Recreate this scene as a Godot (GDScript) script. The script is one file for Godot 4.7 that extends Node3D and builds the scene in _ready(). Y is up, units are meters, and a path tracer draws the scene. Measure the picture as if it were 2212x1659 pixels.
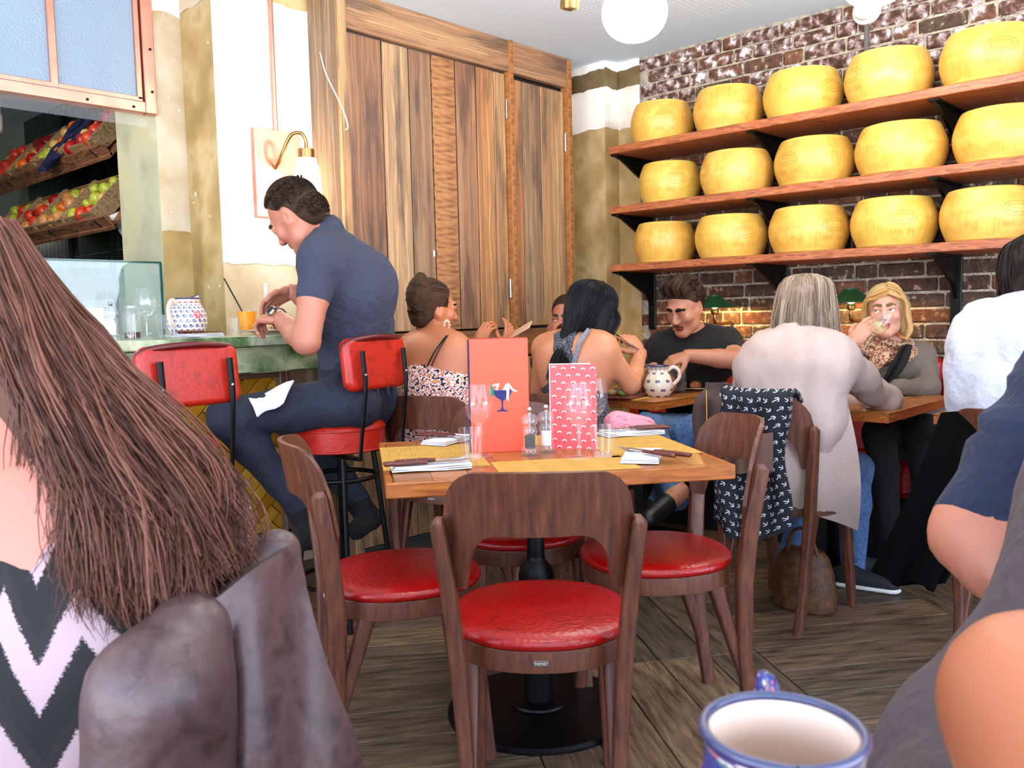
extends Node3D

var M := {}
var used := {}
var rng := RandomNumberGenerator.new()

# ------------------------------------------------------------------ geometry helpers
class Geo:
	var v := PackedVector3Array()
	var n := PackedVector3Array()
	var t := PackedVector2Array()
	var x := PackedInt32Array()
	func tri(a: Vector3, b: Vector3, c: Vector3) -> void:
		var nn := (b - a).cross(c - a).normalized()
		var s := v.size()
		v.append(a); v.append(b); v.append(c)
		for i in 3:
			n.append(nn); t.append(Vector2.ZERO)
		x.append(s); x.append(s + 2); x.append(s + 1)
	func quad(a: Vector3, b: Vector3, c: Vector3, d: Vector3) -> void:
		var nn := (c - a).cross(d - b).normalized()
		var s := v.size()
		v.append(a); v.append(b); v.append(c); v.append(d)
		for i in 4: n.append(nn)
		t.append(Vector2(0, 1)); t.append(Vector2(1, 1)); t.append(Vector2(1, 0)); t.append(Vector2(0, 0))
		x.append_array([s, s + 2, s + 1, s, s + 3, s + 2])
	# rows of points; counter-clockwise seen from outside when rows run up and columns run right
	func grid(rows: Array, wrap := false, flip := false) -> void:
		var nr := rows.size()
		var nc: int = rows[0].size()
		var s := v.size()
		var acc := PackedVector3Array()
		acc.resize(nr * nc)
		var last := nc if wrap else nc - 1
		for i in nr:
			var r: PackedVector3Array = rows[i]
			for j in nc:
				v.append(r[j])
				t.append(Vector2(float(j) / max(1, nc - 1), 1.0 - float(i) / max(1, nr - 1)))
		for i in nr - 1:
			for j in last:
				var j2 := (j + 1) % nc
				var a := i * nc + j
				var b := i * nc + j2
				var c := (i + 1) * nc + j2
				var d := (i + 1) * nc + j
				var fn := (v[s + c] - v[s + a]).cross(v[s + d] - v[s + b])
				if flip: fn = -fn
				acc[a] += fn; acc[b] += fn; acc[c] += fn; acc[d] += fn
				if flip: x.append_array([s + a, s + b, s + c, s + a, s + c, s + d])
				else: x.append_array([s + a, s + c, s + b, s + a, s + d, s + c])
		for k in acc: n.append(k.normalized())
	func box(size: Vector3, xf := Transform3D(), bev := 0.0) -> void:
		var h := size / 2.0
		var bv: float = min(bev, min(h.x, min(h.y, h.z)) * 0.9)
		if bv <= 0.0:
			var c := []
			for i in 8: c.append(xf * Vector3(h.x if i & 1 else -h.x, h.y if i & 2 else -h.y, h.z if i & 4 else -h.z))
			for f in [[4, 5, 7, 6], [1, 0, 2, 3], [5, 1, 3, 7], [0, 4, 6, 2], [6, 7, 3, 2], [0, 1, 5, 4]]:
				quad(c[f[0]], c[f[1]], c[f[2]], c[f[3]])
			return
		var p := {}
		for i in 8:
			var sg := Vector3(1 if i & 1 else -1, 1 if i & 2 else -1, 1 if i & 4 else -1)
			for ax in 3:
				var q := h - Vector3(bv, bv, bv)
				q[ax] = h[ax]
				p[i * 3 + ax] = xf * (q * sg)
		for f in [[4, 5, 7, 6, 2], [1, 0, 2, 3, 2], [5, 1, 3, 7, 0], [0, 4, 6, 2, 0], [6, 7, 3, 2, 1], [0, 1, 5, 4, 1]]:
			quad(p[f[0] * 3 + f[4]], p[f[1] * 3 + f[4]], p[f[2] * 3 + f[4]], p[f[3] * 3 + f[4]])
		for e in [[0, 1, 1, 2], [2, 3, 2, 1], [4, 5, 2, 1], [6, 7, 1, 2], [0, 2, 2, 0], [1, 3, 0, 2], [4, 6, 0, 2], [5, 7, 2, 0], [0, 4, 0, 1], [1, 5, 1, 0], [2, 6, 1, 0], [3, 7, 0, 1]]:
			_out(p[e[0] * 3 + e[2]], p[e[1] * 3 + e[2]], p[e[1] * 3 + e[3]], p[e[0] * 3 + e[3]], xf.origin)
		for i in 8:
			_out3(p[i * 3], p[i * 3 + 1], p[i * 3 + 2], xf.origin)
	func _out(a, b, c, d, o) -> void:
		if (c - a).cross(d - b).dot(a + c - 2 * o) > 0: quad(a, b, c, d)
		else: quad(d, c, b, a)
	func _out3(a, b, c, o) -> void:
		if (b - a).cross(c - a).dot(a - o) > 0: tri(a, b, c)
		else: tri(a, c, b)
	# profile of (radius, height) from bottom to top on the outside
	func lathe(prof: Array, seg := 24, xf := Transform3D(), sx := 1.0, sz := 1.0) -> void:
		var rows := []
		var k := prof.size()
		for i in k:
			var q: Vector2 = prof[i]
			var r := PackedVector3Array()
			for j in seg + 1:
				var a := -TAU * j / seg
				r.append(xf * Vector3(cos(a) * q.x * sx, q.y, sin(a) * q.x * sz))
			rows.append(r)
			if i > 0 and i < k - 1:
				var d0: Vector2 = (q - prof[i - 1]).normalized()
				var d1: Vector2 = (prof[i + 1] - q).normalized()
				if d0.dot(d1) < 0.75:
					grid(rows)
					rows = [r]
		if rows.size() > 1: grid(rows)
	func tube(pts: Array, rad, seg := 8, flat := 1.0, up := Vector3.ZERO, caps := true) -> void:
		var k := pts.size()
		var rows := []
		var u := up
		for i in k:
			var d: Vector3 = pts[min(i + 1, k - 1)] - pts[max(i - 1, 0)]
			d = d.normalized()
			if u == Vector3.ZERO: u = d.cross(Vector3(0.37, 0.91, 0.19)).normalized()
			u = (u - d * u.dot(d)).normalized()
			var w := d.cross(u)
			var r: float = rad[i] if rad is Array else rad
			var row := PackedVector3Array()
			for j in seg:
				var a := TAU * j / seg
				row.append(pts[i] + (u * cos(a) * flat + w * sin(a)) * r)
			rows.append(row)
		grid(rows, true)
		if caps:
			for e in 2:
				var row: PackedVector3Array = rows[0 if e == 0 else k - 1]
				var c: Vector3 = pts[0 if e == 0 else k - 1]
				for j in seg:
					if e == 0: tri(c, row[(j + 1) % seg], row[j])
					else: tri(c, row[j], row[(j + 1) % seg])
	# closed polygon in xy pulled along z from z0 to z1, bevelled by b at both faces
	func prism(poly: PackedVector2Array, z0: float, z1: float, xf := Transform3D(), b := 0.0) -> void:
		var pl := poly.duplicate()
		if Geometry2D.is_polygon_clockwise(pl): pl.reverse()
		var k := pl.size()
		var inn := PackedVector2Array()
		for i in k:
			var e0 := (pl[i] - pl[(i + k - 1) % k]).normalized()
			var e1 := (pl[(i + 1) % k] - pl[i]).normalized()
			var nn := (Vector2(-e0.y, e0.x) + Vector2(-e1.y, e1.x)).normalized()
			inn.append(pl[i] + nn * b)
		var lv := [[pl, z0], [pl, z1]]
		if b > 0:
			lv = []
			for s in 10:
				var a := PI / 2 * (s if s < 5 else 9 - s) / 4.0
				var ring := PackedVector2Array()
				for i in k: ring.append(inn[i].lerp(pl[i], sin(a)))
				lv.append([ring, z0 + b * (1.0 - cos(a)) if s < 5 else z1 - b * (1.0 - cos(a))])
		for l in lv.size() - 1:
			for i in k:
				var j := (i + 1) % k
				var p0: Vector2 = lv[l][0][i]; var p1: Vector2 = lv[l][0][j]
				var p2: Vector2 = lv[l + 1][0][j]; var p3: Vector2 = lv[l + 1][0][i]
				quad(xf * Vector3(p0.x, p0.y, lv[l][1]), xf * Vector3(p1.x, p1.y, lv[l][1]), xf * Vector3(p2.x, p2.y, lv[l + 1][1]), xf * Vector3(p3.x, p3.y, lv[l + 1][1]))
		var ti := Geometry2D.triangulate_polygon(inn)
		for i in range(0, ti.size(), 3):
			var a := inn[ti[i]]; var bb := inn[ti[i + 1]]; var c := inn[ti[i + 2]]
			if (bb - a).cross(c - a) < 0:
				var s := bb; bb = c; c = s
			tri(xf * Vector3(a.x, a.y, z1), xf * Vector3(bb.x, bb.y, z1), xf * Vector3(c.x, c.y, z1))
			tri(xf * Vector3(a.x, a.y, z0), xf * Vector3(c.x, c.y, z0), xf * Vector3(bb.x, bb.y, z0))
	# a cloth or board: grid of points with thickness th
	func sheet(rows: Array, th: float) -> void:
		var nr := rows.size(); var nc: int = rows[0].size()
		var fr := []; var bk := []
		for i in nr:
			var a := PackedVector3Array(); var b := PackedVector3Array()
			for j in nc:
				var du: Vector3 = rows[i][min(j + 1, nc - 1)] - rows[i][max(j - 1, 0)]
				var dv: Vector3 = rows[min(i + 1, nr - 1)][j] - rows[max(i - 1, 0)][j]
				var nn := du.cross(dv).normalized() * th * 0.5
				a.append(rows[i][j] + nn); b.append(rows[i][j] - nn)
			fr.append(a); bk.append(b)
		grid(fr); grid(bk, false, true)
		var e0 := []; var e1 := []; var s0 := []; var s1 := []
		for j in nc:
			e0.append(PackedVector3Array([bk[0][j], fr[0][j]])); e1.append(PackedVector3Array([fr[nr - 1][j], bk[nr - 1][j]]))
		for i in nr:
			s0.append(PackedVector3Array([fr[i][0], bk[i][0]])); s1.append(PackedVector3Array([bk[i][nc - 1], fr[i][nc - 1]]))
		grid(e0, false, true); grid(e1, false, true); grid(s0, false, true); grid(s1, false, true)
	# share normals between faces that meet at less than 50 degrees
	func soften(lim := 0.64) -> void:
		var at_ := {}
		for i in v.size():
			var s := v[i].snapped(Vector3.ONE * 0.0002)
			if not at_.has(s): at_[s] = []
			at_[s].append(i)
		var o := n.duplicate()
		for s in at_:
			for i in at_[s]:
				var a := Vector3.ZERO
				for j in at_[s]:
					if o[i].dot(o[j]) > lim: a += o[j]
				n[i] = a.normalized()
	func ball(c: Vector3, r: Vector3, seg := 14, bas := Basis()) -> void:
		var rows := []
		var half := int(seg / 2.0) + 1
		for i in half + 1:
			var b := -PI / 2 + PI * i / half
			var row := PackedVector3Array()
			for j in seg + 1:
				var a := -TAU * j / seg
				row.append(c + bas * (Vector3(cos(a) * cos(b), sin(b), sin(a) * cos(b)) * r))
			rows.append(row)
		grid(rows)
	func add(g: Geo, xf: Transform3D) -> void:
		var s := v.size()
		for i in g.v.size():
			v.append(xf * g.v[i]); n.append((xf.basis * g.n[i]).normalized()); t.append(g.t[i])
		for i in g.x: x.append(i + s)
	func mesh() -> ArrayMesh:
		var a := []
		a.resize(Mesh.ARRAY_MAX)
		a[Mesh.ARRAY_VERTEX] = v; a[Mesh.ARRAY_NORMAL] = n; a[Mesh.ARRAY_TEX_UV] = t; a[Mesh.ARRAY_INDEX] = x
		var m := ArrayMesh.new()
		m.add_surface_from_arrays(Mesh.PRIMITIVE_TRIANGLES, a)
		return m

# ------------------------------------------------------------------ distance field bodies, meshed as surface nets
class Body:
	var a := []; var inv := []; var b := []; var ib := []; var r1 := []; var dr := []; var sc := []; var kk := []; var mt := []; var op := []
	var names := []
	var lo := Vector3(1e9, 1e9, 1e9); var hi := -lo
	func ext(p: Vector3, r: float) -> void:
		var e := Vector3(r, r, r)
		lo = lo.min(p - e); hi = hi.max(p + e)
	func mi(m: String) -> int:
		var i := names.find(m)
		if i < 0:
			names.append(m); i = names.size() - 1
		return i
	# tapered capsule, thinned by the factor fs along fn
	func cap(p: Vector3, q: Vector3, ra: float, rb: float, m: String, k := 0.03, fn := Vector3.ZERO, fs := 1.0, o := 1) -> void:
		var B := Basis()
		if fn != Vector3.ZERO:
			var f := fn.normalized()
			var g := 1.0 / fs - 1.0
			B = Basis(Vector3(1 + f.x * f.x * g, f.x * f.y * g, f.x * f.z * g), Vector3(f.x * f.y * g, 1 + f.y * f.y * g, f.y * f.z * g), Vector3(f.x * f.z * g, f.y * f.z * g, 1 + f.z * f.z * g))
		var bb := B * (q - p)
		if o > 0:
			ext(p, ra + 0.01); ext(q, rb + 0.01)
		a.append(p); inv.append(B); b.append(bb); ib.append(1.0 / max(bb.length_squared(), 1e-9)); r1.append(ra); dr.append(rb - ra); sc.append(min(1.0, fs)); kk.append(k); mt.append(mi(m)); op.append(o)
	func ell(c: Vector3, r: Vector3, bas: Basis, m: String, k := 0.02, o := 1) -> void:
		var B := (bas * Basis.from_scale(r)).inverse()
		if o > 0: ext(c, max(r.x, max(r.y, r.z)) + 0.005)
		a.append(c); inv.append(B); b.append(Vector3.ZERO); ib.append(0.0); r1.append(1.0); dr.append(0.0); sc.append(min(r.x, min(r.y, r.z))); kk.append(k); mt.append(mi(m)); op.append(o)
	func limb(pts: Array, rad: Array, m: String, k := 0.03) -> void:
		for i in pts.size() - 1: cap(pts[i], pts[i + 1], rad[i], rad[i + 1], m, k)
	# fields are queued and meshed together on all cores by run_jobs()
	static var jobs := []
	func auto(cell: float, wob := {}) -> Dictionary:
		var res := {}
		for m in names: res[m] = Geo.new()
		jobs.append([self, cell, wob, res])
		return res
	static func run_job(i: int) -> void:
		var j: Array = jobs[i]
		var b: Body = j[0]
		var cell: float = j[1]
		b.build(cell, b.lo - Vector3.ONE * cell * 2, b.hi + Vector3.ONE * cell * 2, j[2], j[3])
	static func run_jobs() -> void:
		var id := WorkerThreadPool.add_group_task(run_job, jobs.size())
		WorkerThreadPool.wait_for_group_task_completion(id)
		jobs = []
	func build(cell: float, lo: Vector3, hi: Vector3, wob := {}, res := {}) -> Dictionary:
		var N := Vector3i(((hi - lo) / cell).ceil()) + Vector3i(1, 1, 1)
		const S := 4
		var NB := Vector3i(ceili(N.x / float(S)), ceili(N.y / float(S)), ceili(N.z / float(S)))
		var P := NB * S + Vector3i.ONE
		var F := PackedFloat32Array()
		F.resize(P.x * P.y * P.z)
		F.fill(1e9)
		var np := a.size()
		var R := S * cell * 0.8661
		var act := []; var lists := []
		var dd := PackedFloat32Array(); dd.resize(np)
		for bz in NB.z:
			for by in NB.y:
				for bx in NB.x:
					var c := lo + (Vector3(bx, by, bz) + Vector3(0.5, 0.5, 0.5)) * S * cell
					var dm := 1e9; var kmax := 0.0
					for i in np:
						var q: Vector3 = inv[i] * (c - a[i])
						var tt := clampf(q.dot(b[i]) * ib[i], 0.0, 1.0)
						var d: float = ((q - b[i] * tt).length() - r1[i] - dr[i] * tt) * sc[i]
						dd[i] = d
						if op[i] > 0:
							if d < dm: dm = d
							if d < R * 2.0 + kk[i] and kk[i] > kmax: kmax = kk[i]
					if dm > R * 1.02 + kmax * 0.3: continue
					if dm < -R * 1.6 - 0.02: continue
					var li := PackedInt32Array()
					for i in np:
						if dd[i] < (max(dm, 0.0) + 2.0 * R + kk[i]): li.append(i)
					act.append(Vector3i(bx, by, bz) * S); lists.append(li)
		var sy := P.x; var sz := P.x * P.y
		for w in act.size():
			var o: Vector3i = act[w]
			var li: PackedInt32Array = lists[w]
			var la := PackedVector3Array(); var lb := PackedVector3Array(); var li2 := PackedFloat32Array(); var lr := PackedFloat32Array(); var ld := PackedFloat32Array(); var ls := PackedFloat32Array(); var lk := PackedFloat32Array(); var lo2 := PackedByteArray()
			var lv: Array[Basis] = []
			for i in li:
				la.append(a[i]); lb.append(b[i]); li2.append(ib[i]); lr.append(r1[i]); ld.append(dr[i]); ls.append(sc[i]); lk.append(kk[i]); lv.append(inv[i])
				lo2.append((1 if op[i] > 0 else 0) + (2 if inv[i] == Basis.IDENTITY else 0))
			var cn := li.size()
			for z in S + 1:
				for y in S + 1:
					for xx in S + 1:
						var id := (o.x + xx) + (o.y + y) * sy + (o.z + z) * sz
						if F[id] < 1e8: continue
						var p := lo + Vector3(o.x + xx, o.y + y, o.z + z) * cell
						var f := 1e3
						for i in cn:
							var q := p - la[i]
							var o2 := lo2[i]
							if o2 < 2: q = lv[i] * q
							var tt := clampf(q.dot(lb[i]) * li2[i], 0.0, 1.0)
							var d := ((q - lb[i] * tt).length() - lr[i] - ld[i] * tt) * ls[i]
							var k := lk[i]
							if o2 & 1:
								if d < f + k:
									var h := k - absf(f - d)
									f = minf(f, d)
									if h > 0.0: f -= h * h * 0.25 / k
							else:
								var h2 := k - absf(f + d)
								f = maxf(f, -d)
								if h2 > 0.0: f += h2 * h2 * 0.25 / k
						F[id] = f
		# surface nets
		var vid := {}
		var V := PackedVector3Array(); var MD := []
		var nm := names.size()
		for w in act.size():
			var o: Vector3i = act[w]
			var li: PackedInt32Array = lists[w]
			for z in S:
				for y in S:
					for xx in S:
						var i0 := (o.x + xx) + (o.y + y) * sy + (o.z + z) * sz
						var f0 := F[i0]; var f1 := F[i0 + 1]; var f2 := F[i0 + sy]; var f3 := F[i0 + sy + 1]
						var f4 := F[i0 + sz]; var f5 := F[i0 + sz + 1]; var f6 := F[i0 + sz + sy]; var f7 := F[i0 + sz + sy + 1]
						var cnt := int(f0 < 0) + int(f1 < 0) + int(f2 < 0) + int(f3 < 0) + int(f4 < 0) + int(f5 < 0) + int(f6 < 0) + int(f7 < 0)
						if cnt == 0 or cnt == 8: continue
						var s := Vector3.ZERO; var c := 0
						if (f0 < 0) != (f1 < 0): s += Vector3(f0 / (f0 - f1), 0, 0); c += 1
						if (f2 < 0) != (f3 < 0): s += Vector3(f2 / (f2 - f3), 1, 0); c += 1
						if (f4 < 0) != (f5 < 0): s += Vector3(f4 / (f4 - f5), 0, 1); c += 1
						if (f6 < 0) != (f7 < 0): s += Vector3(f6 / (f6 - f7), 1, 1); c += 1
						if (f0 < 0) != (f2 < 0): s += Vector3(0, f0 / (f0 - f2), 0); c += 1
						if (f1 < 0) != (f3 < 0): s += Vector3(1, f1 / (f1 - f3), 0); c += 1
						if (f4 < 0) != (f6 < 0): s += Vector3(0, f4 / (f4 - f6), 1); c += 1
						if (f5 < 0) != (f7 < 0): s += Vector3(1, f5 / (f5 - f7), 1); c += 1
						if (f0 < 0) != (f4 < 0): s += Vector3(0, 0, f0 / (f0 - f4)); c += 1
						if (f1 < 0) != (f5 < 0): s += Vector3(1, 0, f1 / (f1 - f5)); c += 1
						if (f2 < 0) != (f6 < 0): s += Vector3(0, 1, f2 / (f2 - f6)); c += 1
						if (f3 < 0) != (f7 < 0): s += Vector3(1, 1, f3 / (f3 - f7)); c += 1
						var p := lo + (Vector3(o.x + xx, o.y + y, o.z + z) + s / c) * cell
						vid[i0] = V.size()
						V.append(p)
						var md := PackedFloat32Array()
						if nm > 1:
							md.resize(nm); md.fill(1e3)
							for i in li:
								if op[i] < 0: continue
								var q: Vector3 = inv[i] * (p - a[i])
								var tt := clampf(q.dot(b[i]) * ib[i], 0.0, 1.0)
								var d: float = ((q - b[i] * tt).length() - r1[i] - dr[i] * tt) * sc[i]
								if d < md[mt[i]]: md[mt[i]] = d
						MD.append(md)
		var T := PackedInt32Array()
		for i0 in vid:
			var f0 := F[i0]
			var s0 := f0 < 0
			for ax in 3:
				var st: int = [1, sy, sz][ax]; var u: int = [sy, sz, 1][ax]; var w: int = [sz, 1, sy][ax]
				if (F[i0 + st] < 0) == s0: continue
				if not (vid.has(i0 - u) and vid.has(i0 - w) and vid.has(i0 - u - w)): continue
				var v0: int = vid[i0 - u - w]; var v1: int = vid[i0 - w]; var v2: int = vid[i0]; var v3: int = vid[i0 - u]
				if s0: T.append_array([v0, v1, v2, v0, v2, v3])
				else: T.append_array([v0, v2, v1, v0, v3, v2])
		var NN := PackedVector3Array(); NN.resize(V.size())
		for i in range(0, T.size(), 3):
			var fn := (V[T[i + 1]] - V[T[i]]).cross(V[T[i + 2]] - V[T[i]])
			NN[T[i]] += fn; NN[T[i + 1]] += fn; NN[T[i + 2]] += fn
		var dom := PackedInt32Array(); dom.resize(V.size())
		for i in V.size():
			NN[i] = NN[i].normalized()
			if nm > 1:
				var best := 0
				for m in nm:
					if MD[i][m] < MD[i][best]: best = m
				dom[i] = best
		# cloth folds: the surface itself is moved
		if not wob.is_empty():
			for i in V.size():
				var nmx: String = names[dom[i]]
				if wob.has(nmx):
					var wb: Array = wob[nmx]
					var fnl: FastNoiseLite = wb[0]
					var edge := 1.0
					if nm > 1:
						var nxt := 1e3
						for m in nm:
							if m != dom[i]: nxt = min(nxt, MD[i][m] - MD[i][dom[i]])
						edge = clampf(nxt / 0.05, 0.0, 1.0)
					V[i] += NN[i] * (wb[1] * edge * (fnl.get_noise_3dv(V[i] * wb[2]) + 0.25 * absf(fnl.get_noise_3dv(V[i] * wb[2] * 2.3))) + 0.004 * edge)
			for i in V.size(): NN[i] = Vector3.ZERO
			for i in range(0, T.size(), 3):
				var fn2 := (V[T[i + 1]] - V[T[i]]).cross(V[T[i + 2]] - V[T[i]])
				NN[T[i]] += fn2; NN[T[i + 1]] += fn2; NN[T[i + 2]] += fn2
			for i in V.size(): NN[i] = NN[i].normalized()
		var out := res
		for m in nm:
			if not out.has(names[m]): out[names[m]] = Geo.new()
		var maps := []
		for m in nm: maps.append({})
		for i in range(0, T.size(), 3):
			var ids := [T[i], T[i + 1], T[i + 2]]
			var da := dom[ids[0]]; var db := dom[ids[1]]; var dc := dom[ids[2]]
			if da == db and db == dc:
				_emit(out[names[da]], maps[da], V, NN, ids); continue
			var ma := da; var mb := db if db != da else dc
			# clip the triangle where the two cloths meet
			for side in 2:
				var m1: int = ma if side == 0 else mb
				var m2: int = mb if side == 0 else ma
				var g: Geo = out[names[m1]]
				var pv := []; var pn := []
				for e in 3:
					var p: int = ids[e]; var q: int = ids[(e + 1) % 3]
					var gp: float = MD[p][m1] - MD[p][m2]; var gq: float = MD[q][m1] - MD[q][m2]
					if gp <= 0: pv.append(V[p]); pn.append(NN[p])
					if (gp <= 0) != (gq <= 0):
						var tt := gp / (gp - gq)
						pv.append(V[p].lerp(V[q], tt)); pn.append(NN[p].lerp(NN[q], tt).normalized())
				if pv.size() >= 3:
					var s := g.v.size()
					for e in pv.size():
						g.v.append(pv[e]); g.n.append(pn[e]); g.t.append(Vector2.ZERO)
					for e in pv.size() - 2: g.x.append_array([s, s + e + 2, s + e + 1])
		return out
	func _emit(g: Geo, mp: Dictionary, V, NN, ids) -> void:
		var k := []
		for i in ids:
			if not mp.has(i):
				mp[i] = g.v.size()
				g.v.append(V[i]); g.n.append(NN[i]); g.t.append(Vector2.ZERO)
			k.append(mp[i])
		g.x.append_array([k[0], k[2], k[1]])

# ------------------------------------------------------------------ nodes
func numbered(nm: String, tab: Dictionary) -> String:
	var c: int = tab.get(nm, 0)
	tab[nm] = c + 1
	return nm if c == 0 else "%s_%03d" % [nm, c]
func meta(o: Node, label := "", cat := "", group := "", kind := "") -> void:
	if label: o.set_meta("label", label)
	if cat: o.set_meta("category", cat)
	if group: o.set_meta("group", group)
	if kind: o.set_meta("kind", kind)
func thing(nm: String, label: String, cat: String, pos := Vector3.ZERO, yaw := 0.0, group := "") -> Node3D:
	var o := Node3D.new()
	o.name = numbered(nm, used)
	add_child(o)
	o.position = pos; o.rotation.y = yaw
	meta(o, label, cat, group)
	return o
func struct(nm: String, label := "") -> Node3D:
	var o := Node3D.new()
	o.name = numbered(nm, used)
	add_child(o)
	meta(o, label, "", "", "structure")
	return o
# box mapping: every face takes its texture coordinates from its position along the plane it lies closest to
func unwrap(g: Geo, m: StandardMaterial3D, T: Transform3D, shift := Vector3.ZERO) -> Geo:
	var o := Geo.new()
	var mp := {}
	var P := PackedVector3Array()
	for q in g.v: P.append(((T * q) * m.uv1_scale + m.uv1_offset + shift) * Vector3(1, -1, 1))
	for i in range(0, g.x.size(), 3):
		var w0 := T * g.v[g.x[i]]
		var fn := ((T * g.v[g.x[i + 1]]) - w0).cross((T * g.v[g.x[i + 2]]) - w0).abs()
		var ax := fn.max_axis_index()
		for k in 3:
			var j := g.x[i + k]
			var key := j * 3 + ax
			if not mp.has(key):
				mp[key] = o.v.size()
				o.v.append(g.v[j]); o.n.append(g.n[j])
				var p := P[j]
				o.t.append(Vector2(-p.z, p.y) if ax == 0 else (Vector2(p.x, p.z) if ax == 1 else Vector2(p.x, p.y)))
			o.x.append(mp[key])
	return o
var flat_mats := {}
func unfolded(m: StandardMaterial3D) -> StandardMaterial3D:
	if not flat_mats.has(m):
		var d: StandardMaterial3D = m.duplicate()
		d.uv1_triplanar = false; d.uv1_world_triplanar = false
		d.uv1_scale = Vector3.ONE; d.uv1_offset = Vector3.ZERO
		flat_mats[m] = d
	return flat_mats[m]
func shared(g: Geo, m: StandardMaterial3D, shift: Vector3) -> ArrayMesh:
	var a := unwrap(g, m, Transform3D(), shift).mesh()
	a.set_meta("unwrapped", true)
	return a
func part(par: Node, nm: String, g, mat: Material, xf := Transform3D(), label := "") -> MeshInstance3D:
	var o := MeshInstance3D.new()
	if mat is StandardMaterial3D and mat.uv1_triplanar:
		if g is Geo:
			g = unwrap(g, mat, par.global_transform * xf if mat.uv1_world_triplanar else Transform3D())
			mat = unfolded(mat)
		elif g.has_meta("unwrapped"): mat = unfolded(mat)
	o.mesh = g.mesh() if g is Geo else g
	o.material_override = mat
	var tab: Dictionary
	if par == self: tab = used
	else:
		if not par.has_meta("_t"): par.set_meta("_t", {})
		tab = par.get_meta("_t")
	o.name = numbered(nm, tab)
	par.add_child(o, true)
	o.transform = xf
	if label: o.set_meta("label", label)
	return o
func dup(o: Node3D, pos: Vector3, yaw: float, label: String) -> Node3D:
	var base: String = o.name.trim_suffix(".001")
	var re := base.rfind("_")
	if re > 0 and base.substr(re + 1).is_valid_int(): base = base.substr(0, re)
	var c := o.duplicate()
	c.name = numbered(base, used)
	add_child(c)
	c.position = pos; c.rotation.y = yaw
	c.set_meta("label", label)
	return c
func at(p: Vector3, b := Basis()) -> Transform3D:
	return Transform3D(b, p)
func rx(a: float) -> Basis: return Basis(Vector3.RIGHT, a)
func ry(a: float) -> Basis: return Basis(Vector3.UP, a)
func rz(a: float) -> Basis: return Basis(Vector3.BACK, a)
func gbox(s: Vector3, bev := 0.0, xf := Transform3D()) -> Geo:
	var g := Geo.new()
	g.box(s, xf, bev)
	return g
func spline(p: Array, k := 6) -> Array:
	var o := []
	for i in p.size() - 1:
		var p0: Vector3 = p[max(i - 1, 0)]; var p3: Vector3 = p[min(i + 2, p.size() - 1)]
		for j in k: o.append((p[i] as Vector3).cubic_interpolate(p[i + 1], p0, p3, float(j) / k))
	o.append(p[-1])
	return o
func rrect(w: float, h: float, r: float, k := 5) -> PackedVector2Array:
	var o := PackedVector2Array()
	for q in 4:
		var c := Vector2((w / 2 - r) * (1 if q in [0, 3] else -1), (h / 2 - r) * (1 if q < 2 else -1))
		for i in k + 1: o.append(c + Vector2.from_angle(PI / 2 * (q + float(i) / k)) * r)
	return o

# ------------------------------------------------------------------ materials
func noise(seed_: int, freq: float, oct := 4, type := FastNoiseLite.TYPE_SIMPLEX_SMOOTH, warp := 0.0) -> FastNoiseLite:
	var f := FastNoiseLite.new()
	f.seed = seed_; f.frequency = freq; f.noise_type = type; f.fractal_octaves = oct
	if oct == 1: f.fractal_type = FastNoiseLite.FRACTAL_NONE
	if warp > 0:
		f.domain_warp_enabled = true; f.domain_warp_amplitude = warp; f.domain_warp_frequency = freq * 0.6
	return f
func ntex(f: FastNoiseLite, cols := [], offs := [], size := 256, nrm := 0.0) -> NoiseTexture2D:
	var t := NoiseTexture2D.new()
	t.width = size; t.height = size; t.seamless = true; t.noise = f
	if nrm > 0:
		t.as_normal_map = true; t.bump_strength = nrm
	if cols:
		var g := Gradient.new()
		var c := PackedColorArray(); var o := PackedFloat32Array()
		for i in cols.size():
			c.append(cols[i] if cols[i] is Color else Color(cols[i]))
			o.append(offs[i] if offs else float(i) / (cols.size() - 1))
		g.offsets = o; g.colors = c
		t.color_ramp = g
	return t
func mat(c, rough := 0.6, metal := 0.0) -> StandardMaterial3D:
	var m := StandardMaterial3D.new()
	m.albedo_color = c if c is Color else Color(c)
	m.roughness = rough; m.metallic = metal
	return m
func tri_mat(m: StandardMaterial3D, tex: Texture2D, scale: Vector3, world := true, nrm: Texture2D = null, ns := 1.0, off := Vector3.ZERO) -> StandardMaterial3D:
	if tex: m.albedo_texture = tex
	if nrm:
		m.normal_enabled = true; m.normal_texture = nrm; m.normal_scale = ns
	m.uv1_triplanar = true; m.uv1_world_triplanar = world
	m.uv1_scale = scale; m.uv1_offset = off
	m.uv1_triplanar_sharpness = 8.0
	return m
func tint(m: StandardMaterial3D, c, off := Vector3.ZERO) -> StandardMaterial3D:
	var d: StandardMaterial3D = m.duplicate()
	d.albedo_color = c if c is Color else Color(c)
	d.uv1_offset = off
	return d
func glass(c := Color(1, 1, 1, 0.08), rough := 0.02) -> StandardMaterial3D:
	var m := mat(c, rough)
	m.transparency = BaseMaterial3D.TRANSPARENCY_ALPHA
	m.metallic_specular = 0.6
	return m

const CEIL := 2.65
const BRICK_X := 4.4
const WOOD_Z := -3.38

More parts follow.
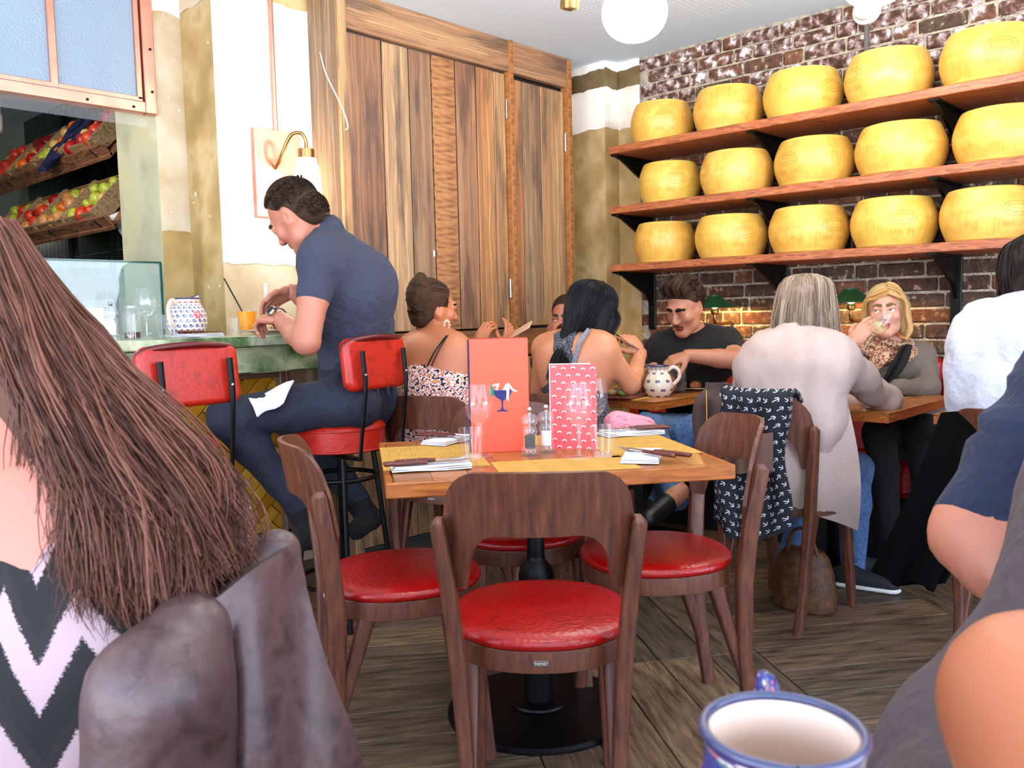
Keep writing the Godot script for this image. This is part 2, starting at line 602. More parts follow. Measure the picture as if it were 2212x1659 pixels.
func _ready() -> void:
	rng.seed = 7
	var cam := Camera3D.new()
	cam.name = "camera"
	cam.position = Vector3(0, 1.15, 0)
	cam.rotation_degrees = Vector3(-4.6916, -46.5338, -1.2799)
	cam.fov = 47.93
	cam.near = 0.05
	var ca := CameraAttributesPhysical.new()
	ca.frustum_focal_length = 27.0
	ca.frustum_focus_distance = 2.7
	ca.exposure_aperture = 9.0
	cam.attributes = ca
	cam.set_meta("kind", "structure")
	add_child(cam)
	cam.current = true
	var we := WorldEnvironment.new()
	we.name = "world_environment"
	var e := Environment.new()
	e.background_mode = Environment.BG_SKY
	var sky := Sky.new()
	var sm := ProceduralSkyMaterial.new()
	sm.sky_top_color = Color(0.66, 0.78, 0.96)
	sm.sky_horizon_color = Color(0.92, 0.95, 1.0)
	sm.ground_bottom_color = Color(0.64, 0.65, 0.67)
	sm.ground_horizon_color = Color(0.78, 0.79, 0.81)
	sm.sky_energy_multiplier = SKY_ENERGY
	sm.ground_energy_multiplier = SKY_ENERGY * 1.7
	sky.sky_material = sm
	e.sky = sky
	e.tonemap_mode = Environment.TONE_MAPPER_LINEAR
	e.tonemap_exposure = EXPOSURE
	e.sdfgi_enabled = true
	e.ssao_enabled = true
	e.ssil_enabled = true
	we.environment = e
	add_child(we)
	make_materials()
	build_room()
	build_shelves()
	build_lamps()
	build_bar()
	build_kitchen()
	build_main_table()
	build_back_tables()
	build_foreground()
	build_people()

const SKY_ENERGY := 2.7
const EXPOSURE := 0.9

func wood_mat(dark, mid, light, sc: Vector3, seed_: int, rough := 0.55) -> StandardMaterial3D:
	var f := noise(seed_, 0.02, 5, FastNoiseLite.TYPE_SIMPLEX_SMOOTH, 18.0)
	var tx := ntex(f, [dark, mid, mid, light, mid, dark, light], [0.0, 0.28, 0.42, 0.55, 0.66, 0.74, 1.0], 512)
	if not M.has("grain_normal"): M.grain_normal = ntex(noise(12, 0.03, 4), [], [], 256, 3.0)
	var nm: Texture2D = M.grain_normal
	return tri_mat(mat(Color.WHITE, rough), tx, sc, true, nm, 0.5)
# weathered board: fine grain along y, dark smudges and a few knots
func plank_image(sd: int) -> Image:
	var W := 512; var H := 512
	var im := Image.create(W, H, false, Image.FORMAT_RGB8)
	var fine := noise(sd, 0.11, 2); var mid := noise(sd + 1, 0.02, 3); var smu := noise(sd + 2, 0.012, 4); var big := noise(sd + 3, 0.006, 2)
	for y in H:
		var yy := absf(y - 256.0)
		for x in W:
			var xx := absf(x - 256.0)
			var bend := 8.0 * mid.get_noise_2d(xx * 0.5, yy * 0.35)
			var g := fine.get_noise_2d((xx + bend) * 2.2, yy * 0.06) * 0.24 + mid.get_noise_2d((xx + bend) * 2.5, yy * 0.12) * 0.22
			var s := clampf(smu.get_noise_2d(xx * 1.6, yy * 0.5) * 1.8 - 0.12, 0.0, 1.0)
			var r := clampf(0.5 + big.get_noise_2d(xx, yy * 0.5) * 0.9, 0.0, 1.0)
			var c := Color(0.57, 0.42, 0.305).lerp(Color(0.66, 0.53, 0.39), r)
			c = c.lerp(Color(0.30, 0.245, 0.22), s * 0.62)
			im.set_pixel(x, y, (c * (1.0 + g)).clamp())
	return im
func make_materials() -> void:
	M.plank = []
	var wi := plank_image(3)
	var wt := ImageTexture.create_from_image(wi)
	wi = wi.duplicate()
	wi.rotate_90(CLOCKWISE)
	M.grain_normal = ntex(noise(12, 0.03, 4), [], [], 256, 3.0)
	var pa := tri_mat(mat(Color.WHITE, 0.55), wt, Vector3(1.0, 0.5, 1.0), true, M.grain_normal, 0.3)
	M.plank = [pa]
	for q in [[Color(0.86, 0.80, 0.80), 0.37], [Color(1.0, 0.98, 0.92), 0.13], [Color(1.0, 0.90, 0.80), 0.71], [Color(0.82, 0.82, 0.84), 0.52]]: M.plank.append(tint(pa, q[0], Vector3(q[1], q[1] * 1.7, q[1] * 0.6)))
	M.beam = tri_mat(mat(Color(0.95, 0.92, 0.9), 0.55), ImageTexture.create_from_image(wi), Vector3(0.5, 1.0, 1.0), true, M.grain_normal, 0.3)
	M.saw = tri_mat(mat("c8a47c", 0.7), ntex(noise(5, 0.012, 3), ["a07848", "c09868", "dcb88a"]), Vector3(2.0, 9.0, 2.0))
	M.saw_plank = tri_mat(mat(Color(0.95, 0.85, 0.78), 0.65), ntex(noise(6, 0.02, 3, FastNoiseLite.TYPE_SIMPLEX_SMOOTH, 8.0), ["5f422e", "8f6a48", "a98458", "b8946a"]), Vector3(1.2, 7.0, 1.2))
	M.shelf = wood_mat("7a4526", "9c5f38", "b5764c", Vector3(3.5, 3.5, 0.5), 71, 0.45)
	M.shelf.albedo_color = Color(0.95, 0.85, 0.8)
	M.ceiling = mat(Color(0.82, 0.89, 0.95), 0.9)  # blue cast of the daylight is tinted into the white base colour
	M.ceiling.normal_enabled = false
	M.white = mat(Color(0.9, 0.89, 0.87), 0.55)
	M.black = mat(Color(0.03, 0.03, 0.035), 0.45)
	M.iron = mat(Color(0.035, 0.035, 0.04), 0.42, 0.6)
	M.steel = mat(Color(0.75, 0.75, 0.77), 0.22, 1.0)
	M.copper = tri_mat(mat(Color(0.86, 0.62, 0.54), 0.34, 1.0), ntex(noise(3, 0.01, 2), ["f0e4e0", "ffffff", "f4eae6"]), Vector3(1.5, 1.5, 1.5))
	M.brass = mat(Color(0.60, 0.47, 0.30), 0.3, 1.0)
	# plaster: stained ochre, cream and white layers
	var pl := ntex(noise(21, 0.008, 3, FastNoiseLite.TYPE_SIMPLEX_SMOOTH, 30.0), ["a88c5a", "b89b66", "c4a874", "cbb07e", "d4bd92", "b9975f"], [0.0, 0.3, 0.48, 0.6, 0.75, 1.0], 512)
	var pn := ntex(noise(22, 0.03, 4), [], [], 512, 1.2)
	M.ochre = tri_mat(mat(Color(0.86, 0.84, 0.80), 0.8), pl, Vector3(0.8, 0.8, 0.8), true, pn, 0.6)
	M.tan = tri_mat(mat(Color(0.90, 0.89, 0.84), 0.8), pl, Vector3(0.7, 0.7, 0.7), true, pn, 0.6, Vector3(0.3, 0.2, 0.6))
	M.grey_plaster = tri_mat(mat(Color(0.86, 0.89, 0.86), 0.8), ntex(noise(23, 0.01, 3, FastNoiseLite.TYPE_SIMPLEX_SMOOTH, 25.0), ["a09a86", "b4ac96", "c0b9a4", "c6b898", "d4d0c2"]), Vector3(0.8, 0.8, 0.8), true, pn, 0.6)
	M.pale_plaster = tri_mat(mat(Color(0.84, 0.81, 0.76), 0.8), ntex(noise(24, 0.012, 5), ["cbb58c", "d9cbb2", "e6dfd0", "efeae0"]), Vector3(0.9, 0.9, 0.9), true, pn, 0.5)
	M.white_plaster = tri_mat(mat(Color(0.97, 0.95, 0.93), 0.75), ntex(noise(25, 0.01, 5), ["cfc4b4", "e4dfd8", "efece8", "f4f2ee"], [0.0, 0.25, 0.45, 1.0]), Vector3(0.9, 0.9, 0.9), true, pn, 0.7)
	M.mortar = tri_mat(mat(Color(1, 1, 1), 0.9), ntex(noise(26, 0.03, 5), ["7d7467", "a1978a", "b9ac97", "c9bda6"]), Vector3(1.5, 1.5, 1.5), true, ntex(noise(27, 0.09, 5), [], [], 512, 8.0), 1.0)
	var bn := ntex(noise(28, 0.04, 5), [], [], 512, 7.0)
	M.brick = []
	var bc := [["33231c", "573a2c", "6a4a38"], ["3e261c", "6c4530", "7f5a42"], ["2c2320", "483529", "5c4838"], ["542d22", "93553c", "a3674c"], ["3d2a22", "69492f", "7d5b40"], ["3a2a2d", "5d4347", "75575a"]]
	for i in 6:
		if i < 3: M.brick.append(tri_mat(mat(Color.WHITE, 0.85), ntex(noise(30 + i, 0.025, 4), [bc[i][0], bc[i][1], bc[i][1], bc[i][2], "b0a08c"], [0.0, 0.38, 0.55, 0.72, 0.86]), Vector3(2.4, 2.4, 2.4), true, bn, 1.0))
		else: M.brick.append(tint(M.brick[i - 3], [Color(0.82, 0.8, 0.85), Color(0.85, 0.75, 0.7), Color(1.0, 0.9, 0.75)][i - 3], Vector3(0.3, 0.6, 0.1)))
	M.limed = []
	for i in 2: M.limed.append(tri_mat(mat(Color.WHITE, 0.85), ntex(noise(40 + i, 0.022, 5, FastNoiseLite.TYPE_SIMPLEX_SMOOTH, 20.0), [bc[i][0], bc[i][1], "7d6560", "a8989a", "e8e2de"], [0.0, 0.42, 0.52, 0.64, 0.78]), Vector3(2.0, 2.0, 2.0), true, bn, 1.0))
	M.limed.append(tint(M.limed[0], Color(0.92, 0.88, 0.88), Vector3(0.4, 0.2, 0.7)))
	# floor boards, worn oak
	M.board = []
	var fc := [["3a2d23", "5e4b37", "75614a"], ["33291f", "5f4c36", "7a674c"], ["42311f", "715740", "8a7052"], ["2a2521", "4c4238", "675a4a"], ["4a3624", "7a5c3c", "92744e"]]
	var fnm := M.grain_normal as Texture2D
	for i in 5:
		if i in [0, 2, 4]: M.board.append(tri_mat(mat(Color.WHITE, 0.5), ntex(noise(50 + i, 0.018, 5, FastNoiseLite.TYPE_SIMPLEX_SMOOTH, 15.0), [fc[i][0], fc[i][1], fc[i][1], fc[i][2], fc[i][0]], [0.1, 0.4, 0.55, 0.72, 1.0], 512), Vector3(0.45, 3.0, 3.6), false, fnm, 0.5))
		else: M.board.append(tint(M.board[i - 1], Color(0.85, 0.87, 0.9), Vector3(0.4, 0.3, 0.6)))
	M.terracotta = tri_mat(mat(Color.WHITE, 0.6), ntex(noise(59, 0.02, 4), ["4a2c22", "74402e", "8a5440"]), Vector3(1.5, 1.5, 1.5), true, bn, 0.5)

func build_room() -> void:
	var g: Geo
	# floor: sub floor and boards laid in a chevron turned 36 degrees to the walls
	var fl := struct("floor", "worn brown oak floor boards laid in a chevron")
	part(fl, "sub_floor", gbox(Vector3(8.2, 0.1, 11.6), 0, at(Vector3(1.2, -0.066, -2.6))), mat("241b14", 0.9))
	var U := Vector3(0.803, 0, 0.596); var W := Vector3(-0.596, 0, 0.803)
	var bw := 0.17; var cnt := 0
	var meshes := []
	for k in 9: meshes.append(shared(gbox(Vector3(0.846, 0.016, bw - 0.004), 0.002), M.board[0], Vector3(k * 0.37, k * 0.21, k * 0.53)))
	var rest := Geo.new()
	for band in range(-6, 7):
		for i in range(-34, 34):
			# herringbone: in every band boards run along U or W in turn
			var along_u: bool = posmod(band, 2) == 0
			var c := U * (band * 0.85) + W * (i * bw)
			if not along_u: c = U * (band * 0.85 - 0.425 + posmod(i, 5) * bw + 0.085) + W * (floorf(i / 5.0) * 0.85 + 0.425 - 0.085)
			if c.x < -2.4 or c.x > 4.3 or c.z > 2.2 or c.z < -3.3: continue
			if (c.x - 1.80) * 0.85 + (c.z + 2.42) < -0.42: continue
			var yaw := -0.6389 if along_u else -0.6389 + PI / 2
			var p := Vector3(c.x, -0.008 + rng.randf() * 0.001, c.z)
			var d: float = Vector2(c.x, c.z).dot(Vector2(0.726, -0.688))
			var s: float = absf(Vector2(c.x, c.z).dot(Vector2(0.688, 0.726)))
			if d > 1.0 and d < 4.6 and s < d * 0.75 + 0.4 and cnt < 290:
				cnt += 1
				var mi := 4 if rng.randf() < 0.05 else rng.randi() % 4
				part(fl, "floor_board", meshes[rng.randi() % 9], M.board[mi], at(p, ry(yaw)))
			else: rest.box(Vector3(0.846, 0.016, bw - 0.004), at(p, ry(yaw)))
	var rs := part(fl, "floor_boards_beyond", rest, tint(M.board[1], Color.WHITE))
	rs.set_meta("kind", "stuff")
	# terracotta pavers by the bar
	var tms := []
	for k in 5: tms.append(shared(gbox(Vector3(0.2, 0.02, 0.098), 0.004), M.terracotta, Vector3(k * 0.31, k * 0.2, k * 0.47)))
	var tn := 0
	for i in 16:
		for j in 12:
			var p := Vector3(0.3 + j * 0.206 + (i % 2) * 0.103, -0.009, -3.4 + i * 0.104)
			if p.x > 2.15 or (p.x - 1.80) * 0.85 + (p.z + 2.42) * 1.0 > -0.05: continue
			part(fl, "floor_tile", tms[rng.randi() % 5], M.terracotta, at(p, ry(rng.randf_range(-0.01, 0.01))))
			tn += 1
	# ceiling
	var ce := struct("ceiling", "white plaster ceiling, blue daylight cast put in its colour, with perforated panels")
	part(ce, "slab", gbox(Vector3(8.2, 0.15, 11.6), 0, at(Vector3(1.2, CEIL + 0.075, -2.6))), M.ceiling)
	var ho := Geo.new()
	var lit_hole_white := mat(Color(0.95, 0.97, 1.0), 0.8)
	for q in [Vector3(3.24, 0, -2.58), Vector3(3.68, 0, -2.16)]:
		for i in 14:
			for j in 9: ho.lathe([Vector2(0.006, CEIL - 0.0015), Vector2(0.0, CEIL - 0.002)], 6, at(q + Vector3(i * 0.03, 0, -j * 0.03)))
	part(ce, "lit_hole_discs", ho, mat(Color(0.98, 0.98, 0.98), 0.7)).set_meta("kind", "stuff")  # lit look of the holes put into the colour: near-white discs
	# ---- timber cupboard wall
	var wl := struct("wall_back", "wall of reclaimed dark brown vertical timber planks")
	part(wl, "carcass", gbox(Vector3(1.72, CEIL, 0.12), 0, at(Vector3(3.235, CEIL / 2, WOOD_Z - 0.105))), mat("15100c", 0.9))
	part(wl, "post", gbox(Vector3(0.06, CEIL, 0.15), 0.004, at(Vector3(2.40, CEIL / 2, WOOD_Z - 0.06))), M.plank[4])
	part(wl, "post", gbox(Vector3(0.05, CEIL, 0.05), 0.003, at(Vector3(2.452, CEIL / 2, WOOD_Z + 0.008))), M.plank[2])
	part(wl, "post", gbox(Vector3(0.032, CEIL - 1.0, 0.05), 0.002, at(Vector3(3.585, CEIL / 2 + 0.5, WOOD_Z + 0.008))), M.saw)
	part(wl, "post", gbox(Vector3(0.034, CEIL - 0.02, 0.06), 0.002, at(Vector3(4.09, CEIL / 2, WOOD_Z + 0.004))), M.saw)
	part(wl, "beam", gbox(Vector3(1.10, 0.17, 0.045), 0.003, at(Vector3(3.022, 2.565, WOOD_Z))), M.beam)
	part(wl, "beam", gbox(Vector3(0.475, 0.17, 0.045), 0.003, at(Vector3(3.838, 2.565, WOOD_Z))), tint(M.beam, Color(0.95, 0.9, 0.88), Vector3(0.3, 0.4, 0.1)))
	# widths of the boards read along the door
	var dr := []
	for q in [[2.482, 3.566], [3.606, 4.07]]: dr.append(part(wl, "cupboard_door", gbox(Vector3(q[1] - q[0], 1.38, 0.012), 0.001, at(Vector3((q[0] + q[1]) / 2, 1.77, WOOD_Z - 0.038))), mat("15100c", 0.9)))
	var xs := [2.482, 2.70, 2.87, 3.02, 3.185, 3.335, 3.472, 3.566]
	for i in 7:
		var wd: float = xs[i + 1] - xs[i] - 0.008
		var mt: Material = M.plank[[1, 0, 4, 2, 1, 3, 2][i]]
		if i == 3: mt = M.saw_plank
		part(dr[0], "plank", gbox(Vector3(wd, 1.40, 0.03), 0.003, at(Vector3((xs[i] + xs[i + 1]) / 2, 1.77, WOOD_Z - 0.015 + rng.randf_range(-0.003, 0.002)))), mt)
	var xt := [3.606, 3.70, 3.86, 4.07]
	for i in 3:
		part(dr[1], "plank", gbox(Vector3(xt[i + 1] - xt[i] - 0.006, 1.38, 0.03), 0.003, at(Vector3((xt[i] + xt[i + 1]) / 2, 1.765, WOOD_Z - 0.015 + rng.randf_range(-0.003, 0.002)))), M.plank[[3, 4, 2][i]])
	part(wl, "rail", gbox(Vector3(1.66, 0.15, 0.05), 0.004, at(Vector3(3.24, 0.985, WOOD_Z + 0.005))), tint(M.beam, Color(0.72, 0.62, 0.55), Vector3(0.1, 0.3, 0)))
	for i in 8:
		part(wl, "plank", gbox(Vector3(0.2, 0.88, 0.03), 0.003, at(Vector3(2.53 + i * 0.206, 0.46, WOOD_Z - 0.01))), M.plank[i % 4])
	for h in [Vector3(2.484, 2.33, 0), Vector3(3.564, 2.28, 0), Vector3(3.564, 1.29, 0), Vector3(4.07, 2.16, 0)]:
		part(dr[0 if h.x < 3.6 else 1], "hinge", gbox(Vector3(0.014, 0.11, 0.012), 0.003, at(Vector3(h.x, h.y, WOOD_Z + 0.008))), M.steel)
	part(wl, "door_gap_trim", gbox(Vector3(1.08, 0.006, 0.03), 0, at(Vector3(3.025, 2.474, WOOD_Z - 0.02))), M.steel)
	part(wl, "door_label", gbox(Vector3(0.012, 0.03, 0.002), 0, at(Vector3(3.0, 1.465, WOOD_Z + 0.004))), M.white)
	# loose wire by the post
	var wi := Geo.new()
	wi.tube(spline([Vector3(2.372, 2.36, -3.41), Vector3(2.364, 2.25, -3.36), Vector3(2.40, 2.10, -3.30), Vector3(2.43, 2.02, -3.30), Vector3(2.415, 2.0, -3.30)]), 0.003, 5)
	part(wl, "wire", wi, M.white)
	# ---- plaster walls left of the cupboard: a stepped pier beside the kitchen opening
	var pw := struct("wall_left", "stepped plaster pier of ochre, cream and white layers by the bar")
	plaster_face(pw, Vector3(1.89, 0, -3.5), Vector3(2.375, 0, -3.5), [[0.0, 1.40, M.pale_plaster], [1.40, 2.56, M.white_plaster], [2.56, CEIL, M.tan]], 3)
	plaster_face(pw, Vector3(1.89, 0, -3.78), Vector3(1.89, 0, -3.5), [[0.0, 2.52, M.ochre], [2.52, CEIL, M.pale_plaster]], 5)
	plaster_face(pw, Vector3(1.755, 0, -3.78), Vector3(1.89, 0, -3.78), [[0.0, 1.55, M.tan], [1.55, 2.50, M.pale_plaster], [2.50, CEIL, M.white_plaster]], 7)
	plaster_face(pw, Vector3(1.755, 0, -4.2), Vector3(1.755, 0, -3.78), [[0.0, CEIL, M.grey_plaster]], 9)
	part(pw, "core", gbox(Vector3(0.46, CEIL, 0.68), 0, at(Vector3(2.15, CEIL / 2, -3.87))), M.mortar)
	part(pw, "core", gbox(Vector3(0.14, CEIL, 0.38), 0, at(Vector3(1.85, CEIL / 2, -4.0))), M.mortar)
	var sc := Geo.new()
	for i in 26:
		var f: int = rng.randi() % 3
		var p: Vector3 = [Vector3(rng.randf_range(1.77, 1.88), rng.randf_range(1.15, 2.5), -3.779), Vector3(1.889, rng.randf_range(1.15, 2.5), rng.randf_range(-3.76, -3.52)), Vector3(rng.randf_range(1.9, 2.3), rng.randf_range(1.15, 2.6), -3.499)][f]
		sc.ball(p, Vector3(rng.randf_range(0.002, 0.007), rng.randf_range(0.002, 0.009), rng.randf_range(0.002, 0.005)), 6)
	part(pw, "plaster_chips", sc, M.white_plaster).set_meta("kind", "stuff")
	# ---- far corner: stepped plaster column
	var cw := struct("wall_corner", "stepped ochre plaster column in the corner beside the cheese shelves")
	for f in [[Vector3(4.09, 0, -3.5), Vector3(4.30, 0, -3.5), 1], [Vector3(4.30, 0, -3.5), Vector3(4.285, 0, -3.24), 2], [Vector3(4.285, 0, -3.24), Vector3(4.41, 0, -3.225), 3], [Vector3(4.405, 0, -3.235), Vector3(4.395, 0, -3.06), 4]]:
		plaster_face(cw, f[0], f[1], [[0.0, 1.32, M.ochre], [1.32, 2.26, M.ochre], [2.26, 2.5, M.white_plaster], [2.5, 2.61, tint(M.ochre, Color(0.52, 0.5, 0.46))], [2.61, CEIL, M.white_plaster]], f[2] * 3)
	part(cw, "core", gbox(Vector3(0.4, CEIL, 0.6), 0, at(Vector3(4.62, CEIL / 2, -3.5))), M.mortar)
	# ---- brick wall
	var bw2 := struct("wall_right", "wall of dark red-brown bricks, top courses limewashed")
	part(bw2, "mortar", gbox(Vector3(0.3, CEIL, 5.9), 0, at(Vector3(BRICK_X + 0.158, CEIL / 2, -0.15))), M.mortar)
	var bm := []
	for i in 6:
		var gb := Geo.new()
		gb.box(Vector3(0.06, 0.064, 0.214), Transform3D(), 0.006)
		jitter(gb, 0.0025, i)
		bm.append(shared(gb, M.brick[0], Vector3(i * 0.37, i * 0.23, i * 0.41)))
	for i in 4:
		var gb := Geo.new()
		gb.box(Vector3(0.06, 0.064, 0.103), Transform3D(), 0.006)
		jitter(gb, 0.0025, i + 10)
		bm.append(shared(gb, M.brick[0], Vector3(i * 0.29, i * 0.33, i * 0.17)))
	var bnum := 0
	var more := Geo.new(); var more2 := Geo.new()
	for row in 25:
		var y := 0.755 + row * 0.0755
		var z: float = -3.07 + [0.0, 0.09, 0.03, 0.12][row % 4] * 0.6
		var k := row % 2
		while z < 2.6:
			var head: bool = (k % 3 == 2) if row % 2 == 0 else (k % 2 == 0)
			if rng.randf() < 0.15: head = not head
			var L := 0.103 if head else 0.214
			k += 1
			var c := Vector3(BRICK_X + 0.028 + rng.randf_range(-0.004, 0.004), y + 0.035, z + L / 2)
			var lime: bool = y > 2.24 and (rng.randf() < 0.85 or y > 2.45)
			if z < -0.75:
				var hid: bool = z > -2.85 and ((y > 1.44 and y < 1.60) or (y > 1.77 and y < 1.92) or (y > 2.10 and y < 2.22)) 
				if not hid and bnum < 298:
					bnum += 1
					part(bw2, "brick", bm[rng.randi() % 6 if not head else 6 + rng.randi() % 4], (M.limed[rng.randi() % 3] if lime else M.brick[rng.randi() % 6]), at(c))
				else: more.box(Vector3(0.06, 0.064, L), at(c), 0.005)
			else: more2.box(Vector3(0.06, 0.064, L), at(c))
			z += L + 0.011
	part(bw2, "bricks_behind_the_wheels", more, M.brick[0]).set_meta("kind", "stuff")
	part(bw2, "bricks_beyond", more2, M.brick[1]).set_meta("kind", "stuff")
	# ---- the street side, behind the photographer: wide shop windows in both outer walls
	var sw := struct("wall_street", "shop front with wide glazed openings behind the viewer")
	window_wall(sw, Vector3(-2.7, 0, 2.6), Vector3(-2.7, 0, -3.4))
	window_wall(sw, Vector3(4.5, 0, 2.7), Vector3(-2.8, 0, 2.7))
	part(sw, "partition", gbox(Vector3(0.2, CEIL, 5.2), 0, at(Vector3(-2.8, CEIL / 2, -5.9))), M.white_plaster)
	part(sw, "partition", gbox(Vector3(2.6, CEIL, 0.2), 0, at(Vector3(-1.4, CEIL / 2, -3.5))), M.white_plaster)
func window_wall(par: Node3D, a: Vector3, b: Vector3) -> void:
	var d := (b - a).normalized()
	var L := a.distance_to(b)
	var bs := Basis(d, Vector3.UP, d.cross(Vector3.UP))
	for q in [[0.0, L, 0.0, 0.35], [0.0, L, 2.5, CEIL], [0.0, 0.25, 0.35, 2.5], [L - 0.25, L, 0.35, 2.5]]:
		part(par, "wall_section", gbox(Vector3(q[1] - q[0], q[3] - q[2], 0.16), 0, Transform3D(bs, a + d * (q[0] + q[1]) / 2 + Vector3(0, (q[2] + q[3]) / 2, 0))), M.white_plaster)
	var k := int(L / 1.4)
	for i in range(1, k):
		part(par, "mullion", gbox(Vector3(0.06, 2.15, 0.06), 0.004, Transform3D(bs, a + d * L * i / k + Vector3(0, 1.425, 0))), M.copper)
func jitter(g: Geo, amt: float, sd: int) -> void:
	var r := RandomNumberGenerator.new()
	r.seed = 100 + sd
	var mp := {}
	for i in g.v.size():
		var key := g.v[i].snapped(Vector3(0.0005, 0.0005, 0.0005))
		if not mp.has(key): mp[key] = Vector3(r.randf_range(-1, 1), r.randf_range(-1, 1), r.randf_range(-1, 1)) * amt
		g.v[i] += mp[key]
# a wall face from a to b (left to right seen from the room) in layers of plaster, each with a ragged lower edge
func plaster_face(par: Node3D, a: Vector3, b: Vector3, layers: Array, sd: int) -> void:
	var nz := noise(sd + 200, 1.0, 3)
	var nn := (b - a).cross(Vector3.UP).normalized()
	var L := a.distance_to(b)
	var nc: int = max(8, int(L / 0.02))
	for li in layers.size():
		var ly: Array = layers[li]
		var rows := []
		var nr: int = max(3, int((ly[1] - ly[0]) / 0.05))
		for i in nr + 1:
			var row := PackedVector3Array()
			for j in nc + 1:
				var p := a.lerp(b, float(j) / nc)
				var y: float = lerpf(ly[0], ly[1], float(i) / nr)
				if i == 0 and li > 0: y += 0.016 * nz.get_noise_3d(p.x * 9, ly[0] * 3, p.z * 9) - 0.004
				if i == nr and li < layers.size() - 1: y += 0.02
				var bump := 0.003 * nz.get_noise_3d(p.x * 6, y * 6, p.z * 6)
				row.append(p + Vector3(0, y, 0) + nn * (bump + li * 0.0025) * (0.0 if j == 0 or j == nc else 1.0))
			rows.append(row)
		var g := Geo.new()
		g.grid(rows)
		part(par, "plaster_layer", g, ly[2])

# ------------------------------------------------------------------ pin-dot lettering pressed into the rinds and print on paper
const FONT := {"A": "010101111101101", "C": "011100100100011", "D": "110101101101110", "E": "111100110100111", "G": "011100101101011", "I": "111010010010111", "L": "100100100100111", "M": "101111111101101", "N": "110101101101101", "O": "010101101101010", "P": "110101110100100", "R": "110101110101101", "S": "011100010001110", "T": "111010010010010", "U": "101101101101111", "Z": "111001010100111", "0": "111101101101111", "1": "010110010010111", "2": "110001010100111", "4": "101101111001001", "H": "101101111101101"}
func print_text(im: Image, s: String, x: int, y: int, k: int, c: Color, vert := false) -> void:
	for ch in s:
		if FONT.has(ch):
			var b: String = FONT[ch]
			for i in 15:
				if b[i] == "1":
					var u := i % 3; var v := int(i / 3.0)
					if vert: im.fill_rect(Rect2i(x + v * k, y - (u + 1) * k, max(1, k - 1), max(1, k - 1)), c)
					else: im.fill_rect(Rect2i(x + u * k, y + v * k, max(1, k - 1), max(1, k - 1)), c)
		if vert: y -= 4 * k
		else: x += 4 * k
func cheese_tex(sd: int) -> Array:
	var r := RandomNumberGenerator.new()
	r.seed = sd
	var W := 1024; var Hh := 192
	var im := Image.create(W, Hh, false, Image.FORMAT_RGB8)
	var f := noise(sd + 300, 0.012, 4)
	var f2 := noise(sd + 301, 0.06, 3)
	for y in Hh:
		for x in W:
			var a := f.get_noise_2d(absf(x - 512.0) * 0.8, y) * 0.10 + f2.get_noise_2d(absf(x - 512.0), y * 0.3) * 0.05
			im.set_pixel(x, y, Color(0.83 + a * 0.5, 0.665 + a * 0.8, 0.34 + a * 0.9))
	var bm := Image.create(W, Hh, false, Image.FORMAT_RGB8)
	bm.fill(Color(0.5, 0.5, 0.5))
	var dk := Color(0.74, 0.55, 0.2); var lt := Color(0.9, 0.74, 0.36)
	for i in 34:
		var x := i * 30 + 4
		if x % 512 > 200 and x % 512 < 330: continue
		print_text(im, "PARMIGIANO REGGIANO", x, Hh - 14, 2, dk if i % 2 else lt, true)
		print_text(bm, "PARMIGIANO REGGIANO", x, Hh - 14, 2, Color(0.3, 0.3, 0.3), true)
		im.fill_rect(Rect2i(x + 15, 6, 2, Hh - 12), Color(0.89, 0.72, 0.33))
	for q in 2:
		var o := Vector2(265 + q * 512, 84)
		for a in 260:
			for rr in [[52.0, 30.0], [36.0, 17.0]]:
				im.fill_rect(Rect2i(int(o.x + cos(a * TAU / 260) * rr[0]), int(o.y + sin(a * TAU / 260) * rr[1]), 2, 2), Color(0.62, 0.45, 0.16))
		var s := "PARMIGIANO REGGIANO "
		for i in s.length():
			var an := PI + i * TAU / s.length()
			print_text(im, s[i], int(o.x + cos(an) * 43) - 4, int(o.y + sin(an) * 23) - 5, 2, Color(0.6, 0.43, 0.15))
		print_text(im, "TUTELA", int(o.x) - 23, int(o.y) - 4, 2, Color(0.6, 0.43, 0.15))
		print_text(im, "MAR 04", int(o.x) - 46, 136, 4, Color(0.66, 0.49, 0.18))
		print_text(im, "DOP", int(o.x) + 90, 80, 4, Color(0.68, 0.5, 0.2))
		print_text(im, "1000", int(o.x) - 30, 22, 4, Color(0.72, 0.55, 0.22))
		print_text(im, "CONSORZIO 2012", int(o.x) - 215, 84, 3, Color(0.68, 0.5, 0.2))
	bm.bump_map_to_normal_map(3.0)
	return [ImageTexture.create_from_image(im), ImageTexture.create_from_image(bm)]
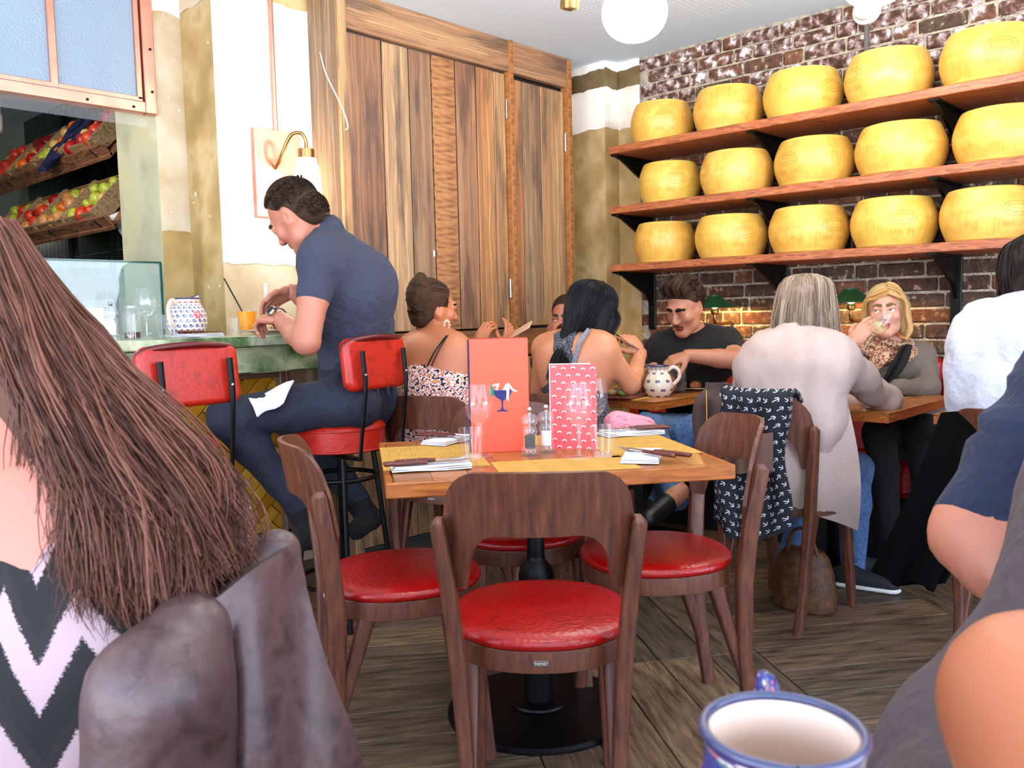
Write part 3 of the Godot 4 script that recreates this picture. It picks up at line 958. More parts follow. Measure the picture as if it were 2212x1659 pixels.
func build_shelves() -> void:
	var ct := [cheese_tex(1), cheese_tex(2)]
	var cm := []
	for i in 5:
		var m := mat([Color(1, 0.97, 0.86), Color(1, 0.95, 0.84), Color(0.98, 0.99, 0.86), Color(1, 0.97, 0.9), Color(0.97, 0.93, 0.82)][i], 0.38)
		m.albedo_texture = ct[i % 2][0]
		m.normal_enabled = true; m.normal_texture = ct[i % 2][1]; m.normal_scale = 0.5
		cm.append(m)
	var ends := mat("dfb95a", 0.45)
	var side := Geo.new()
	var prof := []
	for i in 13:
		var t := i / 12.0
		prof.append(Vector2(0.165 + 0.028 * sin(PI * t), 0.014 + 0.197 * t))
	var rows := []
	for q in prof:
		var r := PackedVector3Array()
		for j in 65: r.append(Vector3(cos(-TAU * j / 64) * q.x, q.y, sin(-TAU * j / 64) * q.x))
		rows.append(r)
	side.grid(rows)
	var cap := Geo.new()
	cap.lathe([Vector2(0.165, 0.211), Vector2(0.158, 0.221), Vector2(0.145, 0.225), Vector2(0, 0.225)], 48)
	var und := Geo.new()
	und.lathe([Vector2(0, 0.0), Vector2(0.15, 0.0), Vector2(0.16, 0.005), Vector2(0.165, 0.014)], 48)
	var sm := side.mesh(); var cpm := cap.mesh(); var unm := und.mesh()
	var zs := [[-2.769, -2.351, -1.937, -1.523, -1.103], [-2.722, -2.298, -1.877, -1.462, -1.05], [-2.756, -2.331, -1.901, -1.492, -1.10]]
	var hs := [2.07, 1.737, 1.412]
	var rad := [[0.175, 0.182, 0.19, 0.193, 0.195], [0.173, 0.19, 0.19, 0.199, 0.19], [0.175, 0.19, 0.193, 0.19, 0.188]]
	var yaw := [[2.2, 0.35, 2.75, 0.9, 2.0], [2.3, 4.0, 1.2, 0.5, 0.12], [0.8, 2.4, -0.55, 5.2, -0.75]]
	var rn := ["top", "middle", "bottom"]
	var od := ["at the left end by the plaster", "second from the left", "in the middle", "fourth from the left", "at the right picture edge"]
	for s in 3:
		var sh := thing("cheese_shelf", "long reddish-brown wooden shelf of cheese wheels, %s of three" % ["topmost", "middle one", "lowest"][s], "shelf", Vector3(4.2, hs[s], -1.2), 0.0, "cheese shelves on the brick wall")
		part(sh, "board", gbox(Vector3(0.40, 0.04, 3.6), 0.003, at(Vector3(0.0, -0.02, 0.0))), M.shelf)
		for z in [-2.98, -2.14, -1.28, -0.4]:
			var b := Geo.new()
			var dn := 0.34 if s == 2 else 0.20
			b.prism(PackedVector2Array([Vector2(0, 0), Vector2(-0.36, 0), Vector2(-0.36, -0.012), Vector2(-0.30, -0.025), Vector2(-0.05, -0.14), Vector2(-0.012, -0.2), Vector2(0, -0.2)]), -0.008, 0.008, at(Vector3(0.188, -0.04, z + 1.2)))
			b.box(Vector3(0.016, dn, 0.05), at(Vector3(0.19, -0.04 - dn / 2, z + 1.2)), 0.004)
			b.box(Vector3(0.36, 0.01, 0.045), at(Vector3(0.0, -0.045, z + 1.2)), 0.002)
			part(sh, "bracket", b, M.iron)
		for c in 5:
			var k: float = rad[s][c] / 0.193
			var o := thing("cheese", "yellow cheese wheel on the %s shelf, %s" % [rn[s], od[c]], "cheese", Vector3(4.385 - rad[s][c] - 0.02, hs[s], zs[s][c]), yaw[s][c], "cheese wheels on the wall shelves")
			part(o, "rind", sm, cm[(s * 2 + c) % 5], at(Vector3.ZERO, Basis.from_scale(Vector3(k, 1.0, k))))
			part(o, "upper_face", cpm, ends, at(Vector3.ZERO, Basis.from_scale(Vector3(k, 1.0, k))))
			part(o, "lower_face", unm, ends, at(Vector3.ZERO, Basis.from_scale(Vector3(k, 1.0, k))))

func omni(par: Node, nm: String, p: Vector3, c: Color, en: float, size: float) -> OmniLight3D:
	var l := OmniLight3D.new()
	l.name = nm
	par.add_child(l, true)
	l.position = p; l.light_color = c; l.light_energy = en; l.light_size = size
	l.omni_range = 12.0; l.omni_attenuation = 2.0; l.shadow_enabled = true
	return l
func build_lamps() -> void:
	var glow := mat(Color(1, 0.98, 0.95), 0.3)
	glow.emission_enabled = true; glow.emission = Color(1, 0.96, 0.9); glow.emission_energy_multiplier = 2.2
	var lab := ["white oval glass ceiling pendant lamp above the dark-haired diners", "white oval glass ceiling pendant lamp cut by the picture edge, near the brick wall"]
	var i := 0
	for p in [Vector3(2.73, 2.25, -1.92), Vector3(3.24, 2.325, -1.235), Vector3(0.9, 2.28, 0.8), Vector3(1.2, 2.28, -1.0)]:
		var o := thing("pendant_lamp", lab[i] if i < 2 else ("white oval glass pendant lamp over the photographer's side of the room" if i == 2 else "white oval glass pendant lamp over the empty table's bar side, above the view"), "lamp", Vector3(p.x, CEIL, p.z), 0, "oval pendant lamps")
		var g := Geo.new()
		var pr := []
		for k in 17:
			var a := -PI / 2 + PI * k / 16
			pr.append(Vector2(max(0.0, 0.122 * pow(cos(a), 0.85)), p.y - CEIL + sin(a) * 0.105))
		g.lathe(pr, 32)
		part(o, "lamp_globe", g, glow)
		var n := Geo.new()
		n.lathe([Vector2(0.03, p.y - CEIL + 0.1), Vector2(0.03, p.y - CEIL + 0.15), Vector2(0.012, p.y - CEIL + 0.16), Vector2(0.012, -0.03), Vector2(0.06, -0.025), Vector2(0.06, 0.0)], 20)
		part(o, "lamp_stem", n, M.brass)
		omni(o, "lamp_light", Vector3(0, p.y - CEIL, 0), Color(1, 0.96, 0.9), PENDANT, 0.1)
		i += 1
	# brass ceiling spot
	var s := thing("ceiling_spotlight", "small brass ceiling spotlight left of the oval pendant lamp", "spotlight", Vector3(2.50, CEIL, -2.04), 0)
	var g2 := Geo.new()
	g2.lathe([Vector2(0.0, -0.01), Vector2(0.034, 0.0), Vector2(0.036, 0.01), Vector2(0.026, 0.1), Vector2(0.0, 0.105)], 20, at(Vector3(0.0, -0.41, 0.0), Basis(Vector3(0.6, 0, 0.7).normalized(), 0.45)))
	part(s, "lamp_head", g2, M.brass)
	var g3 := Geo.new()
	g3.tube([Vector3(0.02, -0.32, -0.03), Vector3(0.02, 0, -0.03)], 0.008, 8)
	g3.lathe([Vector2(0.05, -0.02), Vector2(0.05, 0)], 16, at(Vector3(0.02, 0, -0.03)))
	part(s, "stem", g3, M.brass)
	# white sounder with its conduit on the brick wall
	var a := thing("alarm_sounder", "round white alarm sounder high on the limewashed brick wall", "alarm", Vector3(4.40, 2.585, -1.71), 0)
	var g4 := Geo.new()
	var ax := Basis(Vector3(0, 1, 0), Vector3(-1, 0, 0), Vector3(0, 0, 1))
	g4.lathe([Vector2(0.066, 0.0), Vector2(0.066, 0.025), Vector2(0.05, 0.03), Vector2(0.05, 0.055), Vector2(0.045, 0.062), Vector2(0.03, 0.056), Vector2(0.02, 0.062), Vector2(0.0, 0.06)], 32, at(Vector3.ZERO, ax))
	part(a, "housing", g4, M.white)
	part(a, "conduit", gbox(Vector3(0.02, 0.24, 0.022), 0.004, at(Vector3(-0.012, -0.18, 0.0))), mat("5b5350", 0.6))
	# ---- copper wall lamp on the plaster pier
	var w := thing("wall_lamp", "copper wall lamp with white glass shade lit beside the man's head", "lamp", Vector3(2.165, 1.6, -3.5), 0)
	part(w, "copper_plate", gbox(Vector3(0.235, 0.39, 0.03), 0.002, at(Vector3(0, 0.195, 0.02))), M.copper)
	var pg := Geo.new()
	pg.tube([Vector3(0.0, 0.39, 0.02), Vector3(0.0, CEIL - 1.6, 0.02)], 0.011, 10)
	part(w, "conduit_pipe", pg, M.copper)
	var ag := Geo.new()
	ag.tube(spline([Vector3(-0.02, 0.22, 0.035), Vector3(-0.03, 0.26, 0.10), Vector3(-0.01, 0.345, 0.15), Vector3(0.025, 0.36, 0.175), Vector3(0.045, 0.33, 0.185), Vector3(0.045, 0.29, 0.185)]), 0.008, 8)
	part(w, "arm", ag, M.brass)
	var so := Geo.new()
	so.lathe([Vector2(0.0, 0.25), Vector2(0.036, 0.25), Vector2(0.036, 0.29), Vector2(0.02, 0.295), Vector2(0, 0.295)], 20, at(Vector3(0.045, 0, 0.185)))
	part(w, "lamp_socket", so, M.brass)
	var sh := Geo.new()
	sh.lathe([Vector2(0.0, 0.06), Vector2(0.06, 0.062), Vector2(0.064, 0.08), Vector2(0.06, 0.16), Vector2(0.05, 0.22), Vector2(0.04, 0.25), Vector2(0.0, 0.252)], 28, at(Vector3(0.045, 0, 0.185)))
	var gl2 := glow.duplicate()
	gl2.emission_energy_multiplier = 6.0
	part(w, "lamp_shade", sh, gl2)
	omni(w, "lamp_light", Vector3(0.045, 0.15, 0.185), Color(1, 0.92, 0.8), WALL_LAMP, 0.06)
	# ---- two green enamel lamps on the brick wall
	var en := mat(Color(0.0, 0.26, 0.13), 0.15)
	en.clearcoat_enabled = true
	for q in [[Vector3(4.200, 1.167, -2.456), "green enamel lamp on the brick wall behind the man in black"], [Vector3(4.200, 1.177, -1.706), "green enamel lamp on the brick wall beside the blonde woman"]]:
		var o := thing("enamel_lamp", q[1], "lamp", Vector3(BRICK_X - 0.01, q[0].y, q[0].z), 0, "green enamel wall lamps")
		var e := Geo.new()
		e.lathe([Vector2(0.128, -0.012), Vector2(0.13, -0.008), Vector2(0.07, 0.02), Vector2(0.038, 0.045), Vector2(0.036, 0.055), Vector2(0.0, 0.06)], 36, at(Vector3(-0.17, 0, 0)))
		e.lathe([Vector2(0.0, 0.05), Vector2(0.034, 0.042), Vector2(0.068, 0.016), Vector2(0.128, -0.012)], 36, at(Vector3(-0.17, 0, 0)))
		part(o, "lamp_shade", e, en)
		var st := Geo.new()
		st.tube(spline([Vector3(0.0, -0.10, 0), Vector3(-0.05, -0.10, 0), Vector3(-0.15, -0.10, 0), Vector3(-0.17, -0.08, 0), Vector3(-0.17, -0.03, 0)]), 0.010, 8)
		st.lathe([Vector2(0.018, -0.05), Vector2(0.022, -0.035), Vector2(0.018, -0.02), Vector2(0, -0.02)], 14, at(Vector3(-0.17, 0, 0)))
		part(o, "arm", st, M.brass)
		var bu := Geo.new()
		bu.ball(Vector3(-0.17, 0.0, 0), Vector3(0.022, 0.02, 0.022), 12)
		part(o, "lamp_bulb", bu, glow)
		omni(o, "lamp_light", Vector3(-0.17, -0.002, 0), Color(1, 0.82, 0.5), SHADE_LAMP, 0.02)
const PENDANT := 0.7
const WALL_LAMP := 0.28
const SHADE_LAMP := 0.35

# ------------------------------------------------------------------ tableware
func glass_mats() -> void:
	M.glass = glass(Color(0.97, 0.99, 1.0, 0.02), 0.01)
	M.thick_glass = glass(Color(0.93, 0.97, 0.97, 0.06), 0.02)
	M.linen = tri_mat(mat(Color(0.84, 0.83, 0.84), 0.9), null, Vector3(8, 8, 8), true, ntex(noise(90, 0.03, 4), [], [], 256, 2.0), 0.5)
	M.handle = tri_mat(mat(Color.WHITE, 0.35), ntex(noise(91, 0.03, 4), ["3a130f", "5f221a", "6f2d20"]), Vector3(6, 6, 6))
func wine_glass(pos: Vector3, label: String, group: String, k := 1.0) -> Node3D:
	var o := thing("wine_glass", label, "wine glass", pos, 0, group)
	var g := Geo.new()
	g.lathe([Vector2(0.0105, 0.088), Vector2(0.022, 0.097), Vector2(0.034, 0.115), Vector2(0.039, 0.138), Vector2(0.037, 0.165), Vector2(0.031, 0.195), Vector2(0.030, 0.2)].map(func(q): return q * k), 28)
	part(o, "bowl", g, M.glass)
	var s := Geo.new()
	s.lathe([Vector2(0.0, 0.0), Vector2(0.036, 0.0), Vector2(0.035, 0.003), Vector2(0.012, 0.007), Vector2(0.0045, 0.014), Vector2(0.0035, 0.05), Vector2(0.005, 0.08), Vector2(0.0105, 0.09)].map(func(q): return q * k), 24)
	part(o, "stem", s, M.thick_glass)
	return o
func tumbler(pos: Vector3, label: String, group: String, fill := 0.0, fm: Material = null, k := 1.0) -> Node3D:
	var o := thing("tumbler", label, "glass", pos, 0, group)
	var g := Geo.new()
	var rows := []
	for q in [[0.0, 0.0], [0.026, 0.0], [0.0275, 0.004], [0.033, 0.05], [0.037, 0.088]]:
		var r := PackedVector3Array()
		for j in 37:
			var a := -TAU * j / 36
			var rr: float = q[0] * (1.0 + (0.02 if q[1] > 0.002 and q[1] < 0.07 else 0.0) * cos(a * 9))
			r.append(Vector3(cos(a) * rr, q[1], sin(a) * rr) * k)
		rows.append(r)
	g.grid(rows)
	part(o, "wall", g, M.glass)
	var b := Geo.new()
	b.lathe([Vector2(0, 0.002), Vector2(0.025, 0.002), Vector2(0.027, 0.012), Vector2(0.0, 0.016)].map(func(q): return q * k), 20)
	part(o, "base", b, M.thick_glass)
	if fill > 0:
		var l := Geo.new()
		l.lathe([Vector2(0, 0.017), Vector2(0.0265, 0.017), Vector2(0.028 + 0.08 * fill * 0.088, fill * 0.088), Vector2(0, fill * 0.088)].map(func(q): return q * k), 20)
		part(o, "drink", l, fm)
	return o
func mill(pos: Vector3, label: String, dark: bool) -> Node3D:
	var o := thing("spice_mill", label, "mill", pos, 0, "acrylic spice mills")
	var g := Geo.new()
	g.lathe([Vector2(0, 0), Vector2(0.025, 0), Vector2(0.025, 0.018), Vector2(0.019, 0.026), Vector2(0.021, 0.045), Vector2(0.0185, 0.058), Vector2(0.022, 0.068), Vector2(0.0185, 0.078), Vector2(0.0165, 0.084)], 24)
	var bd := part(o, "body", g, M.thick_glass)
	var h := Geo.new()
	h.lathe([Vector2(0.016, 0.086), Vector2(0.0225, 0.092), Vector2(0.0235, 0.103), Vector2(0.019, 0.113), Vector2(0.009, 0.118), Vector2(0, 0.118)], 24)
	part(o, "head", h, M.thick_glass)
	var f := Geo.new()
	f.lathe([Vector2(0, 0.02), Vector2(0.014, 0.02), Vector2(0.0145, 0.06 if not dark else 0.055), Vector2(0, 0.062)], 16)
	part(bd, "filling", f, tri_mat(mat(Color(0.16, 0.13, 0.12) if dark else Color(0.93, 0.9, 0.9), 0.9), ntex(noise(95, 0.08, 3), ["404040", "ffffff", "909090"]) if dark else null, Vector3(30, 30, 30), true))
	var k := Geo.new()
	k.lathe([Vector2(0, 0.118), Vector2(0.006, 0.118), Vector2(0.005, 0.122), Vector2(0.0085, 0.129), Vector2(0.006, 0.136), Vector2(0, 0.138)], 16)
	k.tube([Vector3(0, 0.06, 0), Vector3(0, 0.118, 0)], 0.002, 6)
	part(o, "knob", k, M.steel)
	return o
func wavy(w: float, h: float, nx: int, ny: int, f: Callable) -> Array:
	var rows := []
	for i in ny + 1:
		var r := PackedVector3Array()
		for j in nx + 1:
			var u := float(j) / nx; var v := float(i) / ny
			var p := Vector3((u - 0.5) * w, 0, (0.5 - v) * h)
			p.y = f.call(u, v)
			r.append(p)
		rows.append(r)
	return rows
func napkin(pos: Vector3, yaw: float, label: String, w := 0.19, h := 0.10) -> Node3D:
	var o := thing("napkin", label, "napkin", pos, yaw, "folded white napkins")
	for l in 3:
		var g := Geo.new()
		g.sheet(wavy(w - l * 0.004, h - l * 0.003, 10, 6, func(u, v): return 0.003 + l * 0.0042 + 0.0012 * sin(u * 7 + l) * cos(v * 5)), 0.003)
		part(o, "fold", g, M.linen, at(Vector3(l * 0.002, 0, 0)))
	return o
func knife(pos: Vector3, yaw: float, label: String) -> Node3D:
	var o := thing("steak_knife", label, "knife", pos, yaw, "wood-handled steak knives")
	var h := Geo.new()
	h.tube(spline([Vector3(-0.115, 0.008, 0), Vector3(-0.108, 0.009, 0), Vector3(-0.06, 0.009, 0.001), Vector3(-0.02, 0.009, 0), Vector3(-0.002, 0.008, 0)], 4), [0.006, 0.008, 0.0095, 0.0105, 0.0105, 0.0105, 0.0105, 0.0105, 0.010, 0.010, 0.0095, 0.0095, 0.009, 0.009, 0.009, 0.0085, 0.008], 10, 0.62, Vector3.UP)
	var hd := part(o, "handle", h, M.handle)
	var b := Geo.new()
	b.prism(PackedVector2Array([Vector2(-0.004, -0.008), Vector2(0.09, -0.009), Vector2(0.118, 0.006), Vector2(0.10, 0.009), Vector2(-0.004, 0.007)]), -0.0008, 0.0008, at(Vector3(0, 0.007, 0), rx(-PI / 2)))
	part(o, "blade", b, M.steel)
	for k in 3:
		var r := Geo.new()
		r.ball(Vector3(-0.09 + k * 0.03, 0.0155, 0), Vector3(0.002, 0.001, 0.002), 8)
		part(hd, "rivet", r, M.steel)
	return o
func fork(pos: Vector3, yaw: float, label: String, wood := true) -> Node3D:
	var o := thing("fork", label, "fork", pos, yaw, "table forks")
	var h := Geo.new()
	h.tube([Vector3(-0.11, 0.007, 0), Vector3(-0.1, 0.009, 0), Vector3(-0.03, 0.009, 0), Vector3(0.0, 0.008, 0)], [0.007, 0.010, 0.009, 0.006], 10, 0.6, Vector3.UP)
	part(o, "handle", h, M.handle if wood else M.steel)
	var t := Geo.new()
	t.tube([Vector3(0, 0.008, 0), Vector3(0.035, 0.009, 0), Vector3(0.045, 0.008, 0)], [0.003, 0.003, 0.009], 8, 0.3, Vector3.UP)
	for k in 4: t.tube([Vector3(0.044, 0.008, -0.0084 + k * 0.0056), Vector3(0.065, 0.006, -0.009 + k * 0.006), Vector3(0.09, 0.012, -0.009 + k * 0.006)], [0.0022, 0.0018, 0.001], 6, 0.6, Vector3.UP)
	part(o, "tines", t, M.steel)
	return o
# pottery jug with a spout, handle and painted bands
func jug(nm: String, label: String, pos: Vector3, yaw: float, prof: Array, body: Material, rim: Material, handle: Material, hp: Array, hr: float, spout := 0.35) -> Node3D:
	var o := thing(nm, label, "jug", pos, yaw, "")
	var rows := []
	var inner := []
	var k := prof.size()
	for i in k:
		var q: Vector2 = prof[i]
		var r := PackedVector3Array(); var r2 := PackedVector3Array()
		var up: float = pow(clampf(float(i - (k - 4)) / 3.0, 0, 1), 1.5)
		for j in 49:
			var a := -TAU * j / 48
			var lip: float = pow(max(0.0, cos(a)), 14.0) * spout * up
			r.append(Vector3(cos(a) * (q.x + lip * 0.06), q.y + lip * 0.03, sin(a) * q.x * (1.0 - lip * 0.2)))
			r2.append(Vector3(cos(a) * (q.x + lip * 0.06 - 0.005), max(q.y, 0.006) + lip * 0.03, sin(a) * (q.x - 0.005) * (1.0 - lip * 0.2)))
		rows.append(r); inner.append(r2)
	var g := Geo.new()
	g.grid(rows)
	var bd := part(o, "body", g, body)
	var n := Geo.new()
	n.grid(inner, false, true)
	n.lathe([Vector2(0, 0.006), Vector2(prof[0].x, 0.006)], 24)
	part(o, "inside", n, M.cream)
	var ri := Geo.new()
	var pts := []
	for j in 49: pts.append((rows[k - 1][j] + inner[k - 1][j]) / 2)
	ri.tube(pts, 0.0035, 8, 1.0, Vector3.UP, false)
	part(bd, "rim", ri, rim)
	var h := Geo.new()
	h.tube(spline(hp, 6), hr, 10, 0.65, Vector3.ZERO)
	part(o, "handle", h, handle)
	return o
func pottery_mats() -> void:
	M.cream = mat(Color(0.88, 0.77, 0.69), 0.18)
	M.cream.clearcoat_enabled = true
	M.cobalt = mat(Color(0.06, 0.1, 0.3), 0.15)
	M.cobalt.clearcoat_enabled = true
	# band painted jug (blue leaves with a row of red flowers) and a dotted one
	var im := Image.create(512, 256, false, Image.FORMAT_RGB8)
	im.fill(Color(0.90, 0.84, 0.78))
	var bl := Color(0.16, 0.27, 0.55); var rd := Color(0.72, 0.14, 0.12)
	for y in range(92, 252, 20):
		for x in range(0, 512, 26):
			var xo := x + (13 if int(y / 20.0) % 2 else 0)
			for a in 40:
				var t := a / 40.0 * TAU * 0.8
				im.fill_rect(Rect2i(posmod(int(xo + cos(t) * (9 - t)), 512), int(y + sin(t) * (8 - t)), 3, 3), bl)
			im.fill_rect(Rect2i(posmod(xo - 2, 512), y - 3, 6, 6), Color(0.1, 0.2, 0.5))
	for x in range(0, 512, 34):
		for a in 5: im.fill_rect(Rect2i(posmod(int(x + cos(a * TAU / 5) * 8) - 4, 512), int(62 + sin(a * TAU / 5) * 8) - 4, 9, 9), rd)
		im.fill_rect(Rect2i(posmod(x - 3, 512), 59, 6, 6), Color(0.15, 0.15, 0.3))
		for a in 16: im.fill_rect(Rect2i(posmod(x + a, 512), 34 - int(8 * sin(a * PI / 16)), 3, 3), bl)
	for q in [Vector2i(100, 160), Vector2i(356, 150)]:
		for a in 6: im.fill_rect(Rect2i(int(q.x + cos(a * TAU / 6) * 12) - 6, int(q.y + sin(a * TAU / 6) * 12) - 6, 12, 12), Color(0.85, 0.42, 0.45))
	im.fill_rect(Rect2i(0, 0, 512, 14), bl)
	M.jug_a = mat(Color.WHITE, 0.15)
	M.jug_a.albedo_texture = ImageTexture.create_from_image(im)
	M.jug_a.clearcoat_enabled = true
	var i2 := Image.create(512, 256, false, Image.FORMAT_RGB8)
	i2.fill(Color(0.90, 0.85, 0.78))
	for x in range(0, 512, 36):
		for a in 24: i2.fill_rect(Rect2i(posmod(x + a + 6, 512), 40 - int(14 * sin(a * PI / 24)), 4, 5), bl)
		i2.fill_rect(Rect2i(x + 12, 40, 12, 8), Color(0.12, 0.2, 0.5))
		i2.fill_rect(Rect2i(x, 58, 30, 5), Color(0.2, 0.35, 0.4)); i2.fill_rect(Rect2i(x + 8, 70, 16, 5), Color(0.35, 0.45, 0.7)); i2.fill_rect(Rect2i(x + 14, 80, 5, 7), bl)
	i2.fill_rect(Rect2i(0, 0, 512, 16), Color(0.55, 0.6, 0.75))
	for y in range(110, 256, 46):
		for x in range(0, 512, 64):
			for d in [0, 14]:
				for a in 18: i2.fill_rect(Rect2i(posmod(x + (32 if int(y / 46.0) % 2 else 0) + d + int(5 * cos(a)), 512), y + int(6 * sin(a)), 5, 4), Color(0.14, 0.17, 0.38))
	M.jug_b = mat(Color.WHITE, 0.15)
	M.jug_b.albedo_texture = ImageTexture.create_from_image(i2)
	M.jug_b.clearcoat_enabled = true
	var i3 := Image.create(256, 256, false, Image.FORMAT_RGB8)
	i3.fill(Color(0.14, 0.18, 0.42))
	var r := RandomNumberGenerator.new(); r.seed = 5
	var cc := [Color(0.55, 0.6, 0.8), Color(0.75, 0.4, 0.35), Color(0.3, 0.45, 0.38), Color(0.8, 0.75, 0.7), Color(0.08, 0.1, 0.25)]
	for i in 260:
		var c: Color = cc[r.randi() % 5]
		var p := Vector2(r.randf() * 256, r.randf() * 256); var q := r.randf_range(3, 9)
		for a in 14: i3.fill_rect(Rect2i(posmod(int(p.x + cos(a) * q * 0.5), 250), posmod(int(p.y + sin(a) * q * 0.5), 250), int(q * 0.5) + 1, int(q * 0.5) + 1), c)
	M.jug_c = mat(Color.WHITE, 0.2)
	M.jug_c.albedo_texture = ImageTexture.create_from_image(i3)
	M.jug_c.clearcoat_enabled = true
	M.floret = mat(Color.WHITE, 0.2)
	M.floret.albedo_texture = M.jug_c.albedo_texture

# ------------------------------------------------------------------ bar
func build_bar() -> void:
	glass_mats(); pottery_mats()
	var marble := tri_mat(mat(Color.WHITE, 0.22), ntex(noise(80, 0.008, 5, FastNoiseLite.TYPE_SIMPLEX_SMOOTH, 40.0), ["1f3a1a", "4f6b42", "8d9a72", "b8bb9a", "9aa183", "d0cdb4"], [0.0, 0.22, 0.4, 0.58, 0.75, 1.0], 512), Vector3(0.9, 0.9, 0.9))
	var ct := thing("bar_counter", "bar counter with green marble top and yellow herringbone tiled front", "bar counter", Vector3(1.3, 0, -3.3))
	var tp := Geo.new()
	tp.prism(PackedVector2Array([Vector2(-2.2, -0.28), Vector2(0.98, -0.28), Vector2(1.06, -0.24), Vector2(1.09, -0.17), Vector2(1.09, 0.17), Vector2(0.57, 0.19), Vector2(0.57, 0.46), Vector2(0.44, 0.47), Vector2(0.44, 0.9), Vector2(-2.2, 0.9)]), 1.045, 1.085, at(Vector3.ZERO, rx(-PI / 2)), 0.006)
	part(ct, "marble_top", tp, marble)
	part(ct, "marble_fascia", gbox(Vector3(2.95, 0.11, 0.20), 0.006, at(Vector3(-0.72 + 0.32, 0.99, 0.12))), tint(marble, Color(0.93, 0.93, 0.9), Vector3(0.2, 0.5, 0.1)))
	part(ct, "core", gbox(Vector3(2.6, 0.76, 0.24), 0, at(Vector3(-0.66, 0.565, -0.06))), mat("3a2a1c", 0.8))
	var fr := mat("5a4230", 0.55)
	part(ct, "frame_rail", gbox(Vector3(2.64, 0.035, 0.05), 0.004, at(Vector3(-0.65, 0.925, 0.10))), fr)
	part(ct, "frame_rail", gbox(Vector3(2.64, 0.055, 0.06), 0.004, at(Vector3(-0.65, 0.235, 0.10))), fr)
	part(ct, "frame_post", gbox(Vector3(0.045, 0.75, 0.06), 0.004, at(Vector3(0.665, 0.575, 0.10))), fr)
	for x in [0.62, -0.3]:
		var cg := Geo.new()
		cg.lathe([Vector2(0, -0.015), Vector2(0.1, -0.015), Vector2(0.105, -0.01), Vector2(0.105, 0.01), Vector2(0.1, 0.015), Vector2(0, 0.015)], 20, at(Vector3(x - 0.06, 0.105, 0.06), rx(PI / 2)))
		part(ct, "castor", cg, M.black)
	part(ct, "plinth", gbox(Vector3(2.6, 0.22, 0.1), 0, at(Vector3(-0.66, 0.11, -0.12))), M.black)
	var tg := []
	for c in ["b8801c", "c08a22", "a97318", "c9962c"]:
		tg.append(tri_mat(mat(c, 0.25), ntex(noise(83, 0.02, 3), ["d0d0d0", "ffffff"]), Vector3(2, 2, 2)))
	part(ct, "grout", gbox(Vector3(2.6, 0.66, 0.02), 0, at(Vector3(-0.66, 0.58, 0.075))), mat("1c1208", 0.9))
	var L := 0.2; var W := 0.05
	var tm := shared(gbox(Vector3(L - 0.004, W - 0.004, 0.012), 0.0015), tg[0], Vector3.ZERO)
	var n := 0
	for k in range(-30, 30):
		for m in range(-14, 15):
			for hv in 2:
				var c := Vector2(k * W + m * L + L / 2, -k * W + m * L + W / 2) if hv == 0 else Vector2(k * W - W / 2 + m * L, -(k - 1) * W - L / 2 + m * L)
				c = c.rotated(-PI / 4) + Vector2(0.03, 0.58)
				if c.x < -0.85 or c.x > 0.72 or c.y < 0.2 or c.y > 0.96: continue
				var an := -PI / 4 if hv == 0 else PI / 4
				var ex := L * 0.354 + W * 0.354
				if c.x + ex < 0.645 and c.y - ex > 0.262 and c.y + ex < 0.908 and n < 290:
					n += 1
					part(ct, "tile", tm, tg[rng.randi() % 4], at(Vector3(c.x, c.y, 0.088), rz(an)))
				else:
					# tiles cut at the frame
					var pl := PackedVector2Array()
					for s in [[-1, -1], [1, -1], [1, 1], [-1, 1]]: pl.append(c + Vector2(s[0] * (L / 2 - 0.002), s[1] * (W / 2 - 0.002)).rotated(an))
					for q in Geometry2D.intersect_polygons(pl, PackedVector2Array([Vector2(-1.0, 0.262), Vector2(0.643, 0.262), Vector2(0.643, 0.908), Vector2(-1.0, 0.908)])):
						var eg := Geo.new()
						eg.prism(q, 0.082, 0.094)
						part(ct, "tile", eg, tg[rng.randi() % 4])
	var led := mat(Color.WHITE, 0.3)
	led.emission_enabled = true; led.emission = Color(0.7, 0.75, 1.0); led.emission_energy_multiplier = 4.0
	var lg := Geo.new()
	lg.ball(Vector3(0.675, 0.955, 0.14), Vector3(0.008, 0.008, 0.008), 10)
	part(ct, "led_light", lg, led)
	var wg := Geo.new()
	wg.tube(spline([Vector3(0.672, 0.95, 0.135), Vector3(0.668, 0.90, 0.14), Vector3(0.685, 0.84, 0.14), Vector3(0.68, 0.80, 0.135)]), 0.003, 5)
	part(ct, "wire", wg, mat("a33a30", 0.5))
	# stools
	stool(Vector3(1.235, 0, -2.73), 0.06, "red bar stool left of the seated man, nobody on it")
	stool(Vector3(1.90, 0, -2.70), 0.22, "red bar stool the man in the navy polo shirt sits on")
	# ---- things on the counter
	var cy := 1.085
	jug("pottery_jug", "blue-patterned pottery jug with red flower band on the bar", Vector3(1.60, cy, -3.27), 0.45, [Vector2(0.052, 0.0), Vector2(0.068, 0.02), Vector2(0.078, 0.055), Vector2(0.074, 0.09), Vector2(0.06, 0.118), Vector2(0.053, 0.132), Vector2(0.052, 0.142), Vector2(0.055, 0.15)], M.jug_a, M.cobalt, M.cream, [Vector3(-0.05, 0.13, 0), Vector3(-0.085, 0.14, 0), Vector3(-0.105, 0.11, 0), Vector3(-0.098, 0.07, 0), Vector3(-0.075, 0.045, 0)], 0.011, 0.5)
	wine_glass(Vector3(1.395, cy, -3.17), "empty wine glass on the bar beside the display case", "wine glasses", 0.93)
	tumbler(Vector3(1.46, cy, -3.15), "empty ribbed tumbler between wine glass and jug on the bar", "ribbed tumblers")
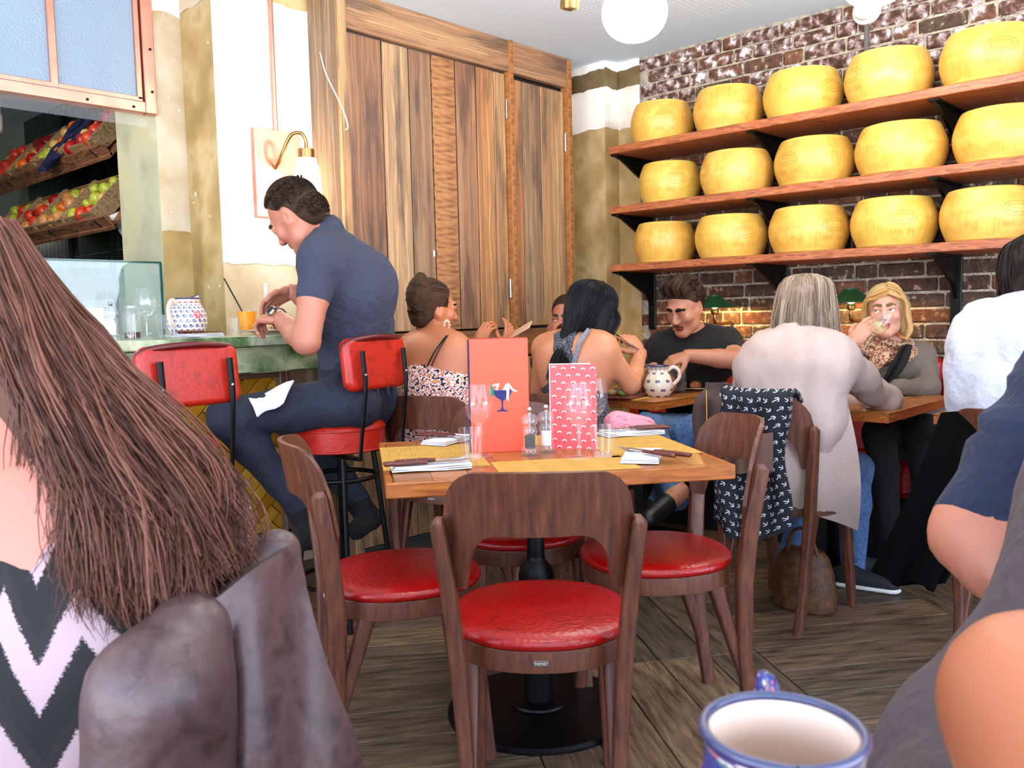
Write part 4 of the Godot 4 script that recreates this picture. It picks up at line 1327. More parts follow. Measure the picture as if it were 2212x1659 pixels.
	tumbler(Vector3(1.74, cy, -3.16), "empty ribbed tumbler right of the jug on the bar", "ribbed tumblers", 0, null, 0.8)
	var juice := mat(Color(0.95, 0.62, 0.05), 0.1)
	tumbler(Vector3(1.86, cy, -3.27), "tumbler full of orange juice on the bar with black straw", "ribbed tumblers", 0.95, juice, 1.15)
	var st := thing("drinking_straw", "thin black straw leaning out of the juice tumbler", "straw", Vector3(1.86, cy + 0.02, -3.25))
	var sg := Geo.new()
	sg.tube([Vector3(0.01, 0.0, 0.0), Vector3(-0.105, 0.21, 0.0)], 0.003, 6)
	part(st, "tube", sg, M.black)
	var bo := thing("juice_bottle", "small clear bottle of orange juice behind the man's hands", "bottle", Vector3(1.935, cy, -3.24))
	var bg := Geo.new()
	bg.lathe([Vector2(0, 0), Vector2(0.03, 0), Vector2(0.032, 0.01), Vector2(0.032, 0.10), Vector2(0.022, 0.13), Vector2(0.014, 0.15), Vector2(0.0135, 0.20), Vector2(0.016, 0.202), Vector2(0.016, 0.212), Vector2(0.013, 0.213)], 24)
	part(bo, "bottle_glass", bg, M.thick_glass)
	var jg := Geo.new()
	jg.lathe([Vector2(0, 0.004), Vector2(0.028, 0.004), Vector2(0.029, 0.085), Vector2(0, 0.085)], 20)
	part(bo, "juice", jg, juice)
	var nk := napkin(Vector3(1.575, cy, -3.14), 0.1, "folded white napkin with a knife lying in front of the jug on the bar", 0.17, 0.09)
	knife(Vector3(1.595, cy + 0.013, -3.13), 0.25, "dark red handled knife on the napkin in front of the bar jug")
	var pp := thing("dinner_plate", "black and white striped rim plate on the bar under the flatbread", "plate", Vector3(1.93, cy, -3.17))
	var pg := Geo.new()
	pg.lathe([Vector2(0, 0.004), Vector2(0.075, 0.004), Vector2(0.085, 0.008), Vector2(0.125, 0.018), Vector2(0.126, 0.021), Vector2(0.085, 0.012), Vector2(0.0, 0.009)], 40)
	part(pp, "dish", pg, M.cream)
	var pr := Geo.new()
	for k in 60: pr.box(Vector3(0.036, 0.0012, 0.005), Transform3D(ry(k * TAU / 60) * rz(0.22) * ry(0.5), ry(k * TAU / 60) * Vector3(0.106, 0.0172, 0)))
	part(pp, "rim_stripes", pr, M.black).set_meta("kind", "stuff")
	var fb := thing("flatbread", "folded charred flatbread pizza on the bar plate", "pizza", Vector3(1.92, cy + 0.012, -3.17))
	var B := Body.new()
	for k in 7:
		var a := k * 0.9
		B.cap(Vector3(cos(a) * 0.05, 0.012, sin(a) * 0.045), Vector3(cos(a + 0.9) * 0.055, 0.016, sin(a + 0.9) * 0.04), 0.016, 0.014, "crust", 0.015)
	B.cap(Vector3(-0.09, 0.014, 0.02), Vector3(0.03, 0.02, 0.03), 0.016, 0.02, "crust", 0.02)
	var cr := B.build(0.007, Vector3(-0.13, -0.02, -0.09), Vector3(0.1, 0.06, 0.09))
	part(fb, "crust", cr["crust"], tri_mat(mat(Color.WHITE, 0.8), ntex(noise(84, 0.03, 4), ["3a1c10", "9c6a38", "d9b27a", "e8cda0"], [0.1, 0.32, 0.5, 1.0]), Vector3(9, 9, 9)))
	for k in 5:
		var tg2 := Geo.new()
		tg2.ball(Vector3(-0.05 + k * 0.025, 0.033, 0.005 * (k % 3)), Vector3(0.014, 0.006, 0.012), 10)
		part(fb, "topping", tg2, mat(["a8321a", "d8b070", "7a1e12", "c25a2a", "a8321a"][k], 0.5))
	mill(Vector3(1.265, cy, -3.16), "clear acrylic salt mill on the bar, partly behind brown hair", false)
	# glass display case
	var dc := thing("display_case", "clear glass display case with green edges on the bar", "display case", Vector3(0.98, cy, -3.48))
	var pane := glass(Color(0.72, 0.85, 0.82, 0.12), 0.01)
	var ed := mat(Color(0.10, 0.26, 0.22), 0.1)
	for q in [[Vector3(1.12, 0.29, 0.008), Vector3(0, 0.145, 0.13)], [Vector3(0.008, 0.29, 0.4), Vector3(0.56, 0.145, -0.07)], [Vector3(1.12, 0.008, 0.4), Vector3(0, 0.294, -0.07)]]:
		part(dc, "glass_pane", gbox(q[0], 0, at(q[1])), pane)
	part(dc, "edge", gbox(Vector3(1.13, 0.007, 0.008), 0, at(Vector3(0, 0.293, 0.131))), ed)
	part(dc, "edge", gbox(Vector3(0.008, 0.29, 0.009), 0, at(Vector3(0.561, 0.145, 0.131))), ed)
	var bx := thing("cardboard_box", "small open tan cardboard carton inside the display case", "box", Vector3(1.30, cy, -3.47))
	part(bx, "carton", gbox(Vector3(0.10, 0.12, 0.07), 0.004, at(Vector3(0, 0.06, 0))), mat("c79b6a", 0.8))
	var ca := thing("glass_carafe", "small clear carafe with a little red wine on the bar", "carafe", Vector3(1.362, cy, -3.22))
	var cg2 := Geo.new()
	cg2.lathe([Vector2(0, 0), Vector2(0.03, 0), Vector2(0.031, 0.005), Vector2(0.03, 0.09), Vector2(0.022, 0.11), Vector2(0.024, 0.125)], 20)
	part(ca, "wall", cg2, M.glass)
	var cw := Geo.new()
	cw.lathe([Vector2(0, 0.004), Vector2(0.028, 0.004), Vector2(0.028, 0.026), Vector2(0, 0.026)], 20)
	part(ca, "wine", cw, mat("3a0a12", 0.1))
func stool(pos: Vector3, yaw: float, label: String) -> void:
	if not M.has("red_vinyl"):
		M.red_vinyl = tri_mat(mat(Color(0.68, 0.12, 0.055), 0.38), ntex(noise(86, 0.03, 4), ["c0b0b0", "ffffff", "e8dcdc"]), Vector3(2, 2, 2), true, ntex(noise(87, 0.12, 3), [], [], 256, 2.0), 0.1)
		M.red_dark = mat(Color(0.33, 0.02, 0.025), 0.4)
	var o := thing("bar_stool", label, "bar stool", pos, yaw, "red bar stools")
	var s := Geo.new()
	s.lathe([Vector2(0, 0.655), Vector2(0.158, 0.655), Vector2(0.165, 0.662), Vector2(0.168, 0.735), Vector2(0.168, 0.742), Vector2(0.158, 0.757), Vector2(0.12, 0.768), Vector2(0, 0.772)], 40)
	var seat := part(o, "seat", s, M.red_vinyl)
	var p := Geo.new()
	for h in [0.662, 0.738]:
		var ring := []
		for k in 41: ring.append(Vector3(cos(k * TAU / 40) * 0.168, h, sin(k * TAU / 40) * 0.168))
		p.tube(ring, 0.004, 6, 1.0, Vector3.UP, false)
	part(seat, "piping", p, M.red_vinyl)
	# padded backrest, slightly curved round the sitter; the sitter faces -z
	var b := Geo.new()
	var bp := rrect(0.335, 0.19, 0.035)
	b.prism(bp, -0.02, 0.024, at(Vector3(0, 0.98, 0.20), rx(-0.10)), 0.019)
	for i in b.v.size():
		b.v[i].z -= 0.9 * b.v[i].x * b.v[i].x
	b.soften()
	var back := part(o, "backrest", b, M.red_vinyl)
	var tp := Geo.new()
	tp.tube(spline([Vector3(-0.155, 1.03, 0.165), Vector3(-0.14, 1.062, 0.185), Vector3(0, 1.076, 0.205), Vector3(0.14, 1.062, 0.185), Vector3(0.155, 1.03, 0.165)]), 0.011, 8)
	part(back, "top_piping", tp, M.red_dark)
	for sx in [-1, 1]:
		var st := Geo.new()
		st.tube([Vector3(sx * 0.115, 1.03, 0.222), Vector3(sx * 0.115, 0.92, 0.232), Vector3(sx * 0.115, 0.86, 0.228), Vector3(sx * 0.118, 0.70, 0.205), Vector3(sx * 0.118, 0.642, 0.198)], [0.011, 0.011, 0.009, 0.0085, 0.0085], 8, 0.6, Vector3.BACK)
		st.tube([Vector3(sx * 0.118, 0.645, 0.20), Vector3(sx * 0.09, 0.645, 0.05)], 0.0085, 8)
		var bb := part(o, "back_bar", st, M.iron)
		for y in [1.015, 0.945]:
			var sc := Geo.new()
			sc.ball(Vector3(sx * 0.115, y, 0.234 - (y - 0.945) * 0.12), Vector3(0.006, 0.006, 0.004), 8)
			part(bb, "screw", sc, M.steel)
	for k in 4:
		var a := PI / 4 + k * PI / 2
		var l := Geo.new()
		l.tube([Vector3(cos(a) * 0.12, 0.655, sin(a) * 0.12), Vector3(cos(a) * 0.19, 0.004, sin(a) * 0.19)], 0.0105, 8)
		part(o, "leg", l, M.iron)
	for h in [[0.55, 0.13], [0.16, 0.175]]:
		var ring := []
		for k in 33: ring.append(Vector3(cos(k * TAU / 32) * h[1], h[0], sin(k * TAU / 32) * h[1]))
		var rg := Geo.new()
		rg.tube(ring, 0.009, 8, 1.0, Vector3.UP, false)
		part(o, "foot_ring", rg, M.iron)

# ------------------------------------------------------------------ kitchen seen through the opening
func build_kitchen() -> void:
	var kw := struct("wall_kitchen", "kitchen side wall of glossy dark green tiles")
	part(kw, "backing", gbox(Vector3(0.2, CEIL, 4.4), 0, at(Vector3(2.42, CEIL / 2, -6.3))), mat("9aa39a", 0.8))
	var gt := []
	for c in ["0f2418", "14301f", "0c1d15", "173523"]: gt.append(mat(c, 0.12))
	var tm := gbox(Vector3(0.012, 0.148, 0.073), 0.002).mesh()
	var n := 0
	for r in 9:
		for c in 32:
			var y := 1.30 + r * 0.152; var z := -4.75 - c * 0.0765
			if n < 288:
				n += 1
				part(kw, "tile", tm, gt[rng.randi() % 4], at(Vector3(2.316, y + 0.076, z)))
	part(kw, "end_wall", gbox(Vector3(5.2, CEIL, 0.2), 0, at(Vector3(-0.1, CEIL / 2, -8.3))), gt[0])
	for z in [-4.95, -5.65, -6.35]: part(kw, "shelf_upright", gbox(Vector3(0.025, 1.4, 0.03), 0, at(Vector3(2.295, 1.9, z))), M.black)
	# head of the opening above the window and its copper frame
	var wn := struct("window_1", "copper framed window with obscured glass above the bar opening")
	var cp := [[Vector3(2.254, 0.05, 0.05), Vector3(0.577, 2.07, -3.78)], [Vector3(0.05, 0.62, 0.05), Vector3(1.73, 2.355, -3.78)], [Vector3(0.03, 0.6, 0.03), Vector3(1.345, 2.37, -3.785)], [Vector3(0.03, 0.6, 0.03), Vector3(0.95, 2.37, -3.785)]]
	for q in cp: part(wn, "frame_bar", gbox(q[0], 0.004, at(q[1])), M.copper)
	part(wn, "inner_frame", gbox(Vector3(2.2, 0.022, 0.035), 0.002, at(Vector3(0.6, 2.106, -3.79))), M.copper)
	part(wn, "inner_frame", gbox(Vector3(0.022, 0.55, 0.035), 0.002, at(Vector3(1.69, 2.38, -3.79))), M.copper)
	var ob := glass(Color(0.52, 0.60, 0.68, 0.72), 0.3)
	ob.normal_enabled = true; ob.normal_texture = ntex(noise(88, 0.04, 3), [], [], 512, 4.0)
	ob.uv1_triplanar = true; ob.uv1_scale = Vector3(4, 4, 4)
	for x in [[1.36, 1.685], [0.965, 1.33], [0.55, 0.935]]:
		part(wn, "pane", gbox(Vector3(x[1] - x[0], 0.54, 0.006), 0, at(Vector3((x[0] + x[1]) / 2, 2.385, -3.79))), ob)
	for p in [Vector3(1.46, 2.065, -3.752), Vector3(1.65, 2.065, -3.752), Vector3(1.735, 2.14, -3.752), Vector3(1.735, 2.32, -3.752)]:
		var sg := Geo.new()
		sg.ball(p, Vector3(0.006, 0.006, 0.003), 8)
		part(wn, "screw", sg, M.iron)
	part(wn, "lower_glass", gbox(Vector3(2.3, 0.05, 0.008), 0, at(Vector3(0.6, 2.02, -3.80))), M.glass)
	# racks: sloping boards on the side wall with crates of fruit
	var rm := wood_mat("4a2e20", "7a4e36", "94684a", Vector3(3, 3, 0.5), 75, 0.6)
	var cm := wood_mat("5c4530", "8a6e4c", "a88a62", Vector3(3, 3, 0.5), 77, 0.7)
	var fc := [Color(0.62, 0.04, 0.05), Color(0.80, 0.22, 0.12), Color(0.85, 0.72, 0.42), Color(0.68, 0.74, 0.26), Color(0.85, 0.40, 0.05), Color(0.78, 0.55, 0.32)]
	var fn := ["red", "orange-red", "cream", "green", "orange", "peach"]
	var rl := [["upper wooden fruit rack in the kitchen", 2.045], ["lower wooden fruit rack in the kitchen", 1.667]]
	var fruit := 0
	for r in 2:
		var y: float = rl[r][1]
		var o := thing("fruit_rack", rl[r][0], "rack", Vector3(2.04, y, -5.8), 0, "kitchen fruit racks")
		var tilt := rz(0.85)
		part(o, "board", gbox(Vector3(0.36, 0.02, 2.0), 0.002, at(Vector3(0.03, 0.12, 0.02), tilt)), rm)
		part(o, "lip", gbox(Vector3(0.018, 0.085, 2.0), 0.003, at(Vector3(-0.10, 0.025, 0.02), tilt)), rm)
		for z in [0.88, 0.2, -0.5]: part(o, "bracket", gbox(Vector3(0.004, 0.055, 0.018), 0.001, at(Vector3(-0.113, 0.02, z), tilt)), M.steel)
		for cI in 4:
			var cz := 0.75 - cI * 0.46
			if r == 1: cz -= 0.05
			var cl: String = ["right-end crate of the %s rack", "second crate from the right on the %s rack", "third crate from the right on the %s rack", "left-end crate of the %s rack"][cI] % ["upper", "lower"][r]
			var c := thing("fruit_crate", "open wooden fruit crate, " + cl, "crate", Vector3(2.04, y, -5.8 + cz), 0, "open fruit crates")
			var T := Transform3D(tilt, Vector3(0.02, 0.135, 0))
			for q in [[Vector3(0.30, 0.012, 0.42), Vector3(0, 0.012, 0)], [Vector3(0.012, 0.095, 0.42), Vector3(-0.15, 0.045, 0)], [Vector3(0.012, 0.095, 0.42), Vector3(0.15, 0.045, 0)], [Vector3(0.31, 0.10, 0.012), Vector3(0, 0.055, 0.21)], [Vector3(0.31, 0.10, 0.012), Vector3(0, 0.055, -0.21)]]:
				part(c, "side", gbox(q[0], 0.002, T * at(q[1])), cm)
			for k in 9:
				var i := k % 3; var j := int(k / 3.0)
				var rr := rng.randf_range(0.036, 0.048)
				var p := Vector3(-0.115 + j * 0.10 + rng.randf_range(-0.01, 0.01), 0.06 + rng.randf_range(0, 0.025), 0.13 - i * 0.13 + rng.randf_range(-0.02, 0.02))
				var kind := (cI * 2 + r + rng.randi() % 3) % 6
				fruit += 1
				var f := thing("fruit", "%s fruit in the %s, %s row, %s" % [fn[kind], cl, ["front", "middle", "back"][j], ["right", "centre", "left"][i]], "fruit", Vector3(2.04, y, -5.8 + cz) + T * p, 0, "fruit in the kitchen crates")
				var g := Geo.new()
				g.lathe([Vector2(0, -0.82), Vector2(0.25, -0.9), Vector2(0.7, -0.62), Vector2(0.97, 0.0), Vector2(0.85, 0.55), Vector2(0.45, 0.86), Vector2(0.18, 0.83), Vector2(0, 0.72)].map(func(q): return q * rr), 16)
				part(f, "flesh", g, fruit_mat(fc[kind], kind), at(Vector3.ZERO, rx(rng.randf_range(-0.7, 0.7)) * rz(rng.randf_range(-0.7, 0.7))))
				var sg := Geo.new()
				sg.tube([Vector3(0, rr * 0.7, 0), Vector3(0.003, rr * 1.1, 0.002)], 0.0018, 5)
				part(f, "stem", sg, mat("3a2a18", 0.8))
	# blue cloth hanging over the upper crate
	var cl2 := thing("blue_cloth", "crumpled dark blue cloth draped over the upper fruit rack", "cloth", Vector3(1.88, 2.12, -5.35))
	var rows := []
	for i in 15:
		var r := PackedVector3Array()
		var v := i / 14.0
		for j in 9:
			var u := j / 8.0 - 0.5
			var wd := 0.10 + 0.10 * sin(v * PI * 0.9 + 0.2)
			r.append(Vector3(-0.03 + 0.18 * v + 0.02 * sin(u * 15 + v * 4), -0.08 + 0.30 * v + 0.018 * cos(u * 12 + v * 9), -u * wd - 0.12 + 0.30 * v))
		rows.append(r)
	var bg := Geo.new()
	bg.sheet(rows, 0.008)
	part(cl2, "fabric", bg, mat(Color(0.03, 0.06, 0.24), 0.9))
	var kl := thing("kitchen_lamp", "white bulkhead lamp in the kitchen under the copper window frame", "lamp", Vector3(1.62, 2.33, -5.55))
	var kg := Geo.new()
	kg.lathe([Vector2(0, -0.1), Vector2(0.05, -0.095), Vector2(0.06, -0.08), Vector2(0.062, 0.0), Vector2(0.055, 0.01), Vector2(0.055, 0.32), Vector2(0, 0.32)], 24)
	part(kl, "housing", kg, M.white)
	var rp := thing("paper_roll", "blue-printed white paper rolls on the lower fruit rack's end", "paper roll", Vector3(2.02, 1.72, -4.92))
	for k in 2:
		var pg := Geo.new()
		pg.lathe([Vector2(0, 0), Vector2(0.035, 0), Vector2(0.035, 0.30), Vector2(0, 0.30)], 18, at(Vector3(-0.03 + k * 0.05, -0.02 + k * -0.045, 0.03), rz(-1.15)))
		part(rp, "roll", pg, tri_mat(mat(Color.WHITE, 0.7), ntex(noise(89, 0.03, 2), ["f0f0f4", "f0f0f4", "9db0d8", "f0f0f4"], [0.0, 0.6, 0.66, 0.72]), Vector3(8, 8, 8)))
	omni(kl, "lamp_light", Vector3(-0.9, -0.1, 1.0), Color(1, 0.95, 0.88), 1.2, 0.08)  # bare light set apart from the lamp housing, out in the kitchen
func fruit_mat(c: Color, k: int) -> Material:
	if not M.has("fruit%d" % k):
		M["fruit%d" % k] = tri_mat(mat(c, 0.35), ntex(noise(200 + k, 0.02, 3), ["b89080", "ffffff", "ffe8c0"]), Vector3(6, 6, 6))
	return M["fruit%d" % k]

# ------------------------------------------------------------------ bentwood dining chair, sitter faces +z
var chair0: Node3D
func make_chair() -> Node3D:
	M.chair = tri_mat(mat(Color.WHITE, 0.42), ntex(noise(101, 0.02, 4, FastNoiseLite.TYPE_SIMPLEX_SMOOTH, 12.0), ["381b12", "552d20", "613520", "764630"], [], 512), Vector3(5.0, 0.7, 5.0), false, null)
	M.pad = tri_mat(mat(Color(0.62, 0.03, 0.025), 0.3), ntex(noise(102, 0.03, 4), ["d0c0c0", "ffffff", "e0d4d4"]), Vector3(2.5, 2.5, 2.5), true, ntex(noise(103, 0.1, 3), [], [], 256, 2.0), 0.25)
	M.tag = mat(Color(0.45, 0.42, 0.38), 0.3, 0.8)
	var o := thing("dining_chair", "", "chair", Vector3.ZERO, 0, "dark bentwood dining chairs")
	var shape := func(r: float, y: float) -> PackedVector3Array:
		var q := PackedVector3Array()
		for j in 49:
			var a := -TAU * j / 48
			var c := cos(a); var s := sin(a)
			q.append(Vector3(signf(c) * pow(absf(c), 0.88) * r * 1.0, y, signf(s) * pow(absf(s), 0.9) * r * 1.02))
		return q
	var p := Geo.new()
	var rows := []
	for q in [[0.196, 0.452], [0.204, 0.458], [0.204, 0.468], [0.197, 0.478], [0.17, 0.484], [0.09, 0.4875], [0.001, 0.488]]: rows.append(shape.call(q[0], q[1]))
	p.grid(rows)
	part(o, "seat_pad", p, M.pad)
	var f := Geo.new()
	f.grid([shape.call(0.001, 0.405), shape.call(0.198, 0.405)])
	f.grid([shape.call(0.198, 0.405), shape.call(0.2, 0.407), shape.call(0.2, 0.45), shape.call(0.198, 0.452)])
	f.grid([shape.call(0.198, 0.452), shape.call(0.001, 0.453)])
	var fr := part(o, "seat_frame", f, M.chair)
	# backrest: bent plywood with an arched lower edge
	rows = []
	var nu := 36; var nv := 12
	for i in nv + 1:
		var r := PackedVector3Array()
		for j in nu + 1:
			var u := (float(j) / nu) * 2.0 - 1.0
			var au := absf(u)
			var top := 0.845 - 0.012 * u * u - 0.11 * (1.0 - sqrt(max(0.0, 1.0 - pow(max(0.0, (au - 0.60) / 0.40), 2.4))))
			var bot := 0.715 - 0.125 * (1.0 - sqrt(max(0.0, 1.0 - pow(clampf((au - 0.35) / 0.42, 0.0, 1.0), 2.6))))
			if au > 0.93: bot = lerpf(bot, top, pow((au - 0.93) / 0.07, 2.0) * 0.3)
			var y := lerpf(bot, top, float(i) / nv)
			var yy := y - 0.6
			r.append(Vector3(-u * (0.192 + 0.012 * yy), y, -0.262 - yy * 0.16 + 0.085 * u * u))
		rows.append(r)
	var b := Geo.new()
	b.sheet(rows, 0.011)
	part(o, "backrest", b, M.chair)
	for s in [-1, 1]:
		var l := Geo.new()
		bar(l, [Vector3(s * 0.150, 0.0, -0.225), Vector3(s * 0.158, 0.20, -0.198), Vector3(s * 0.172, 0.42, -0.19), Vector3(s * 0.188, 0.60, -0.205), Vector3(s * 0.204, 0.728, -0.225), Vector3(s * 0.2, 0.742, -0.222)], [0.015, 0.016, 0.018, 0.017, 0.015, 0.007], 1.3)
		part(o, "back_upright", l, M.chair)
		var k := Geo.new()
		bar(k, [Vector3(s * 0.152, 0.13, -0.205), Vector3(s * 0.15, 0.41, -0.115)], [0.012, 0.018], 1.2)
		part(o, "leg_brace", k, M.chair)
		var q := Geo.new()
		bar(q, [Vector3(s * 0.165, 0.0, 0.185), Vector3(s * 0.15, 0.41, 0.145)], [0.014, 0.02], 1.2)
		part(o, "leg", q, M.chair)
	part(fr, "maker_plate", gbox(Vector3(0.032, 0.013, 0.003), 0.001, at(Vector3(0, 0.428, -0.2045))), M.tag)
	var tm := TextMesh.new()
	tm.text = "THONET"; tm.font_size = 16; tm.pixel_size = 0.0005; tm.depth = 0.0008
	var fo := SystemFont.new()
	fo.font_names = ["Droid Sans"]
	tm.font = fo
	part(fr, "maker_lettering", tm, mat(Color(0.85, 0.83, 0.8), 0.4), at(Vector3(0, 0.428, -0.2064), ry(PI)))
	return o
# a squared bar: rounded square section swept along pts
func bar(g: Geo, pts: Array, rad: Array, deep: float) -> void:
	var rows := []
	for i in pts.size():
		var r := PackedVector3Array()
		for j in 12:
			var a := TAU * (j + 0.5) / 12
			var c := cos(a); var s := sin(a)
			r.append(pts[i] + Vector3(signf(c) * pow(absf(c), 0.45) * rad[i], 0, -signf(s) * pow(absf(s), 0.45) * rad[i] * deep))
		rows.append(r)
	g.grid(rows, true)
	for e in 2:
		var row: PackedVector3Array = rows[0 if e == 0 else pts.size() - 1]
		for j in 12:
			if e == 0: g.tri(pts[0], row[(j + 1) % 12], row[j])
			else: g.tri(pts[-1], row[j], row[(j + 1) % 12])
func chair(pos: Vector3, face: Vector2, label: String) -> Node3D:
	var yaw := atan2(face.x, face.y)
	if chair0 == null:
		chair0 = make_chair()
		chair0.position = pos; chair0.rotation.y = yaw
		chair0.set_meta("label", label)
		return chair0
	return dup(chair0, pos, yaw, label)
func table_mats() -> void:
	M.oak = tri_mat(mat(Color.WHITE, 0.34), ntex(noise(110, 0.02, 5, FastNoiseLite.TYPE_SIMPLEX_SMOOTH, 14.0), ["70421f", "96602f", "a9713a", "b98348"], [], 512), Vector3(0.8, 6.0, 6.0), false)
	M.oak.albedo_color = Color(1.0, 0.93, 0.86)
	M.oak2 = tint(M.oak, Color(0.92, 0.84, 0.78), Vector3(0.3, 0.2, 0.6))
	M.oak_edge = tint(M.oak, Color(1.0, 0.86, 0.72), Vector3(0.1, 0.5, 0.2))
	# printed paper placemat
	var im := Image.create(256, 180, false, Image.FORMAT_RGB8)
	im.fill(Color(0.74, 0.56, 0.22))
	var r := RandomNumberGenerator.new(); r.seed = 3
	for c in 4:
		for l in 26:
			if r.randf() < 0.2: continue
			var x := 12 + c * 62
			var y := 14 + l * 6
			var e := x + int(r.randf_range(15, 50))
			while x < e:
				var w := r.randi_range(2, 7)
				im.fill_rect(Rect2i(x, y, min(w, e - x), 2), Color(0.60, 0.42, 0.08))
				x += w + 2
	M.mat_paper = mat(Color.WHITE, 0.75)
	M.mat_paper.albedo_texture = ImageTexture.create_from_image(im)
	M.edge_paper = mat(Color(0.74, 0.56, 0.22), 0.8)
const TO := Vector3(1.269, 0.75, -1.627)
const TU := Vector3(0.803, 0, 0.596)
const TW := Vector3(0.596, 0, -0.803)
const TYAW := -0.6387
func tt(u: float, w: float, h := 0.0) -> Vector3:
	return TO + TU * u + TW * w + Vector3(0, h, 0)
func placemat(pos: Vector3, yaw: float, label: String, w := 0.40, h := 0.28) -> void:
	var o := thing("placemat", label, "placemat", pos, yaw, "yellow paper placemats")
	part(o, "paper", gbox(Vector3(w, 0.001, h), 0, at(Vector3(0, 0.0006, 0))), M.edge_paper)
	var g := Geo.new()
	g.quad(Vector3(-w / 2, 0.0014, h / 2), Vector3(w / 2, 0.0014, h / 2), Vector3(w / 2, 0.0014, -h / 2), Vector3(-w / 2, 0.0014, -h / 2))
	part(o, "print", g, M.mat_paper)
func round_base(o: Node3D, c: Vector3, r: float, ht: float) -> void:
	var g := Geo.new()
	g.lathe([Vector2(0, 0), Vector2(r, 0), Vector2(r, 0.008), Vector2(r * 0.97, 0.016), Vector2(0.1, 0.026), Vector2(0.085, 0.03), Vector2(0.083, 0.036), Vector2(0.06, 0.04), Vector2(0, 0.04)], 48, at(c))
	part(o, "foot_disc", g, M.iron)
	var p := Geo.new()
	p.lathe([Vector2(0.042, 0.03), Vector2(0.042, 0.36), Vector2(0.05, 0.375), Vector2(0.052, 0.40), Vector2(0.045, 0.425), Vector2(0.028, 0.445), Vector2(0.025, 0.46), Vector2(0.025, ht)], 28, at(c))
	part(o, "column", p, M.iron)
func build_main_table() -> void:
	table_mats()
	var o := thing("dining_table", "empty oak table laid for four in the middle of the room", "table", tt(0.446, 0.345, -0.75), TYAW, "oak restaurant tables")
	var B := Vector3(0, 0.73, 0)
	# top in joined boards with a frame round it, as a parquet
	part(o, "top_core", gbox(Vector3(0.888, 0.03, 0.686), 0.002, at(Vector3(0, 0.728, 0))), M.oak_edge)
	for q in [[Vector3(0.892, 0.038, 0.018), Vector3(0, 0.7305, 0.336)], [Vector3(0.892, 0.038, 0.018), Vector3(0, 0.7305, -0.336)], [Vector3(0.018, 0.038, 0.654), Vector3(0.437, 0.7305, 0)], [Vector3(0.018, 0.038, 0.654), Vector3(-0.437, 0.7305, 0)]]:
		part(o, "edge_band", gbox(q[0], 0.003, at(q[1])), M.oak_edge)
	for i in 9:
		part(o, "top_board", gbox(Vector3(0.0935, 0.006, 0.652), 0.0008, at(Vector3(-0.378 + i * 0.0945, 0.747, 0))), M.oak if i % 2 else M.oak2, Transform3D())
	round_base(o, Vector3(-0.02, 0, 0.03), 0.265, 0.71)
	part(o, "top_plate", gbox(Vector3(0.3, 0.012, 0.3), 0.002, at(Vector3(-0.02, 0.706, 0.03))), M.iron)
	# chairs round it
	chair(Vector3(1.44, 0, -1.29), Vector2(0.75, -0.66), "dark wooden chair with red seat nearest the viewer, its back to us")
	chair(Vector3(1.43, 0, -1.775), Vector2(0.80, 0.45), "dark wooden chair with red seat left of the laid table")
	chair(Vector3(2.01, 0, -1.365), Vector2(-0.803, -0.596), "dark wooden chair with red seat right of the laid table")
	chair(Vector3(1.965, 0, -1.84), Vector2(-0.596, 0.803), "dark wooden chair on the far side of the laid table, behind the orange menu")
	# ---- place settings
	placemat(tt(0.14, 0.37), TYAW + PI / 2, "yellow printed paper placemat on the left side of the laid table")
	placemat(tt(0.466, 0.115), TYAW, "yellow printed paper placemat nearest the viewer on the laid table", 0.36, 0.2)
	placemat(tt(0.752, 0.38), TYAW + PI / 2, "yellow printed paper placemat on the right side of the laid table", 0.38, 0.26)
	placemat(tt(0.466, 0.57), TYAW, "yellow printed paper placemat at the far edge of the laid table", 0.36, 0.2)
	napkin(tt(0.122, 0.165, 0.002), TYAW + 0.02, "folded white napkin under fork and knife at the table's left front corner", 0.205, 0.085)
	knife(tt(0.115, 0.150, 0.014), TYAW + 0.10, "wood-handled knife on the napkin at the table's left front")
	fork(tt(0.135, 0.175, 0.015), TYAW + 0.14, "steel fork with red wood handle on the napkin at the table's left front")
	napkin(tt(0.69, 0.15, 0.002), TYAW + 1.18, "folded white napkin under two red wood handles at the table's right", 0.19, 0.10)
	knife(tt(0.72, 0.135, 0.014), TYAW + 2.15, "wood-handled knife on the napkin at the table's right front")
	fork(tt(0.69, 0.135, 0.015), TYAW + 2.05, "steel fork with wood handle on the napkin at the table's right front")
	napkin(tt(0.215, 0.62, 0.002), TYAW + 0.9, "folded white napkin at the far left of the laid table, behind the wine glass", 0.18, 0.09)
	knife(tt(0.235, 0.615, 0.014), TYAW - 0.7, "wood-handled knife on the napkin at the table's far left")
	fork(tt(0.21, 0.61, 0.015), TYAW - 0.6, "fork with wood handle on the napkin at the table's far left")
	napkin(tt(0.80, 0.59, 0.002), TYAW + 0.12, "folded white napkin at the table's far right, under a red handled knife", 0.20, 0.09)
	knife(tt(0.80, 0.60, 0.014), TYAW + PI, "wood-handled knife on the napkin at the table's far right")
	fork(tt(0.815, 0.575, 0.014), TYAW + PI, "fork with wood handle on the napkin at the table's far right")
	wine_glass(tt(0.275, 0.33), "wine glass in front of the orange menu on the laid table", "wine glasses", 1.02)
	wine_glass(tt(0.532, 0.21), "wine glass in front of the pink menu on the laid table", "wine glasses", 1.05)
	wine_glass(tt(0.645, 0.45), "wine glass half hidden behind the pink menu", "wine glasses", 1.0)
	tumbler(tt(0.245, 0.275), "ribbed tumbler in front of the orange menu's left edge", "ribbed tumblers")
	tumbler(tt(0.598, 0.205), "ribbed tumbler right of the pink menu on the laid table", "ribbed tumblers")
